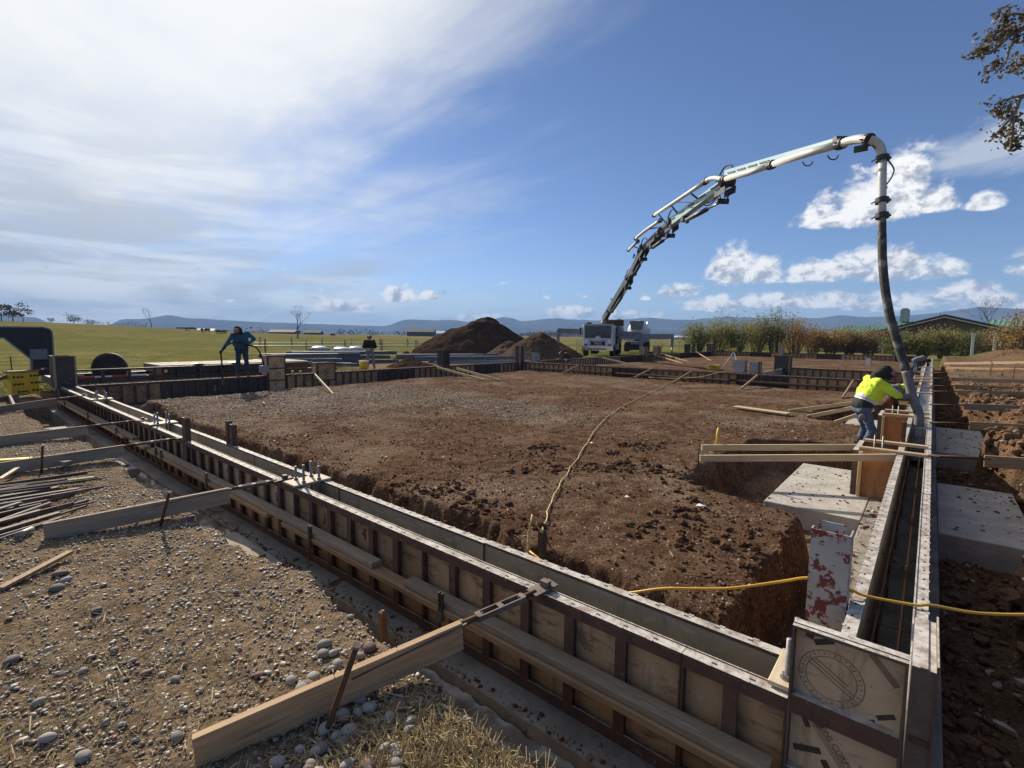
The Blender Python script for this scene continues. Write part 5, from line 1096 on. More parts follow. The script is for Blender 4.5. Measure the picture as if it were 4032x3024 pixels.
# outriggers: front arms swing out square, rear arms back
def outrig(pts, foot, h=.42, mat='truck_white'):
    mb = MB(); mb.bar(tl(*pts[0]), tl(*pts[1]), .30, h); a = mb.part('outrigger_arm', mat, truck)
    mb = MB(); mb.bar(tl(*foot[0]), tl(*foot[1]), .20, .20, 0, (0, 1, 0)); mb.part('outrigger_leg', mat, a)
    mb = MB(); mb.cyl(tl(foot[1][0], foot[1][1], foot[1][2]), tl(foot[1][0], foot[1][1], -.02), .07, 10); mb.part('jack', 'bolt_steel', a, True)
    mb = MB(); mb.box(tl(foot[1][0], foot[1][1], .0), (.6, .6, .08), TM); mb.part('foot_pad', 'lumber_dark', a)
outrig(((-.6, 2.2, 1.95), (-3.6, 1.9, 2.02)), ((-3.55, 1.9, 2.1), (-3.55, 1.9, .9)), .42, 'truck_grey')
outrig(((.6, 2.2, 1.90), (3.3, 1.6, 1.72)), ((3.25, 1.6, 1.75), (3.25, 1.6, .4)), .42, 'truck_grey')
outrig(((-.6, 9.2, 1.5), (-2.6, 11.0, 1.5)), ((-2.55, 11, 1.5), (-2.55, 11, .5)), .55, 'boom_blue')
outrig(((.6, 9.0, 1.6), (5.9, 10.2, 1.62)), ((5.8, 10.2, 1.6), (5.8, 10.2, .6)), .50, 'truck_grey')
# ---- boom in a vertical plane from the turret to the hose
BP0 = tl(-.3, 2.55, 0).xy; BP1 = Vector((-.55, 9.75)); bn_ = Vector((-(BP1-BP0).y, (BP1-BP0).x)).normalized()
def up(px, py, o=0.0):
    d = ray(px, py); t = ((BP0-CP.xy).dot(bn_)+o)/d.xy.dot(bn_); return CP+d*t
OV = -.22                                           # pipe side of the boom, towards the camera
if (CP.xy-BP0).dot(bn_) > 0: OV = .22
secs = [((2378, 1258), (2476, 1094), .52, .40, 'boom_dark'), ((2476, 1100), (2536, 974), .44, .34, 'boom_dark'), ((2532, 985), (2648, 872), .38, .30, 'boom_dark'), ((2630, 888), (2862, 716), .36, .26, 'boom_blue'), ((2866, 690), (3330, 552), .30, .15, 'boom_blue')]
SEC = []
for i, (a, b, h0, h1, mt) in enumerate(secs):
    A, B = up(*a), up(*b); d = (B-A).normalized(); sv = Vector((bn_.x, bn_.y, 0)); nv = sv.cross(d).normalized()
    if nv.z < 0: nv = -nv
    mb = MB(); V = []
    for P_, h in ((A, h0), (B, h1)):
        for sy in (-1, 1):
            for sz in (-1, 1): V.append(P_+sv*(.13*sy)+nv*(h/2*sz))
    mb.add(V, [(0, 1, 3, 2), (4, 6, 7, 5), (0, 4, 5, 1), (2, 3, 7, 6), (0, 2, 6, 4), (1, 5, 7, 3)]); bsec = mb.part('boom_section', mt, truck); SEC.append((A, B, d, sv, nv, bsec))
    # knuckle plates, link and cylinder at the far joint
    mb = MB(); mb.cyl(B-sv*.24, B+sv*.24, .16 if i < 4 else .08, 10); mb.part('pivot', 'boom_dark', bsec)
    if i < 4:
        for s in (-1, 1): mb = MB(); mb.bar(B-d*.55+sv*.17*s-nv*.25, B+d*.30+sv*.17*s-nv*.32, .03, .22); mb.part('link_plate', 'boom_dark', bsec)
        mb = MB(); mb.cyl(B-d*.30-nv*.55-sv*.2, B-d*.30-nv*.55+sv*.2, .10, 8); mb.part('link_pin', 'boom_dark', bsec)
        m0 = A.lerp(B, .38)-nv*(h0*.5+.16); m1 = B-d*.30-nv*.55
        mb = MB(); mb.cyl(m0, m0.lerp(m1, .62), .085, 10); cy = mb.part('hydraulic_cylinder', 'boom_dark', bsec, True)
        mb = MB(); mb.cyl(m0.lerp(m1, .60), m1, .045, 8); mb.part('piston_rod', 'chrome', bsec, True)
        mb = MB(); mb.box(A.lerp(B, .36)-nv*(h0*.5+.06), (.3, .26, .22), frame_mat(A, B).to_3x3()); mb.part('bracket', 'boom_dark', bsec)
        mb = MB(); P_ = catmull([B-d*.9+nv*.24, B-d*.3+nv*.55, B+d*.25+nv*.45, B+d*.6+nv*.1], 6); mb.tube(P_, .03, 6); mb.part('hydraulic_hose', 'rubber', bsec, True)
        mb = MB(); P_ = catmull([B-d*.7-nv*.1, B-d*.2-nv*.62, B+d*.5-nv*.35], 6); mb.tube(P_, .025, 6); mb.part('hydraulic_hose', 'rubber', bsec, True)
rb_ = random.Random(3)
for i, (A, B, d, sv, nv, bs) in enumerate(SEC[:4]):
    L_ = (B-A).length
    for k in range(9 if i < 3 else 6):
        q = rb_.uniform(.05, .98); c_ = A+d*L_*q+sv*rb_.choice((-.2, .2))+nv*rb_.uniform(-.34, .34); mb = MB(); mb.box(c_, (rb_.uniform(.10, .35), .08, rb_.uniform(.06, .16)), frame_mat(A, B).to_3x3()); mb.part('bracket', 'boom_dark' if rb_.random() < .75 else 'boom_blue', bs)
    for k in range(3):
        q = rb_.uniform(.05, .6); P_ = catmull([A+d*L_*q+sv*.2+nv*.12*k, A+d*L_*(q+.12)+sv*.24-nv*(.2-.1*k), A+d*L_*(q+.3)+sv*.2-nv*.1], 5); mb = MB(); mb.tube(P_, .022, 5); mb.part('hydraulic_hose', 'rubber', bs, True)
# lattice bits on section tops
for k in range(5):
    A, B, d, sv, nv, bs = SEC[3]; q = .12+.18*k; mb = MB(); mb.bar(A.lerp(B, q)+sv*OV*.65+nv*.06, A.lerp(B, q+.10)+sv*OV*.65+nv*.02, .02, .05); mb.part('cable_tray', 'boom_dark', bs)
A, B, d, sv, nv, bs = SEC[4]
for k in range(4): q = .05+.12*k; mb = MB(); mb.bar(A.lerp(B, q)+sv*OV*.65+nv*.03, A.lerp(B, q+.09)+sv*OV*.65+nv*.02, .02, .04); mb.part('cable_tray', 'boom_dark', bs)
# ---- delivery pipe (pixels traced per run, laid on the near side of the boom)
def pipe(pts, r, sec, mat='pipe_white', o=1.0, clamps=True, k=1):
    P_ = [up(x, y, OV*o*2.0) for x, y in pts]; Q = catmull(P_, k) if k > 1 else P_
    mb = MB(); mb.tube(Q, r, 12); mb.part('delivery_pipe', mat, SEC[sec][5], True)
    if clamps:
        for e, f in ((P_[0], P_[1]), (P_[-1], P_[-2])):
            dd = (f-e).normalized(); mb = MB(); mb.tube([e+dd*.0, e+dd*.09], r*1.45, 12); mb.part('clamp', 'boom_dark', SEC[sec][5])
pipe([(2474, 985), (2512, 950)], .075, 2); pipe([(2502, 940), (2545, 905), (2600, 868)], .075, 3, k=3)
pipe([(2575, 848), (2650, 800), (2722, 752), (2778, 716)], .075, 3)
pipe([(2778, 714), (2800, 703), (2826, 702), (2848, 706)], .078, 3, k=4)
pipe([(2852, 706), (2950, 680), (3036, 650)], .078, 4); pipe([(3038, 649), (3170, 606), (3312, 566)], .080, 4)
mb = MB(); P_ = [up(x, y, OV*2) for x, y in ((2660, 794), (2690, 795), (2745, 796))]; mb.tube(P_, .025, 6); mb.part('pipe_bracket', 'boom_dark', SEC[3][5])
for (x, y), si, q in (((2490, 968), 2, .15), (2548, 903) and ((2548, 903), 3, .05), ((2590, 840), 3, .2), ((2640, 806), 3, .35), ((2715, 757), 3, .62), ((2950, 680), 4, .22), ((3036, 650), 4, .40)):
    e = up(x, y, OV*2); A, B, d, sv, nv, bs = SEC[si]; f_ = A+d*max(0, min((B-A).length, (e-A).dot(d))); mb = MB(); mb.bar(e, f_, .05, .05); mb.part('pipe_bracket', 'boom_dark', bs)
# tip elbows, hard pipe and rubber end hose
tip = [up(x, y, OV*2) for x, y in ((3316, 565), (3340, 556), (3380, 548), (3420, 549))]
mb = MB(); mb.tube(catmull(tip, 5), .085, 12); mb.part('tip_elbow', 'pipe_white', SEC[4][5], True)
Dt = (tip[-1]-CP).dot(Fv); he = Vector((.066, 9.05, -.12)); De = (he-CP).dot(Fv)
hp = lambda x, y, t: ud(x, y, Dt+(De-Dt)*t)
el2 = [tip[-1], hp(3446, 560, 0), hp(3466, 584, 0), hp(3475, 622, 0)]
mb = MB(); mb.tube(catmull(el2, 5), .085, 12); mb.part('tip_elbow', 'pipe_white', SEC[4][5], True)
hard = [hp(3475, 624, .0), hp(3474, 700, .02), hp(3473, 790, .05), hp(3473, 850, .08)]
mb = MB(); mb.tube(hard, .070, 12); mb.part('end_pipe', 'pipe_white', SEC[4][5], True)
for e, dd in ((tip[0], tip[1]-tip[0]), (tip[-1], tip[-1]-tip[-2]), (hard[0], hard[1]-hard[0]), (hard[2], hard[3]-hard[2]), (hard[3], hard[3]-hard[2])):
    dd = dd.normalized(); mb = MB(); mb.tube([e-dd*.045, e+dd*.045], .112, 14); cl_ = mb.part('clamp', 'boom_dark', SEC[4][5]); sdv = dd.orthogonal().normalized()
    lv = Rr if abs(Rr.dot(dd)) < .7 else Ur
    mb = MB(); mb.bar(e-lv*.13+dd*.02, e-lv*.20+dd*.06, .03, .02); mb.bar(e+lv*.11, e+lv*.15-dd*.02, .05, .05); mb.part('clamp_lever', 'boom_dark', SEC[4][5])
for q in ((3475, 740), (3473, 668)): p = hp(*q, .02); mb = MB(); mb.tube([p+Vector((0, 0, .02)), p-Vector((0, 0, .02))], .077, 12); mb.part('band', 'pipe_white', SEC[4][5])
mb = MB(); P_ = catmull([tip[-1]+Vector((.02, 0, -.05)), hp(3512, 650, 0), hp(3514, 690, .02), hp(3488, 730, .03)], 6); mb.tube(P_, .014, 6); mb.part('control_cable', 'rubber', SEC[4][5], True)
for x, y in ((3180, 636), (3280, 610)):
    c0 = up(x, y, OV*2); mb = MB(); mb.tube([c0+Rr*(.11*math.cos(a))+Ur*(.10*math.sin(a)) for a in np.linspace(math.pi, 2*math.pi, 9)], .014, 6); mb.part('cable_loop', 'rubber', SEC[4][5], True)
mb = MB(); p = up(3390, 585, OV*2); mb.box(p, (.22, .10, .10)); mb.bar(p, p+Rr*.20+Ur*.08, .04, .04); mb.part('tip_bracket', 'boom_dark', SEC[4][5])
hose = [hard[3], hp(3473, 930, .12), hp(3476, 1040, .22), hp(3487, 1150, .34), hp(3508, 1260, .48), hp(3540, 1370, .62), hp(3568, 1460, .74), hp(3592, 1560, .88), Vector((.050, 9.06, .10)), he]
HQ = catmull(hose, 8); nh = len(HQ); kx = int(nh*.66)
mb = MB(); mb.tube(HQ[:kx+1], [.064+.008*min(1, i/10) for i in range(kx+1)], 14); mb.part('end_hose', 'hose_rubber', truck, True)
mb = MB(); mb.tube(HQ[kx:], [.072]*(nh-kx), 14); mb.part('hose_end', 'hose_cement', truck, True)
# ---- mixer truck behind
mx0 = tl(3.4, 15.5, 0); mixer = thing('mixer_truck', 'concrete mixer truck backed up behind the pump truck', 'mixer truck', (mx0.x, mx0.y, TZ)); 
def m2(name, mat, c, s, par=None, taper=1.0):
    mb = MB(); mb.box(tl(c[0]+2.3, c[1]+13.5, c[2]), s, TM, 0, taper); return mb.part(name, mat, par or mixer)
m2('chassis', 'truck_grey', (0, 4.0, .95), (1.0, 8.4, .3)); m2('cab', 'truck_white', (0, 7.2, 1.7), (2.4, 1.8, 1.7)); m2('fender', 'truck_grey', (.95, 1.6, 1.25), (.65, 3.0, .12)); m2('fender', 'truck_grey', (-.95, 1.6, 1.25), (.65, 3.0, .12))
mb = MB(); a = tl(2.3, 14.6, 2.45); b = tl(2.3, 19.6, 1.95); pr = [(0, .45), (.12, .75), (.45, 1.12), (.78, 1.12), (1, .7)]; mb.tube([a.lerp(b, q) for q, _ in pr], [r for _, r in pr], 22); mb.part('drum', 'far_white', mixer, True)
m2('charge_hopper', 'truck_grey', (0, .5, 2.75), (1.1, .9, .9), None, 1.3); m2('chute', 'truck_grey', (.2, -.3, 1.6), (.4, 1.5, .12)); m2('mud_flap', 'black_plastic', (0, .35, .55), (2.3, .04, .7))
mb = MB(); mb.cyl(tl(3.2, 19.7, 2.0), tl(3.2, 19.7, 3.3), .07, 8); mb.part('exhaust_stack', 'chrome', mixer, True)
for y in (1.0, 2.4, 6.6):
    for s in (-1, 1): wheel(mixer, tl(2.3+s*1.0, 13.5+y, .53), .53, .5, M3=TM)
for s in (-1, 1): m2('tail_light', 'reflector_red', (s*.85, .30, .95), (.30, .04, .10))
# ------------------------------------------------------------------ gooseneck trailer beyond the left wall
XT = -18.35; trailer = thing('gooseneck_trailer', 'black gooseneck flatbed trailer parked beyond the left wall', 'trailer', (XT, 3.4, -.55))
gp = [(-260, 1285), (-60, 1286), (165, 1289), (190, 1294), (203, 1306), (207, 1340), (212, 1415), (214, 1478), (127, 1478), (125, 1416), (16, 1331), (-60, 1329), (-260, 1327)]
poly = [(ux(x, y, XT).y, ux(x, y, XT).z) for x, y in gp]
mb = MB(); mb.prism(poly, 'x', XT-.42, XT+.0); mb.part('gooseneck', 'trailer_black', trailer)
for i in range(len(poly)):
    a_, b_ = poly[i], poly[(i+1) % len(poly)]
    if i in (0, 1, 2, 3, 4, 5, 6, 8, 9, 10, 11): mb = MB(); mb.bar((XT-.02, a_[0], a_[1]), (XT-.02, b_[0], b_[1]), .10, .035); mb.part('edge_flange', 'truck_grey', trailer)
for i in range(3): mb = MB(); q = ux(150+18*i, 1452, XT); mb.box((XT+.004, q.y, q.z), (.006, .12, .05)); mb.part('marker_strip', 'reflector_red' if i % 2 == 0 else 'white_paint', trailer)
mb = MB(); q = ux(150, 1380, XT); mb.box((XT+.05, q.y, q.z-.1), (.10, .35, .28)); mb.part('junction_box', 'truck_grey', trailer)
yb0, yb1 = .05, 7.4
def bx(name, mat, x0, x1, y0, y1, z0, z1, par=None): mb = MB(); mb.box(((x0+x1)/2, (y0+y1)/2, (z0+z1)/2), (x1-x0, y1-y0, z1-z0)); return mb.part(name, mat, par or trailer)
bx('main_rail', 'trailer_black', -18.10, -17.95, yb0, yb1, -.14, .10); bx('main_rail', 'trailer_black', -20.15, -20.0, yb0, yb1, -.14, .10)
bx('front_beam', 'trailer_black', -20.0, -18.1, yb0, yb0+.3, -.10, .12); bx('rub_rail', 'trailer_black', -17.93, -17.87, yb0, yb1, .30, .345)
for i in range(7): bx('stake_pocket', 'trailer_black', -17.945, -17.89, yb0+.4+i*.62, yb0+.47+i*.62, -.10, .30)
for i in range(5): bx('marker_strip', 'reflector_red' if i % 2 == 0 else 'white_paint', -17.948, -17.942, .5+i*.42, .92+i*.42-.02, .10, .145)
for i in range(14): bx('deck_plank', 'deck_wood', -20.0, -17.98, 2.55+i*.34, 2.86+i*.34, .33, .375)
bx('deck_frame', 'trailer_black', -20.0, -18.0, 2.55, 7.3, .12, .328)
for s in (-17.9,):
    for y in (3.55, 4.70):
        wheel(trailer, (s-.26, y, -.13), .42, .26, M3=Matrix.Identity(3), rim='truck_grey')
        mb = MB(); n = 12; V = []
        for i in range(n+1):
            a = math.pi*i/n
            for r in (.47, .52): 
                for xq in (s-.42, s-.06): V.append((xq, y+r*math.cos(a), -.11+r*math.sin(a)))
        Fq = []
        for i in range(n):
            b = i*4; c_ = b+4; Fq += [(b, c_, c_+1, b+1), (b+2, b+3, c_+3, c_+2), (b, b+2, c_+2, c_), (b+1, c_+1, c_+3, b+3)]
        mb.add(V, Fq); mb.part('fender', 'trailer_black', trailer)
bx('wheel_panel', 'trailer_black', -18.5, -18.3, 2.9, 5.6, -.45, .32)
mb = MB(); mb.cyl((-17.865, 2.62, .21), (-17.85, 2.62, .21), .05, 10); mb.part('side_marker', 'cord_yellow', trailer)
bx('landing_leg', 'trailer_black', -18.6, -18.45, .15, .27, -.55, .1)
sp = thing('spare_tyre', 'black spare tyre standing upright on the trailer deck', 'tyre', (-18.7, 1.42, .03))
mb = MB(); c0 = Vector((-18.7, 1.42, .34)); ax = Vector((.93, -.37, 0)).normalized(); pr = [(-.135, .24), (-.13, .38), (-.08, .43), (.08, .43), (.13, .38), (.135, .24)]
mb.tube([c0+ax*p[0] for p in pr], [p[1] for p in pr], 28, cap=False); mb.part('tyre', 'rubber', sp, False); mb = MB(); mb.tube([c0-ax*.10, c0-ax*.02, c0+ax*.02, c0+ax*.10], [.25, .17, .17, .25], 24); mb.part('rim', 'trailer_black', sp)
bx('spare_post', 'trailer_black', -18.8, -18.66, 1.0, 1.07, -.05, .30)
# white boards lying on the trailer / grass behind
for i, (y, w) in enumerate(((.9, .25), (1.25, .22), (2.0, .26), (2.25, .2))):
    board('white_panel', (-20.6, y+.3, -.1), (-19.9, y, .06), .14, .03, 'white_paint', label='white painted panel leaning behind the trailer rail', cat='panel', group='white panels behind the trailer')
# yellow foam board and rebar grid at the far left
p = ud(85, 1560, 13.2); fb = thing('foam_board', 'printed yellow foam insulation pack standing on the grass under the gooseneck', 'foam board', (p.x, p.y, p.z))
c0 = ud(90, 1508, 13.2); fd = Vector((.93, .3, 0)); sd = Vector((-fd.y, fd.x, 0)).normalized(); FM = Matrix((sd, -fd.normalized(), Vector((0, 0, 1)))).transposed()
hw = 42/1945*13.2; mb = MB(); mb.box(c0, (hw*2, .25, .58), FM); mb.part('block', 'yellow_plastic', fb)
mb = MB(); mb.box(c0+Vector((0, 0, .31)), (hw*2.2, .27, .05), FM); mb.part('top_board', 'lumber', fb)
for dx, dz in ((-.18, .17), (.17, .19), (-.18, -.02), (.18, .0), (-.1, -.22), (.2, -.2)):
    for q, (bx0, bw) in enumerate(((-.07, .05), (.0, .08), (.09, .06))):
        p_ = c0+fd.normalized()*.1285+sd*(dx+bx0)+Vector((0, 0, dz)); strip(fb, p_, p_+sd*bw, .045 if q else .06, 'print_dark', (sd, Vector((0, 0, 1)), fd.normalized()), 'print_mark')
for i in range(6):
    q = ud(62+12*i, 1478-6*(i % 2), 13.6+.5*(i % 3)); mb = MB(); mb.cyl(q-Vector((0, 0, .45)), q+Vector((0, 0, .12)), .012, 6); mb.top('reinforcing_bar', 'rust', 'upright bar standing behind the yellow foam pack', 'rebar', 'bars behind the yellow foam pack')
mb = MB(); q = ud(55, 1555, 13.4); mb.cyl(q, q+Vector((0, 0, 1.05)), .014, 6); mb.top('steel_stake', 'rust', 'tall thin steel post beside the yellow foam pack', 'stake')
board('board', ud(-30, 1500, 12.5), ud(52, 1476, 13.2), .04, .10, 'lumber', label='low board running from the yellow foam pack out to the left', cat='board')
# yellow pail
p = ux(1432, 1452, -20.4); pl = thing('pail', 'yellow plastic pail standing beside the worker in black', 'pail', (p.x, p.y, p.z-.05)); b = Vector((p.x, p.y, p.z-.05))
mb = MB(); mb.tube([b, b+Vector((0, 0, .37))], [.17, .20], 16); mb.part('body', 'yellow_plastic', pl, True); mb = MB(); mb.tube([b+Vector((0, 0, .35)), b+Vector((0, 0, .38))], .212, 16); mb.part('rim', 'yellow_plastic', pl); mb = MB(); mb.box(b+Vector((.0, 0, .41)), (.75, .15, .05)); mb.part('lid_board', 'lumber_new', pl)
# ------------------------------------------------------------------ dirt piles
def dirt_mat(name, c1, c2, c3):
    m, T = newmat(name); P = T.n('ShaderNodeNewGeometry').outputs['Position']; n1 = T.noise(P, 1.2, 5, .65)[0]; n2 = T.noise(P, 7, 6, .7)[0]
    col = T.mix(T.ss(n1, .35, .65), c1, c2); col = T.mix(T.m('MULTIPLY', T.ss(n2, .45, .62), .7), col, c3)
    finish(T, col, 1.0, bumpn(T, n2, 1.0, .18), 0, .0)
dirt_mat('dirt_dark', (.062, .040, .030), (.095, .064, .047), (.034, .021, .016)); dirt_mat('dirt_grey', (.095, .066, .050), (.135, .098, .074), (.055, .038, .029))
def pile(label, c, rx, ry, h, rot, seed, mat='dirt_dark', n=70, flat=.0, peak2=None):
    u = np.linspace(-1.15, 1.15, n); U, V = np.meshgrid(u, u); r = np.sqrt(U**2+V**2)
    Zp = h*np.clip(1.02-r, flat*0, 1-flat)**.92
    if peak2: Zp = np.maximum(Zp, peak2[2]*h*np.clip(1.0-np.sqrt(((U-peak2[0])/peak2[3])**2+((V-peak2[1])/peak2[3])**2), 0, 1)**.92)
    Zp = Zp*(1+.40*fbm(U*2.2, V*2.2, 3, seed))+.09*h*fbm(U*6, V*6, 4, seed+3, .65)*sstep(0, .2, Zp/h)+.05*h*np.abs(perlin(U*13, V*13, seed+5))*sstep(.02, .3, Zp/h)
    Zp = np.where(r > 1.08, -.25, Zp-.06)
    ca, sa = math.cos(rot), math.sin(rot); Xp = c[0]+(U*rx*ca-V*ry*sa); Yp = c[1]+(U*rx*sa+V*ry*ca)
    o = grid_obj('dirt_pile', Xp, Yp, c[2]+Zp, [mat]); return tag(o, label, 'dirt pile', 'dirt piles')
zb = -.55
def at_base(px, py, D): p = ud(px, py, D); return (p.x, p.y, zb)
pile('largest steep dark brown dirt pile behind the stacked steel beams', at_base(1905, 1372, 52), 6.9, 5.2, 3.95, YAW*-1, 3, peak2=(-.30, -.1, .80, .85))
pile('low grey-brown dirt pile between the largest pile and the near one', at_base(2010, 1385, 42), 2.6, 2.4, 1.55, 0, 13, 'dirt_grey')
pile('near grey-brown dirt pile behind the crouching worker', at_base(2125, 1405, 36), 3.7, 3.2, 2.3, .4, 23, 'dirt_grey', peak2=(.25, .25, .7, .7))
pile('small dark dirt pile left of the pump truck outrigger', at_base(2235, 1385, 44), 2.0, 1.6, .95, 0, 33)
pile('low dark dirt heap behind the tan box forms on the left wall', at_base(1265, 1450, 24.5), 1.35, 1.4, .55, 0, 43)
pile('wide low dark dirt heap right of the worker in black', at_base(1620, 1440, 27), 2.0, 1.6, .75, .3, 53)
pile('small dark dirt mound behind the stacked beams', at_base(1600, 1390, 38), 1.2, 1.1, .72, 0, 63)
# ------------------------------------------------------------------ stacked steel beams, pallets
random.seed(5); k = 0
def beam(a, b, w, h, mat, label, group):
    t = thing('steel_beam', label, 'steel beam', a, group); a, b = Vector(a), Vector(b)
    mb = MB(); mb.bar(a, b, .02, h-.04); mb.part('web', mat, t)
    for s in (-1, 1): mb = MB(); mb.bar(a+Vector((0, 0, s*(h/2-.012))), b+Vector((0, 0, s*(h/2-.012))), w, .024); mb.part('flange', mat, t)
rows = [((1010, 1437), (1420, 1418), 25, 'in the near stack beside the tan box forms'), ((1120, 1415), (1560, 1402), 29, 'in the long middle stack behind the worker in black'), ((1560, 1395), (1960, 1388), 33, 'in the stack in front of the largest dirt pile'), ((1640, 1415), (2060, 1398), 30, 'in the low stack beside the near dirt pile')]
for ri, (pa, pb, D, where) in enumerate(rows):
    A, B = ud(*pa, D), ud(*pb, D+2.5); d = (B-A); d.z = 0; nrm = Vector((-d.y, d.x, 0)).normalized()
    for lay in range(3 if ri < 2 else 2):
        for j in range(3):
            s0, s1 = random.uniform(-.03, .22), random.uniform(.72, 1.04)
            z = -.30+lay*.27+.0; a = A+d*s0+nrm*(j*.42-.3+lay*.1); b = A+d*s1+nrm*(j*.42-.3+lay*.1+random.uniform(-.1, .1)); a.z = b.z = z
            li = random.random() < .25; beam(a, b, .16, .20, 'beam_light' if li else 'beam_grey', ('pale' if li else 'dark grey')+' steel beam '+where, 'stacked steel beams')
    for s in (.1, .5, .9): c = A+d*s; mb = MB(); mb.bar(c-nrm*.9+Vector((0, 0, -.5-c.z)), c+nrm*1.2+Vector((0, 0, -.5-c.z)), .12, .14); mb.top('timber_bearer', 'lumber_dark', 'timber bearer under the stacked steel beams', 'timber', 'timber bearers')
for i, (px, py, D, w, lab) in enumerate(((1257, 1380, 38, 1.35, 'grey block pallet with a white wrapped top, left of a pair'), (1345, 1381, 36, 1.3, 'largest white wrapped pallet behind the steel beams'), (1402, 1379, 38, 1.0, 'white wrapped pallet next to the worker in black'))):
    p = ud(px, py, D); t = thing('pallet_load', lab, 'pallet', (p.x, p.y, -.55), 'wrapped pallets'); M3 = Matrix.Rotation(-YAW, 3, 'Z')
    mb = MB(); mb.box((p.x, p.y, -.46), (w, 1.1, .14), M3); mb.part('pallet', 'lumber_dark', t)
    for l_ in range(3): mb = MB(); mb.box((p.x, p.y, -.27+l_*.22), (w*.96, 1.0, .21), M3); mb.part('block_layer', 'block_grey', t)
    mb = MB(); mb.sphere((p.x, p.y, .30), .5, 18, 8, 0, (w*1.08, 1.12, .34)); mb.part('wrap', 'wrap_white', t, True)
# ------------------------------------------------------------------ wheel-line irrigation pipes
def wheel_line(label, a, b, n, r=.75):
    a, b = Vector(a), Vector(b); t = thing('irrigation_line', label, 'irrigation pipe', a, 'irrigation wheel lines'); d = (b-a).normalized()
    mb = MB(); mb.cyl(a+Vector((0, 0, r)), b+Vector((0, 0, r)), .065, 8); mb.part('pipe', 'pipe_alu', t)
    for i in range(n):
        c = a.lerp(b, (i+.5)/n)+Vector((0, 0, r)); mb = MB(); u = Vector((0, 0, 1)); w = d.cross(u).normalized(); m = 22
        mb.tube([c+(u*math.cos(2*math.pi*q/m)+w*math.sin(2*math.pi*q/m))*r for q in range(m+1)], .028, 5); wh = mb.part('wheel', 'bar_steel', t)
        for q in range(4): an = math.pi*q/4; v = u*math.cos(an)+w*math.sin(an); mb = MB(); mb.cyl(c-v*r, c+v*r, .012, 4); mb.part('spoke', 'bar_steel', wh)
p1, p2 = ud(960, 1356, 46), ud(2180, 1366, 58); p1.z = p2.z = -.55
wheel_line('near white irrigation pipe on spoked wheels across the pasture', p1, p2, 9)
p1, p2 = ud(960, 1341, 62), ud(1760, 1349, 70); p1.z = p2.z = -.55
wheel_line('far white irrigation pipe on spoked wheels across the pasture', p1, p2, 7)
p1, p2 = ud(2225, 1384, 60), ud(2735, 1372, 66); p1.z = p2.z = -.60
wheel_line('irrigation pipe on spoked wheels behind the pump truck', p1, p2, 5, .85)
# ------------------------------------------------------------------ trees
def bare_tree(name, label, base, h, spread, seed, mat='bark_pale', levels=5, r0=None, lean=0, group=None, fine_=True):
    rs = random.Random(seed); t = thing(name, label, 'tree', base, group); segs = []; twig = []
    def grow(p, d, L, r, lv):
        q = p; dd = d
        for k in range(3):
            n = q+dd*(L/3); segs.append((q.copy(), n.copy(), r*(1-.18*k), r*(1-.18*(k+1)), lv)); q = n
            dd = (dd+Vector((rs.uniform(-.16, .16), rs.uniform(-.16, .16), rs.uniform(-.02, .12)))).normalized()
        if lv <= 0: return
        nb = rs.choice((2, 3, 3)) if lv > 1 else rs.choice((3, 4))
        for k in range(nb):
            a = rs.uniform(0, 2*math.pi); s = rs.uniform(.35, .85)*spread; v = (dd+Vector((math.cos(a)*s, math.sin(a)*s, rs.uniform(-.05, .35)))).normalized(); grow(q, v, L*rs.uniform(.60, .82), r*.52*rs.uniform(.8, 1.1), lv-1)
    base = Vector(base); r = r0 or h*.028
    grow(base-Vector((0, 0, .2)), Vector((lean, 0, 1)).normalized(), h*.30, r, levels)
    mb = MB(); [mb.tube([a, b], [ra, rb], 7, cap=False) for a, b, ra, rb, lv in segs if lv == levels]; mb.part('trunk', mat, t, True)
    mb = MB(); [mb.tube([a, b], [max(ra, .006), max(rb, .005)], 4, cap=False) for a, b, ra, rb, lv in segs if lv < levels]; c = mb.part('crown', mat, t); return t, segs
def leaf_cloud(mb, pts, size, rs, nrm_up=.2):
    for p in pts:
        a = Vector((rs.gauss(0, 1), rs.gauss(0, 1), rs.gauss(0, 1)+nrm_up)).normalized(); u = a.orthogonal().normalized(); v = a.cross(u); s = size*rs.uniform(.6, 1.3); an = rs.uniform(0, 6.28); u2 = u*math.cos(an)+v*math.sin(an); v2 = -u*math.sin(an)+v*math.cos(an)
        mb.add([p-u2*s*.5, p-v2*s*.28+u2*.1*s, p+u2*s*.5, p+v2*s*.28+u2*.1*s], [(0, 1, 2, 3)])
def leaf_mat(name, c1, c2, tr=.25):
    m, T = newmat(name); P = T.n('ShaderNodeNewGeometry'); n = T.noise(P.outputs['Position'], 1.3, 4, .6)[0]; n2 = T.noise(P.outputs['Position'], 12, 3, .7)[0]
    col = T.mix(T.ss(T.m('ADD', T.m('MULTIPLY', n, .6), T.m('MULTIPLY', n2, .4)), .35, .65), c1, c2)
    b = T.n('ShaderNodeBsdfPrincipled', {'Base Color': col, 'Roughness': .6, 'Specular IOR Level': .35}); tl_ = T.n('ShaderNodeBsdfTranslucent', {'Color': col}); mx = T.n('ShaderNodeMixShader', {0: tr, 1: b.outputs[0], 2: tl_.outputs[0]}); T.n('ShaderNodeOutputMaterial', {'Surface': mx.outputs[0]})
leaf_mat('leaf_olive', (.200, .190, .055), (.300, .260, .095), .5); leaf_mat('leaf_green', (.130, .150, .050), (.210, .205, .075), .5); leaf_mat('leaf_orange', (.360, .200, .060), (.290, .215, .075), .5); leaf_mat('leaf_brown', (.260, .165, .080), (.310, .215, .095), .5)
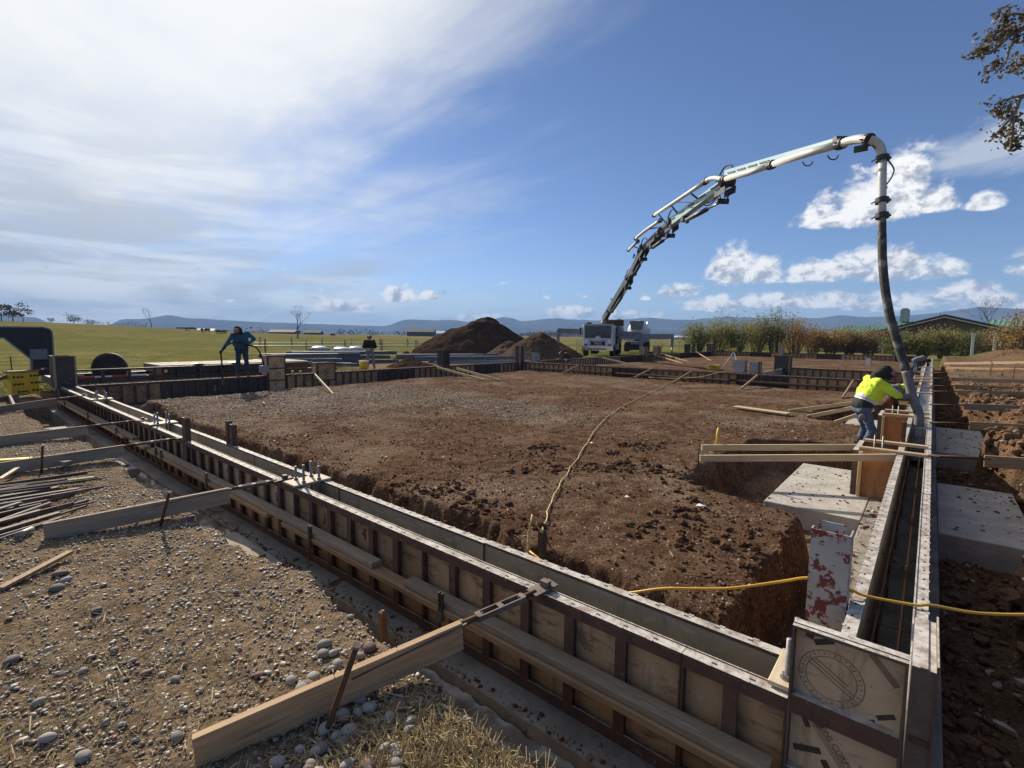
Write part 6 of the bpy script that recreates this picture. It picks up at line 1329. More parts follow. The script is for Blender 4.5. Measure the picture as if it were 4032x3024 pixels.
leaf_mat('leaf_over', (.110, .088, .040), (.170, .125, .060), .35)
def bush(label, base, rx, h, mat, seed, n=4600, size=.17):
    rs = random.Random(seed); t = thing('bush', label, 'bush', base, 'bushes of the hedge'); base = Vector(base); pts = []; mbs = MB(); tips = []
    for k in range(26):
        a = rs.uniform(0, 6.28); l_ = h*rs.uniform(.55, 1.12); lean = rs.uniform(.08, .62); e = base+Vector((math.cos(a)*rx*lean*1.25, math.sin(a)*rx*lean*1.1, l_*(1-.35*lean))); b0 = base+Vector((math.cos(a)*rx*.15, math.sin(a)*rx*.15, -.1))
        md_ = b0.lerp(e, .5)+Vector((rs.uniform(-.15, .15), rs.uniform(-.15, .15), .12*h)); P_ = catmull([b0, md_, e], 4); mbs.tube(P_, [.035*(1-i/len(P_))+.008 for i in range(len(P_))], 4, cap=False); tips.append(P_)
    for k in range(n):
        P_ = rs.choice(tips); i = min(len(P_)-1, int(len(P_)*(rs.random()**.6))); s = .16*h*rs.uniform(.3, 1.3); pts.append(P_[i]+Vector((rs.gauss(0, s), rs.gauss(0, s), rs.gauss(0, s*.8))))
    pts = [p for p in pts if p.z > base.z+.25]
    mb = MB(); leaf_cloud(mb, pts, size, rs); mb.part('foliage', mat, t); mbs.part('stems', 'bark', t)
hedge = [(2745, 56, 2.7, 3.27, 'leaf_green', 'first green bush of the hedge, beside the open pasture'), (2830, 57, 2.7, 3.82, 'leaf_olive', 'second bush of the hedge, olive with feathery top'), (2905, 56, 2.8, 3.93, 'leaf_olive', 'third bush of the hedge behind the weathered post form'), (2980, 57, 2.7, 3.82, 'leaf_olive', 'brownish bush of the hedge left of its tallest plume'), (3055, 56, 2.6, 4.79, 'leaf_green', 'tallest green bush of the hedge with two plumes'), (3130, 57, 2.8, 3.93, 'leaf_orange', 'yellow-orange bush right of the tallest green one'),
         (3205, 58, 2.7, 2.89, 'leaf_brown', 'brown autumn bush below the left end of the green roof'), (3275, 57, 2.7, 2.97, 'leaf_orange', 'rusty orange bush in front of the small green roof'), (3350, 56, 2.6, 2.62, 'leaf_brown', 'dark brown bush in front of the small green roof'), (3425, 55, 2.6, 2.71, 'leaf_brown', 'brown bush beside the white porch post'), (3545, 50, 2.0, 2.40, 'leaf_green', 'dark green bush behind the hanging hose'), (3640, 49, 2.0, 2.52, 'leaf_olive', 'olive bush before the gable wall of the house'), (3720, 49, 2.0, 2.59, 'leaf_olive', 'bright olive bush before the middle of the gable wall'), (3805, 50, 2.0, 2.59, 'leaf_green', 'green bush hiding the right half of the gable'), (3890, 51, 2.0, 2.52, 'leaf_brown', 'brown bush right of the gable beside the white post')]
for i, (px, D, rx, h, mt, lab) in enumerate(hedge):
    p = ud(px, 1320, D); bush(lab, (p.x, p.y, -.45), rx, h, mt, 100+i)
# big autumn shrub at the right edge
p = ud(4010, 1300, 40); bush('large orange-brown shrub at the house behind the red earth mound', (p.x, p.y, -.3), 2.6, 3.5, 'leaf_orange', 150, 3200)
# ------------------------------------------------------------------ house with green metal roof
Hc = ud(3718, 1310, 60); hx, hy = Hc.x, Hc.y; house = thing('house', 'low brown house with green metal roof and white trim behind the hedge', 'house', (hx, hy, -.5))
HA = R_(-8); HM = Matrix.Rotation(HA, 3, 'Z')
def hl_(x, y, z): return Vector((hx, hy, 0))+HM @ Vector((x, y, z))
def hb(name, mat, c, s, par=None): mb = MB(); mb.box(hl_(*c), s, HM); return mb.part(name, mat, par or house)
hw_, zr, ze = 6.9, 4.35, 2.25
mb = MB(); mb.add([hl_(-hw_+.5, 0, -.5), hl_(hw_-.5, 0, -.5), hl_(hw_-.5, 0, ze+.15), hl_(0, 0, zr-.15), hl_(-hw_+.5, 0, ze+.15), hl_(-hw_+.5, 12, -.5), hl_(hw_-.5, 12, -.5), hl_(hw_-.5, 12, ze+.15), hl_(0, 12, zr-.15), hl_(-hw_+.5, 12, ze+.15)], [(0, 1, 2, 3, 4), (9, 8, 7, 6, 5), (0, 5, 6, 1), (1, 6, 7, 2), (4, 9, 5, 0), (2, 7, 8, 3), (3, 8, 9, 4)]); mb.part('wall', 'house_wall', house)
def slope(par, a, b, c, d, nseam, mat='roof_green', name='roof'):
    a, b, c, d = map(Vector, (a, b, c, d)); nn = (b-a).cross(d-a).normalized()
    if nn.z < 0: nn = -nn
    mb = MB(); mb.add([a, b, c, d, a-nn*.12, b-nn*.12, c-nn*.12, d-nn*.12], [(0, 1, 2, 3), (7, 6, 5, 4), (0, 4, 5, 1), (1, 5, 6, 2), (2, 6, 7, 3), (3, 7, 4, 0)]); rf = mb.part(name, mat, par)
    for i in range(nseam+1):
        t = i/nseam; p, q = a.lerp(b, t)+nn*.03, d.lerp(c, t)+nn*.03; mb = MB(); mb.bar(p, q, .06, .07, 0, tuple(nn)); mb.part('roof_seam', mat, rf)
    return rf
slope(house, hl_(0, -.6, zr), hl_(0, 12.5, zr), hl_(-hw_-.5, 12.5, ze-.1), hl_(-hw_-.5, -.6, ze-.1), 26)
slope(house, hl_(0, -.6, zr), hl_(0, 12.5, zr), hl_(hw_+.5, 12.5, ze-.1), hl_(hw_+.5, -.6, ze-.1), 26)
for s in (-1, 1):
    mb = MB(); mb.bar(hl_(0, -.66, zr-.10), hl_(s*(hw_+.5), -.66, ze-.20), .05, .24); mb.part('barge_board', 'trim_dark', house); mb = MB(); mb.bar(hl_(0, -.64, zr-.27), hl_(s*(hw_+.5), -.64, ze-.37), .05, .10); mb.part('trim_board', 'white_paint', house)
for i in range(7):
    z = -.3+i*.35; mb = MB(); mb.box(hl_(0, -.02, z), (2*hw_-1.1, .03, .05), HM); mb.part('siding_batten', 'house_wall', house)
# wing with ridge parallel to the picture, and chimney
slope(house, hl_(-6.2, 8, 3.9), hl_(-1.0, 8, 3.9), hl_(-1.0, 4.2, 3.1), hl_(-6.2, 4.2, 3.1), 12)
slope(house, hl_(3.2, 9, 3.95), hl_(12.5, 9, 3.95), hl_(12.5, 5.0, 3.0), hl_(3.2, 5.0, 3.0), 18)
hb('wing_wall', 'house_wall', (9.5, 8.0, 1.2), (6.5, 3.0, 3.4)); hb('chimney', 'block_grey', (-5.2, 7.0, 4.6), (.9, .9, 1.7)); hb('chimney_cap', 'truck_grey', (-5.2, 7.0, 5.5), (.6, .6, .2))
mb = MB(); mb.cyl(hl_(-1.2, 5, 3.7), hl_(-1.2, 5, 4.7), .09, 8); mb.part('vent_pipe', 'bolt_steel', house)
for x in (2.2, 6.3, 9.4)[:1]:
    mb = MB(); mb.box(hl_(x, -1.6, .75), (.20, .20, 2.5), HM); p_ = mb.part('porch_post', 'white_paint', house); mb = MB(); mb.box(hl_(x, -1.6, 2.03), (.32, .32, .10), HM); mb.part('capital', 'white_paint', p_)
for pxq in (3828, 3915, 4003):
    q = ud(pxq, 1375, 43); mb = MB(); mb.box((q.x, q.y, .65), (.20, .20, 2.5)); p_ = mb.part('porch_post', 'white_paint', house); mb = MB(); mb.box((q.x, q.y, 1.86), (.34, .34, .10)); mb.part('capital', 'white_paint', p_)
for x in (-3.2, 4.2): w_ = hb('window', 'white_paint', (x, -.035, 1.2), (1.3, .06, 1.1)); hb('pane', 'glass_dark', (x, -.07, 1.2), (1.14, .02, .94), w_)
shed0 = ud(3375, 1310, 68); shed = thing('shed', 'small outbuilding with a green metal roof left of the house', 'shed', (shed0.x, shed0.y, -.5))
def sl_(x, y, z): return Vector((shed0.x, shed0.y, 0))+HM @ Vector((x, y, z))
slope(shed, sl_(-2.7, 3.2, 3.2), sl_(4.2, 3.2, 3.2), sl_(4.2, -1.6, 1.15), sl_(-4.3, -1.6, 1.15), 18)
mb = MB(); mb.box(sl_(0, .8, .4), (7.2, 3.6, 1.8), HM); mb.part('wall', 'house_wall', shed)
for x in (2.9, 3.8): mb = MB(); mb.cyl(sl_(x, 2.6, 2.9), sl_(x, 2.6, 3.75), .12, 8); mb.part('vent_pipe', 'bolt_steel', shed)
p = ud(3478, 1330, 57); mb = MB(); mb.box((p.x, p.y, .35), (.16, .16, 1.6)); mb.top('fence_post', 'white_paint', 'white post standing in the hedge by the shed', 'post')
p = ud(3935, 1240, 75); bare_tree('bare_tree', 'bare spreading tree behind the house roof', (p.x, p.y, -.5), 9.4, 1.15, 4, 'bark', 6)
p = ud(1172, 1325, 150); bare_tree('bare_tree', 'large pale bare tree standing alone in the pasture', (p.x, p.y, fz(p.x, p.y)), 9.5, 1.05, 12, 'bark_pale', 6, .30)
p = ud(597, 1306, 230); bare_tree('bare_tree', 'slim bare tree standing alone on the rise to the left', (p.x, p.y, fz(p.x, p.y)), 9.5, .7, 9, 'bark', 5, .24)
# far trees on the rise
def far_tree(label, px, D, h, w, seed, mat='far_tree', group='far trees'):
    rs = random.Random(seed); p = ud(px, 1300, D); b = Vector((p.x, p.y, fz(p.x, p.y))); t = thing('far_tree', label, 'tree', b, group)
    mb = MB(); mb.tube([b-Vector((0, 0, .3)), b+Vector((0, 0, h*.55))], [h*.035, h*.015], 5); mb.part('trunk', 'bark', t)
    pts = []
    for k in range(7):
        c = b+Vector((rs.gauss(0, w*.28), rs.gauss(0, w*.28), h*rs.uniform(.35, .92)))
        for j in range(60): pts.append(c+Vector((rs.gauss(0, w*.17), rs.gauss(0, w*.17), rs.gauss(0, h*.08))))
    mb = MB(); leaf_cloud(mb, pts, h*.10, rs); mb.part('crown', mat, t)
for i, (px, D, h, w, mt, lab) in enumerate(((10, 190, 6.5, 7, 'far_brown', 'brown tree at the left end of the rise'), (55, 200, 7.6, 5, 'far_brown', 'tallest brown tree on the rise at the left'), (95, 200, 5.4, 4.5, 'far_brown', 'brown tree right of the tallest one on the rise'), (203, 260, 3.2, 2.6, 'far_tree', 'tiny shrub on the crest of the rise'), (293, 280, 6.5, 8, 'far_brown', 'rounded bare-looking tree on the crest of the rise'), (345, 300, 4.0, 6, 'far_tree', 'dark scrub right of the rounded tree on the crest'), (370, 300, 3.6, 8, 'far_tree', 'broad dark scrub on the crest of the rise'))):
    far_tree(lab, px, D, h, w, 200+i, mt)
# poplar rows and dark woods on the valley floor (single trees too far to tell apart)
rs = random.Random(77); mb = MB(); pts = []
for px, n, D, h in [(430+7*i, 26, 1500, rs.uniform(20, 34)) for i in range(22)]:
    p = ud(px+rs.uniform(-2, 2), 1315, D); [pts.append((Vector((p.x+rs.gauss(0, 2.0), p.y+rs.gauss(0, 2.0), rs.uniform(-1, h))), 5)) for _ in range(n)]
for i in range(340):
    px = rs.choice((rs.uniform(640, 1720), rs.uniform(1700, 4032), rs.uniform(2080, 2300))); D = rs.uniform(900, 2600); p = ud(px, 1322, D)
    for _ in range(16): pts.append((Vector((p.x+rs.gauss(0, 9), p.y+rs.gauss(0, 9), rs.uniform(-1, 7+5*rs.random()))), 5.5))
for p, s in pts: leaf_cloud(mb, [p], s, rs)
mb.top('far_woods', 'far_tree', kind='stuff')
# far farm buildings
def barn(label, px, py, D, w, h, mat, roof='far_dark'):
    p = ud(px, py, D); z0 = -1.0; t = thing('far_building', label, 'building', (p.x, p.y, z0), 'far farm buildings'); M3 = Matrix.Rotation(-YAW, 3, 'Z')
    mb = MB(); mb.box((p.x, p.y, z0+h*.35), (w, w*.5, h*.7), M3); mb.part('wall', mat, t)
    mb = MB(); mb.prism([(-w*.27, 0), (w*.27, 0), (0, h*.42)], 'x', -w*.52, w*.52); mb.v = [tuple(M3 @ Vector(v)+Vector((p.x, p.y, z0+h*.7))) for v in mb.v]; mb.part('roof', roof, t)
    mb = MB(); mb.box(Vector((p.x, p.y, z0+h*.25))+M3 @ Vector((w*.1, -w*.255, 0)), (w*.25, .1, h*.45), M3); mb.part('door', 'far_dark', t)
for a in ((715, 1320, 520, 10, 7, 'far_dark', 'far_dark', 'dark barn left in the far farm group'), (742, 1320, 520, 14, 6, 'far_white', 'far_white', 'white shed second in the far farm group'), (785, 1322, 500, 20, 4.5, 'far_white', 'far_white', 'long low white shed in the far farm group'), (815, 1321, 520, 18, 6, 'far_dark', 'far_white', 'long barn with pale roof in the far farm group'), (1000, 1322, 600, 14, 7, 'far_white', 'far_white', 'white barn far behind the worker in blue'), (1120, 1325, 420, 22, 5, 'far_dark', 'far_dark', 'low dark barn left of the large bare tree'), (1235, 1325, 420, 14, 4.5, 'far_dark', 'far_dark', 'low dark barn right of the large bare tree'), (1660, 1326, 520, 28, 7.5, 'far_dark', 'far_dark', 'wide dark red barn left of the largest dirt pile'), (1725, 1326, 560, 22, 6, 'far_white', 'far_white', 'pale building left of the largest dirt pile'), (2700, 1333, 380, 24, 3.0, 'far_white', 'far_white', 'low pale building in the pasture left of the hedge')):
    barn(a[7], a[0], a[1], a[2], a[3], a[4], a[5], a[6])
# cattle
for i, (px, D) in enumerate(((738, 190), (758, 195), (797, 185), (817, 188), (862, 170), (882, 175), (1310, 230), (1770, 260))):
    p = ud(px, 1320, D); b = Vector((p.x, p.y, fz(p.x, p.y))); a = i*1.3; M3 = Matrix.Rotation(a, 3, 'Z'); mb = MB()
    capsule(mb, b+M3 @ Vector((-.7, 0, 1.05)), b+M3 @ Vector((.65, 0, 1.1)), .40, .38, 9); capsule(mb, b+M3 @ Vector((.7, 0, 1.15)), b+M3 @ Vector((1.2, 0, .75)), .24, .15, 8); capsule(mb, b+M3 @ Vector((1.2, 0, .75)), b+M3 @ Vector((1.45, 0, .45)), .13, .09, 8)
    for sx in (-.65, .6):
        for sy in (-.22, .22): mb.tube([b+M3 @ Vector((sx, sy, 1.0)), b+M3 @ Vector((sx-.05, sy, .5)), b+M3 @ Vector((sx, sy, 0))], [.15, .085, .07], 6)
    mb.top('cow', 'cow', 'dark cow grazing in the distant pasture', 'cow', 'cattle in the pasture', smooth=True)
# ------------------------------------------------------------------ the tree whose branches hang in at the top right
tb0 = ud(4950, 1700, 8.5); tb0.z = .1; rs = random.Random(31)
tr = thing('overhanging_tree', 'tree at the right whose leafy twigs hang into view at the top', 'tree', tb0); trunk_top = ud(5000, 500, 8.5)
mb = MB(); mb.tube(catmull([tb0-Vector((0, 0, .3)), tb0.lerp(trunk_top, .5)+Vector((.15, 0, 0)), trunk_top, trunk_top+Vector((.2, .3, 2.0))], 5), [.26, .25, .24, .23, .22, .21, .20, .19, .18, .17, .16, .15, .14, .12, .10, .08], 10); mb.part('trunk', 'bark_pale', tr, True)
limbs = [[trunk_top, ud(4500, 150, 7.2), ud(4180, 100, 6.5), ud(4010, 120, 6.3), ud(3900, 205, 6.2), ud(3845, 200, 6.2)], [trunk_top.lerp(tb0, .1), ud(4450, 300, 7), ud(4150, 350, 6.4), ud(4030, 375, 6.3), ud(3990, 450, 6.2), ud(3930, 520, 6.2)], [ud(4180, 100, 6.5), ud(4050, 60, 6.3), ud(3960, 60, 6.2), ud(3925, 100, 6.2)], [ud(4010, 120, 6.3), ud(3975, 190, 6.2), ud(3960, 240, 6.2), ud(3915, 290, 6.15)], [ud(4150, 350, 6.4), ud(4020, 230, 6.3), ud(4000, 260, 6.3)], [ud(3990, 450, 6.2), ud(3985, 540, 6.2), ud(3975, 590, 6.2)], [ud(4030, 375, 6.3), ud(3970, 390, 6.2), ud(3920, 410, 6.2)]]
mb = MB()
for i, l_ in enumerate(limbs): Q = catmull(l_, 5); mb.tube(Q, [(.05 if i < 2 else .016)*(1-.8*j/len(Q))+.004 for j in range(len(Q))], 6, cap=False)
mb.part('limbs', 'bark_pale', tr, True)
mb = MB(); cl = [(3850, 205, .10), (3885, 190, .13), (3925, 165, .15), (3960, 130, .14), (3990, 110, .12), (3910, 130, .09), (3935, 60, .10), (3960, 85, .10), (3905, 280, .12), (3920, 250, .08), (4010, 150, .14), (4000, 265, .13), (4025, 240, .12), (4030, 60, .14), (3925, 415, .13), (3960, 420, .10), (3940, 445, .09), (3945, 520, .12), (3975, 550, .11), (3990, 575, .08), (4020, 490, .13), (4030, 530, .12), (3985, 465, .08), (4100, 150, .3), (4120, 380, .3), (4200, 250, .35), (4300, 100, .4), (4350, 330, .4), (4500, 200, .5), (4700, 400, .6), (4800, 100, .7), (5000, 200, .8)]
pts = []
for x, y, s in cl:
    c0 = ud(x, y, 6.25 if x < 4060 else 6.3+(x-4060)/450)
    for _ in range(int(52 if s < .2 else 140)): pts.append(c0+Vector((rs.gauss(0, s*.50), rs.gauss(0, s*.50), rs.gauss(0, s*.42))))
leaf_cloud(mb, pts, .062, rs); mb.part('foliage', 'leaf_over', tr)
# ------------------------------------------------------------------ gravel, clods, straw (uncountable) and the single cobbles
def ico(sub=0):
    import bmesh
    bm = bmesh.new(); bmesh.ops.create_icosphere(bm, subdivisions=sub+1, radius=1.0); v = np.array([q.co[:] for q in bm.verts]); f = np.array([[l.index for l in q.verts] for q in bm.faces]); bm.free(); return v, f
V0, F0 = ico(0); V1, F1 = ico(1)
def scatter(name, P, Rr_, mats, pick, flat=(.45, .75), V=V0, F=F0, jag=.18, sink=.25, smooth=True):
    n = len(P); q = rng.random((n, 3)); ang = q[:, 0]*2*np.pi; sc = np.stack([Rr_*(1+.5*q[:, 1]), Rr_*(.75+.3*q[:, 2]), Rr_*(flat[0]+(flat[1]-flat[0])*rng.random(n))], 1)
    pts = V[None]*(1+jag*(rng.random((n, len(V), 1))-.5)*2)*sc[:, None, :]
    tx = (rng.random(n)-.5)*.7; c, s = np.cos(tx)[:, None], np.sin(tx)[:, None]; y, z = pts[..., 1]*c-pts[..., 2]*s, pts[..., 1]*s+pts[..., 2]*c
    ca, sa = np.cos(ang)[:, None], np.sin(ang)[:, None]; x2 = pts[..., 0]*ca-y*sa; y2 = pts[..., 0]*sa+y*ca
    co = np.stack([x2+P[:, 0:1], y2+P[:, 1:2], z+P[:, 2:3]+(sc[:, 2:3]*(1-2*sink))], -1).reshape(-1, 3)
    fc = (F[None]+(np.arange(n)*len(V))[:, None, None]).reshape(-1, 3)
    me = bpy.data.meshes.new(name); me.vertices.add(len(co)); me.vertices.foreach_set('co', co.ravel().astype(np.float32)); me.loops.add(fc.size); me.loops.foreach_set('vertex_index', fc.ravel().astype(np.int32)); me.polygons.add(len(fc)); me.polygons.foreach_set('loop_start', np.arange(0, fc.size, 3, dtype=np.int32))
    for m in mats: me.materials.append(MATS[m])
    me.polygons.foreach_set('material_index', np.repeat(pick, len(F)).astype(np.int32)); me.polygons.foreach_set('use_smooth', np.full(len(fc), smooth)); me.update(calc_edges=True)
    o = bpy.data.objects.new(name, me); link(o); o['kind'] = 'stuff'; return o
pmat('peb_a', (.43, .37, .29), (.34, .285, .22), 30, .55, rnd=0, bump=.25, spec=.4); pmat('peb_b', (.31, .255, .195), (.235, .19, .14), 30, .55, rnd=0, bump=.25, spec=.4); pmat('peb_c', (.20, .155, .12), (.15, .12, .095), 30, .55, rnd=0, bump=.25, spec=.4); pmat('peb_d', (.56, .52, .45), (.47, .43, .37), 30, .55, rnd=0, bump=.25, spec=.4); pmat('peb_e', (.24, .14, .11), (.18, .10, .08), 30, .55, rnd=0, bump=.25, spec=.4)
pmat('clod_a', (.125, .070, .042), (.085, .045, .027), 18, 1.0, rnd=0, bump=.6, spec=0); pmat('clod_b', (.165, .100, .060), (.115, .068, .041), 18, 1.0, rnd=0, bump=.6, spec=0); pmat('clod_red', (.200, .118, .068), (.135, .077, .045), 18, 1.0, rnd=0, bump=.6, spec=0)
PEB = ['peb_a', 'peb_b', 'peb_c', 'peb_d', 'peb_e']
def zs(x, y): return height(x, y)
# outer gravel, denser near the trench edge and in patches
n = 80000; x = -9.5+10.2*rng.random(n)**.75; y = -3.9+3.5*rng.random(n); x = np.where(rng.random(n) < .25, -14+6*rng.random(n), x)
dn = fbm(x*.9, y*.9, 3, 91)*1.5+.42+.35*sstep(-1.6, -.8, y)+.25*sstep(-3.2, -5, x); h = zs(x, y); k = (rng.random(n) < np.clip(dn, .05, 1)) & (h > -.62); x, y, h = x[k], y[k], h[k]
r = .0034+.0088*rng.random(len(x))**3.0; scatter('gravel', np.stack([x, y, h], 1), r, PEB, rng.choice(5, len(x), p=[.38, .32, .19, .09, .02]), sink=.38, jag=.26)
n = 1000; x = -6.0+6.6*rng.random(n); y = -2.9+2.5*rng.random(n); h = zs(x, y); k = (h > -.6) & (rng.random(n) < np.clip(.35+fbm(x*.9, y*.9, 3, 91)*1.3+.4*sstep(-1.5, -.8, y), .1, 1)); x, y, h = x[k], y[k], h[k]
scatter('gravel', np.stack([x, y, h], 1), .009+.009*rng.random(len(x))**1.8, PEB, rng.choice(5, len(x), p=[.36, .34, .20, .06, .04]), V=V1, F=F1, jag=.10, sink=.36)
# earth pad: clods and pale chips
n = 60000; x = -.5-13*rng.random(n)**1.3; y = 1.0+15*rng.random(n)**1.7; h = zs(x, y); k = (h > -.6) & (rng.random(n) < 1-sstep(8, 15.5, y)) & (rng.random(n) < np.clip(.42+2.2*fbm(x*.8, y*.8, 3, 95), .03, 1)); x, y, h = x[k], y[k], h[k]
rr_ = (.0035+.014*rng.random(len(x))**5)*(1+.03*y); scatter('clods', np.stack([x, y, h], 1), rr_, ['clod_a', 'clod_b', 'peb_a', 'peb_d', 'peb_b'], rng.choice(5, len(x), p=[.49, .41, .05, .015, .035]), flat=(.55, .9), jag=.32, smooth=False)
n = 26000; x = -15.5+9*rng.random(n); y = 1.5+14*rng.random(n); gm_ = np.exp(-((x+13)/3.6)**2-((y-4.5)/4.2)**2)*1.2+np.exp(-((x+6.8)/2.6)**2-((y-7)/1.1)**2); h = zs(x, y); k = (h > -.6) & (rng.random(n) < gm_); x, y, h = x[k], y[k], h[k]
scatter('gravel', np.stack([x, y, h], 1), .009+.014*rng.random(len(x))**2.4, PEB, rng.choice(5, len(x), p=[.34, .34, .20, .10, .02]))
n = 9000; x = -4.6+4.1*rng.random(n); y = 1.1+4.6*rng.random(n); cd_ = fbm(x*1.1, y*1.1, 3, 96); h = zs(x, y); k = (h > -.62) & (rng.random(n) < np.clip(cd_*2.2-.05+.25*sstep(-2.5, -1, x)*(1-sstep(2.5, 4, y)), 0, .6)); x, y, h = x[k], y[k], h[k]
scatter('clods', np.stack([x, y, h], 1), .010+.034*rng.random(len(x))**3, ['clod_a', 'clod_b'], rng.choice(2, len(x), p=[.65, .35]), flat=(.6, .95), V=V1, F=F1, jag=.30, sink=.3, smooth=False)
# outer bank on the right, trench floors
n = 26000; x = .35+4.5*rng.random(n)**1.6; y = -.2+20*rng.random(n)**1.4; h = zs(x, y); k = (rng.random(n) < np.where(h > -.6, .95, .35)); x, y, h = x[k], y[k], h[k]
scatter('clods', np.stack([x, y, h+.03*(h > -.5)], 1), .007+.045*rng.random(len(x))**4, ['clod_red', 'clod_b', 'peb_b', 'peb_a'], rng.choice(4, len(x), p=[.52, .34, .09, .05]), flat=(.6, .95), jag=.32, smooth=False)
n = 9000; x = -9+9.4*rng.random(n); y = -.85+.65*rng.random(n); h = zs(x, y); k = (h < -.55); x, y, h = x[k], y[k], h[k]
scatter('clods', np.stack([x, y, h], 1), .007+.02*rng.random(len(x))**2, ['clod_a', 'peb_b', 'peb_c'], rng.choice(3, len(x), p=[.5, .25, .25]), flat=(.5, .9), jag=.25)
n = 900; y = 1.2+16*rng.random(n)**1.3; x = bank_left_edge(y)+rng.normal(.22, .16, n); h = zs(x, y); k = h > -.85; x, y, h = x[k], y[k], h[k]
scatter('clods', np.stack([x, y, h+.02], 1), .03+.07*rng.random(len(x))**2.5, ['clod_red', 'clod_b'], rng.choice(2, len(x), p=[.7, .3]), flat=(.6, .95), V=V1, F=F1, jag=.24, smooth=False)
# crumbs fallen on the footing tops and pads
n = 500; x = -6.5+6.2*rng.random(n); y = -.165+.12*rng.random(n)*(rng.random(n)); scatter('clods', np.stack([x, y, np.full(n, -.614)], 1), .004+.012*rng.random(n)**3, ['clod_a', 'peb_c'], rng.choice(2, n), jag=.3, smooth=False)
n = 130; x = -1.33+.8*rng.random(n); y = 4.76+2.4*rng.random(n); scatter('clods', np.stack([x, y, np.full(n, -.676)], 1), .004+.016*rng.random(n)**3, ['clod_a', 'clod_b'], rng.choice(2, n), jag=.3, smooth=False)
for y0_, y1_ in ((4.9, 7.25), (9.95, 13.2)):
    n = 110; x = .36+.74*rng.random(n)**.7; y = y0_+(y1_-y0_)*rng.random(n); scatter('clods', np.stack([x, y, np.full(n, -.676)], 1), .004+.022*rng.random(n)**3, ['clod_red', 'clod_b', 'peb_b'], rng.choice(3, n), jag=.3, smooth=False)
n = 300; x = -1.05+.9*rng.random(n)*0-.0+.12*rng.random(n); x = -.34+.22*rng.random(n); y = 1.3+8*rng.random(n); scatter('clods', np.stack([x, y, np.full(n, -.684)], 1), .005+.022*rng.random(n)**2.5, ['clod_a', 'clod_b', 'peb_a'], rng.choice(3, n), jag=.3, smooth=False)
# straw and dry grass
def straw(name, n, xr, yr, dens, L, mat, tilt=.25, z=.006, w=.0016):
    x = xr[0]+(xr[1]-xr[0])*rng.random(n); y = yr[0]+(yr[1]-yr[0])*rng.random(n); k = rng.random(n) < dens(x, y); x, y = x[k], y[k]; h = zs(x, y); k = h > -.6; x, y, h = x[k], y[k], h[k]; n = len(x)
    a = rng.random(n)*2*np.pi; l_ = L[0]+(L[1]-L[0])*rng.random(n)**2; t = tilt*(rng.random(n)-.2); d = np.stack([np.cos(a)*np.cos(t), np.sin(a)*np.cos(t), np.sin(t)], 1)*l_[:, None]; s = np.stack([-np.sin(a), np.cos(a), 0*a], 1)*w; c = np.stack([x, y, h+z+.006*rng.random(n)], 1)
    up_ = np.array([0, 0, w*1.2]); co = np.stack([c-s, c+s, c+d+s, c+d-s, c+up_, c+d+up_], 1).reshape(-1, 3); b = (np.arange(n)*6)[:, None]; fc = np.concatenate([b+np.array([[0, 4, 5, 3]]), b+np.array([[4, 1, 2, 5]])], 0)
    me = bpy.data.meshes.new(name); me.from_pydata(co.tolist(), [], fc.tolist()); me.materials.append(MATS[mat]); o = bpy.data.objects.new(name, me); link(o); o['kind'] = 'stuff'
pmat('straw', (.46, .36, .185), (.34, .25, .12), 9, .8, rnd=0, bump=0); pmat('straw_pale', (.62, .54, .38), (.50, .42, .28), 9, .8, rnd=0, bump=0)
straw('dry_grass', 30000, (-3.6, .8), (-3.4, -.75), lambda x, y: np.clip(.10+.5*fbm(x*1.2, y*1.2, 3, 97)+1.0*np.exp(-((x+1.05)/.42)**2-((y+1.05)/.38)**2)+.5*np.exp(-((x+2.3)/.8)**2-((y+1.9)/.6)**2), 0, 1), (.02, .07), 'straw')
straw('dry_grass', 1300, (-4.5, .6), (-3.2, -.8), lambda x, y: np.full_like(x, .5), (.03, .11), 'straw_pale', .12, .010, .0022)
straw('dry_grass', 9000, (-1.7, -.4), (-1.5, -.72), lambda x, y: np.clip(1.2*np.exp(-((x+1.05)/.36)**2-((y+1.0)/.28)**2), 0, 1), (.03, .09), 'straw', 1.1)
straw('pasture_grass', 26000, (-30, -17.6), (-6.5, 12), lambda x, y: sstep(-17.8, -20, x), (.06, .20), 'leaf_olive', 1.6, 0, .008)
straw('pasture_grass', 9000, (-20, -13.2), (-5, -1.4), lambda x, y: sstep(-13.2, -15, x), (.05, .16), 'leaf_olive', 1.6, 0, .006)
straw('dry_grass', 2500, (-12, -1), (1.4, 9), lambda x, y: np.full_like(x, .6), (.03, .10), 'straw', .2, .01, .003)
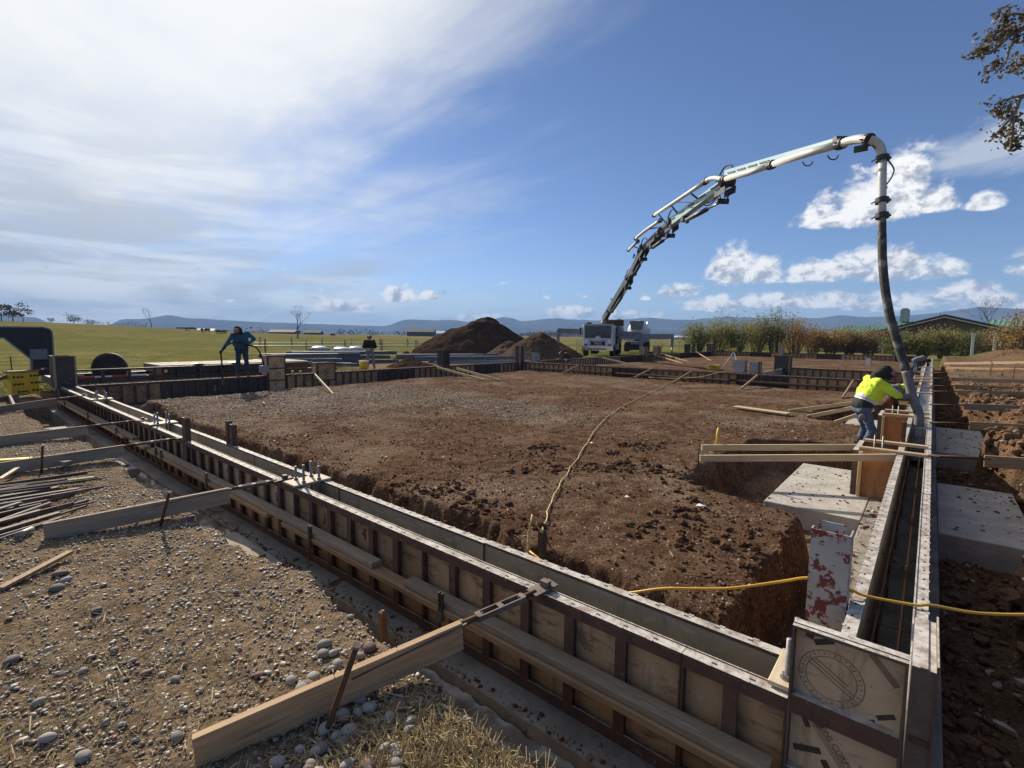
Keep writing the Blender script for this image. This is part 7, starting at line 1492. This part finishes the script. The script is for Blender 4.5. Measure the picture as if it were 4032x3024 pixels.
# single cobbles round the nearest brace and a few big ones
random.seed(11); cob = []
for i in range(46):
    a = random.gauss(0, 1); cob.append((-1.42+random.gauss(0, .20), -1.18+random.gauss(0, .13), random.uniform(.016, .030)))
for i in range(26): cob.append((-1.75+random.gauss(0, .22), -.98+random.gauss(0, .14), random.uniform(.016, .032)))
S3 = [((225, 2320), 0.033), ((260, 2285), 0.030), ((45, 2610), 0.030), ((150, 2780), 0.021), ((235, 2260), 0.036), ((1330, 2620), 0.024), ((1380, 2430), 0.018), ((450, 2560), 0.018), ((190, 2920), 0.024), ((330, 2645), 0.018), ((575, 2660), 0.021), ((690, 2690), 0.018), ((1460, 2640), 0.018), ((520, 2610), 0.017), ((380, 2410), 0.024), ((1010, 2340), 0.018), ((1180, 2330), 0.017), ((930, 2335), 0.017), ((330, 3000), 0.024), ((700, 2930), 0.021)]
big = [(uz(*p, -.19).x, uz(*p, -.19).y, r) for p, r in S3]
CM = {}
for i in range(6):
    v = V1*(1+.07*(rng.random((len(V1), 1))-.5)*2)*np.array([1.25, .9+.2*rng.random(), .55+.25*rng.random()]); me = bpy.data.meshes.new('cobble'); me.from_pydata(v.tolist(), [], F1.tolist()); me.polygons.foreach_set('use_smooth', [True]*len(me.polygons)); me.materials.append(MATS['cobble_red' if i == 4 else 'cobble']); CM[i] = me
for i, (x, y, r) in enumerate(cob+big):
    h = gz(x, y)
    if h < -.55: continue
    o = bpy.data.objects.new('cobble', CM[i % 6]); link(o); o.location = (x, y, h+r*.35); o.scale = (r, r, r); o.rotation_euler = (random.uniform(-.3, .3), random.uniform(-.3, .3), random.uniform(0, 6.3))
    if i < 46: tag(o, 'smooth river cobble in the loose heap under the nearest brace', 'stone', 'cobbles under the nearest brace')
    elif i < len(cob): tag(o, 'smooth river cobble on the trench edge beside the leaning stake', 'stone', 'cobbles beside the leaning stake')
    else: tag(o, 'larger rounded stone lying singly on the gravel', 'stone', 'single stones on the gravel')
# paper scraps and wood bits on the pad
for px, py, s, lab in ((2760, 1998, .05, 'torn pale paper scrap on the earth pad near the trench'), (2330, 1750, .035, 'white chip beside the pale cord on the earth pad'), (2470, 1958, .03, 'pale chip on the earth pad right of the cord')):
    p = uz(px, py, -.36); p.z = gz(p.x, p.y)+.02; mb = MB(); mb.add([p+Vector((-s, -s*.4, 0)), p+Vector((s*.8, -s*.5, .012)), p+Vector((s, s*.5, .004)), p+Vector((-s*.6, s*.6, .016)), p+Vector((0, 0, .02))], [(0, 1, 4), (1, 2, 4), (2, 3, 4), (3, 0, 4)]); mb.top('paper_scrap', 'white_paint', lab, 'scrap')
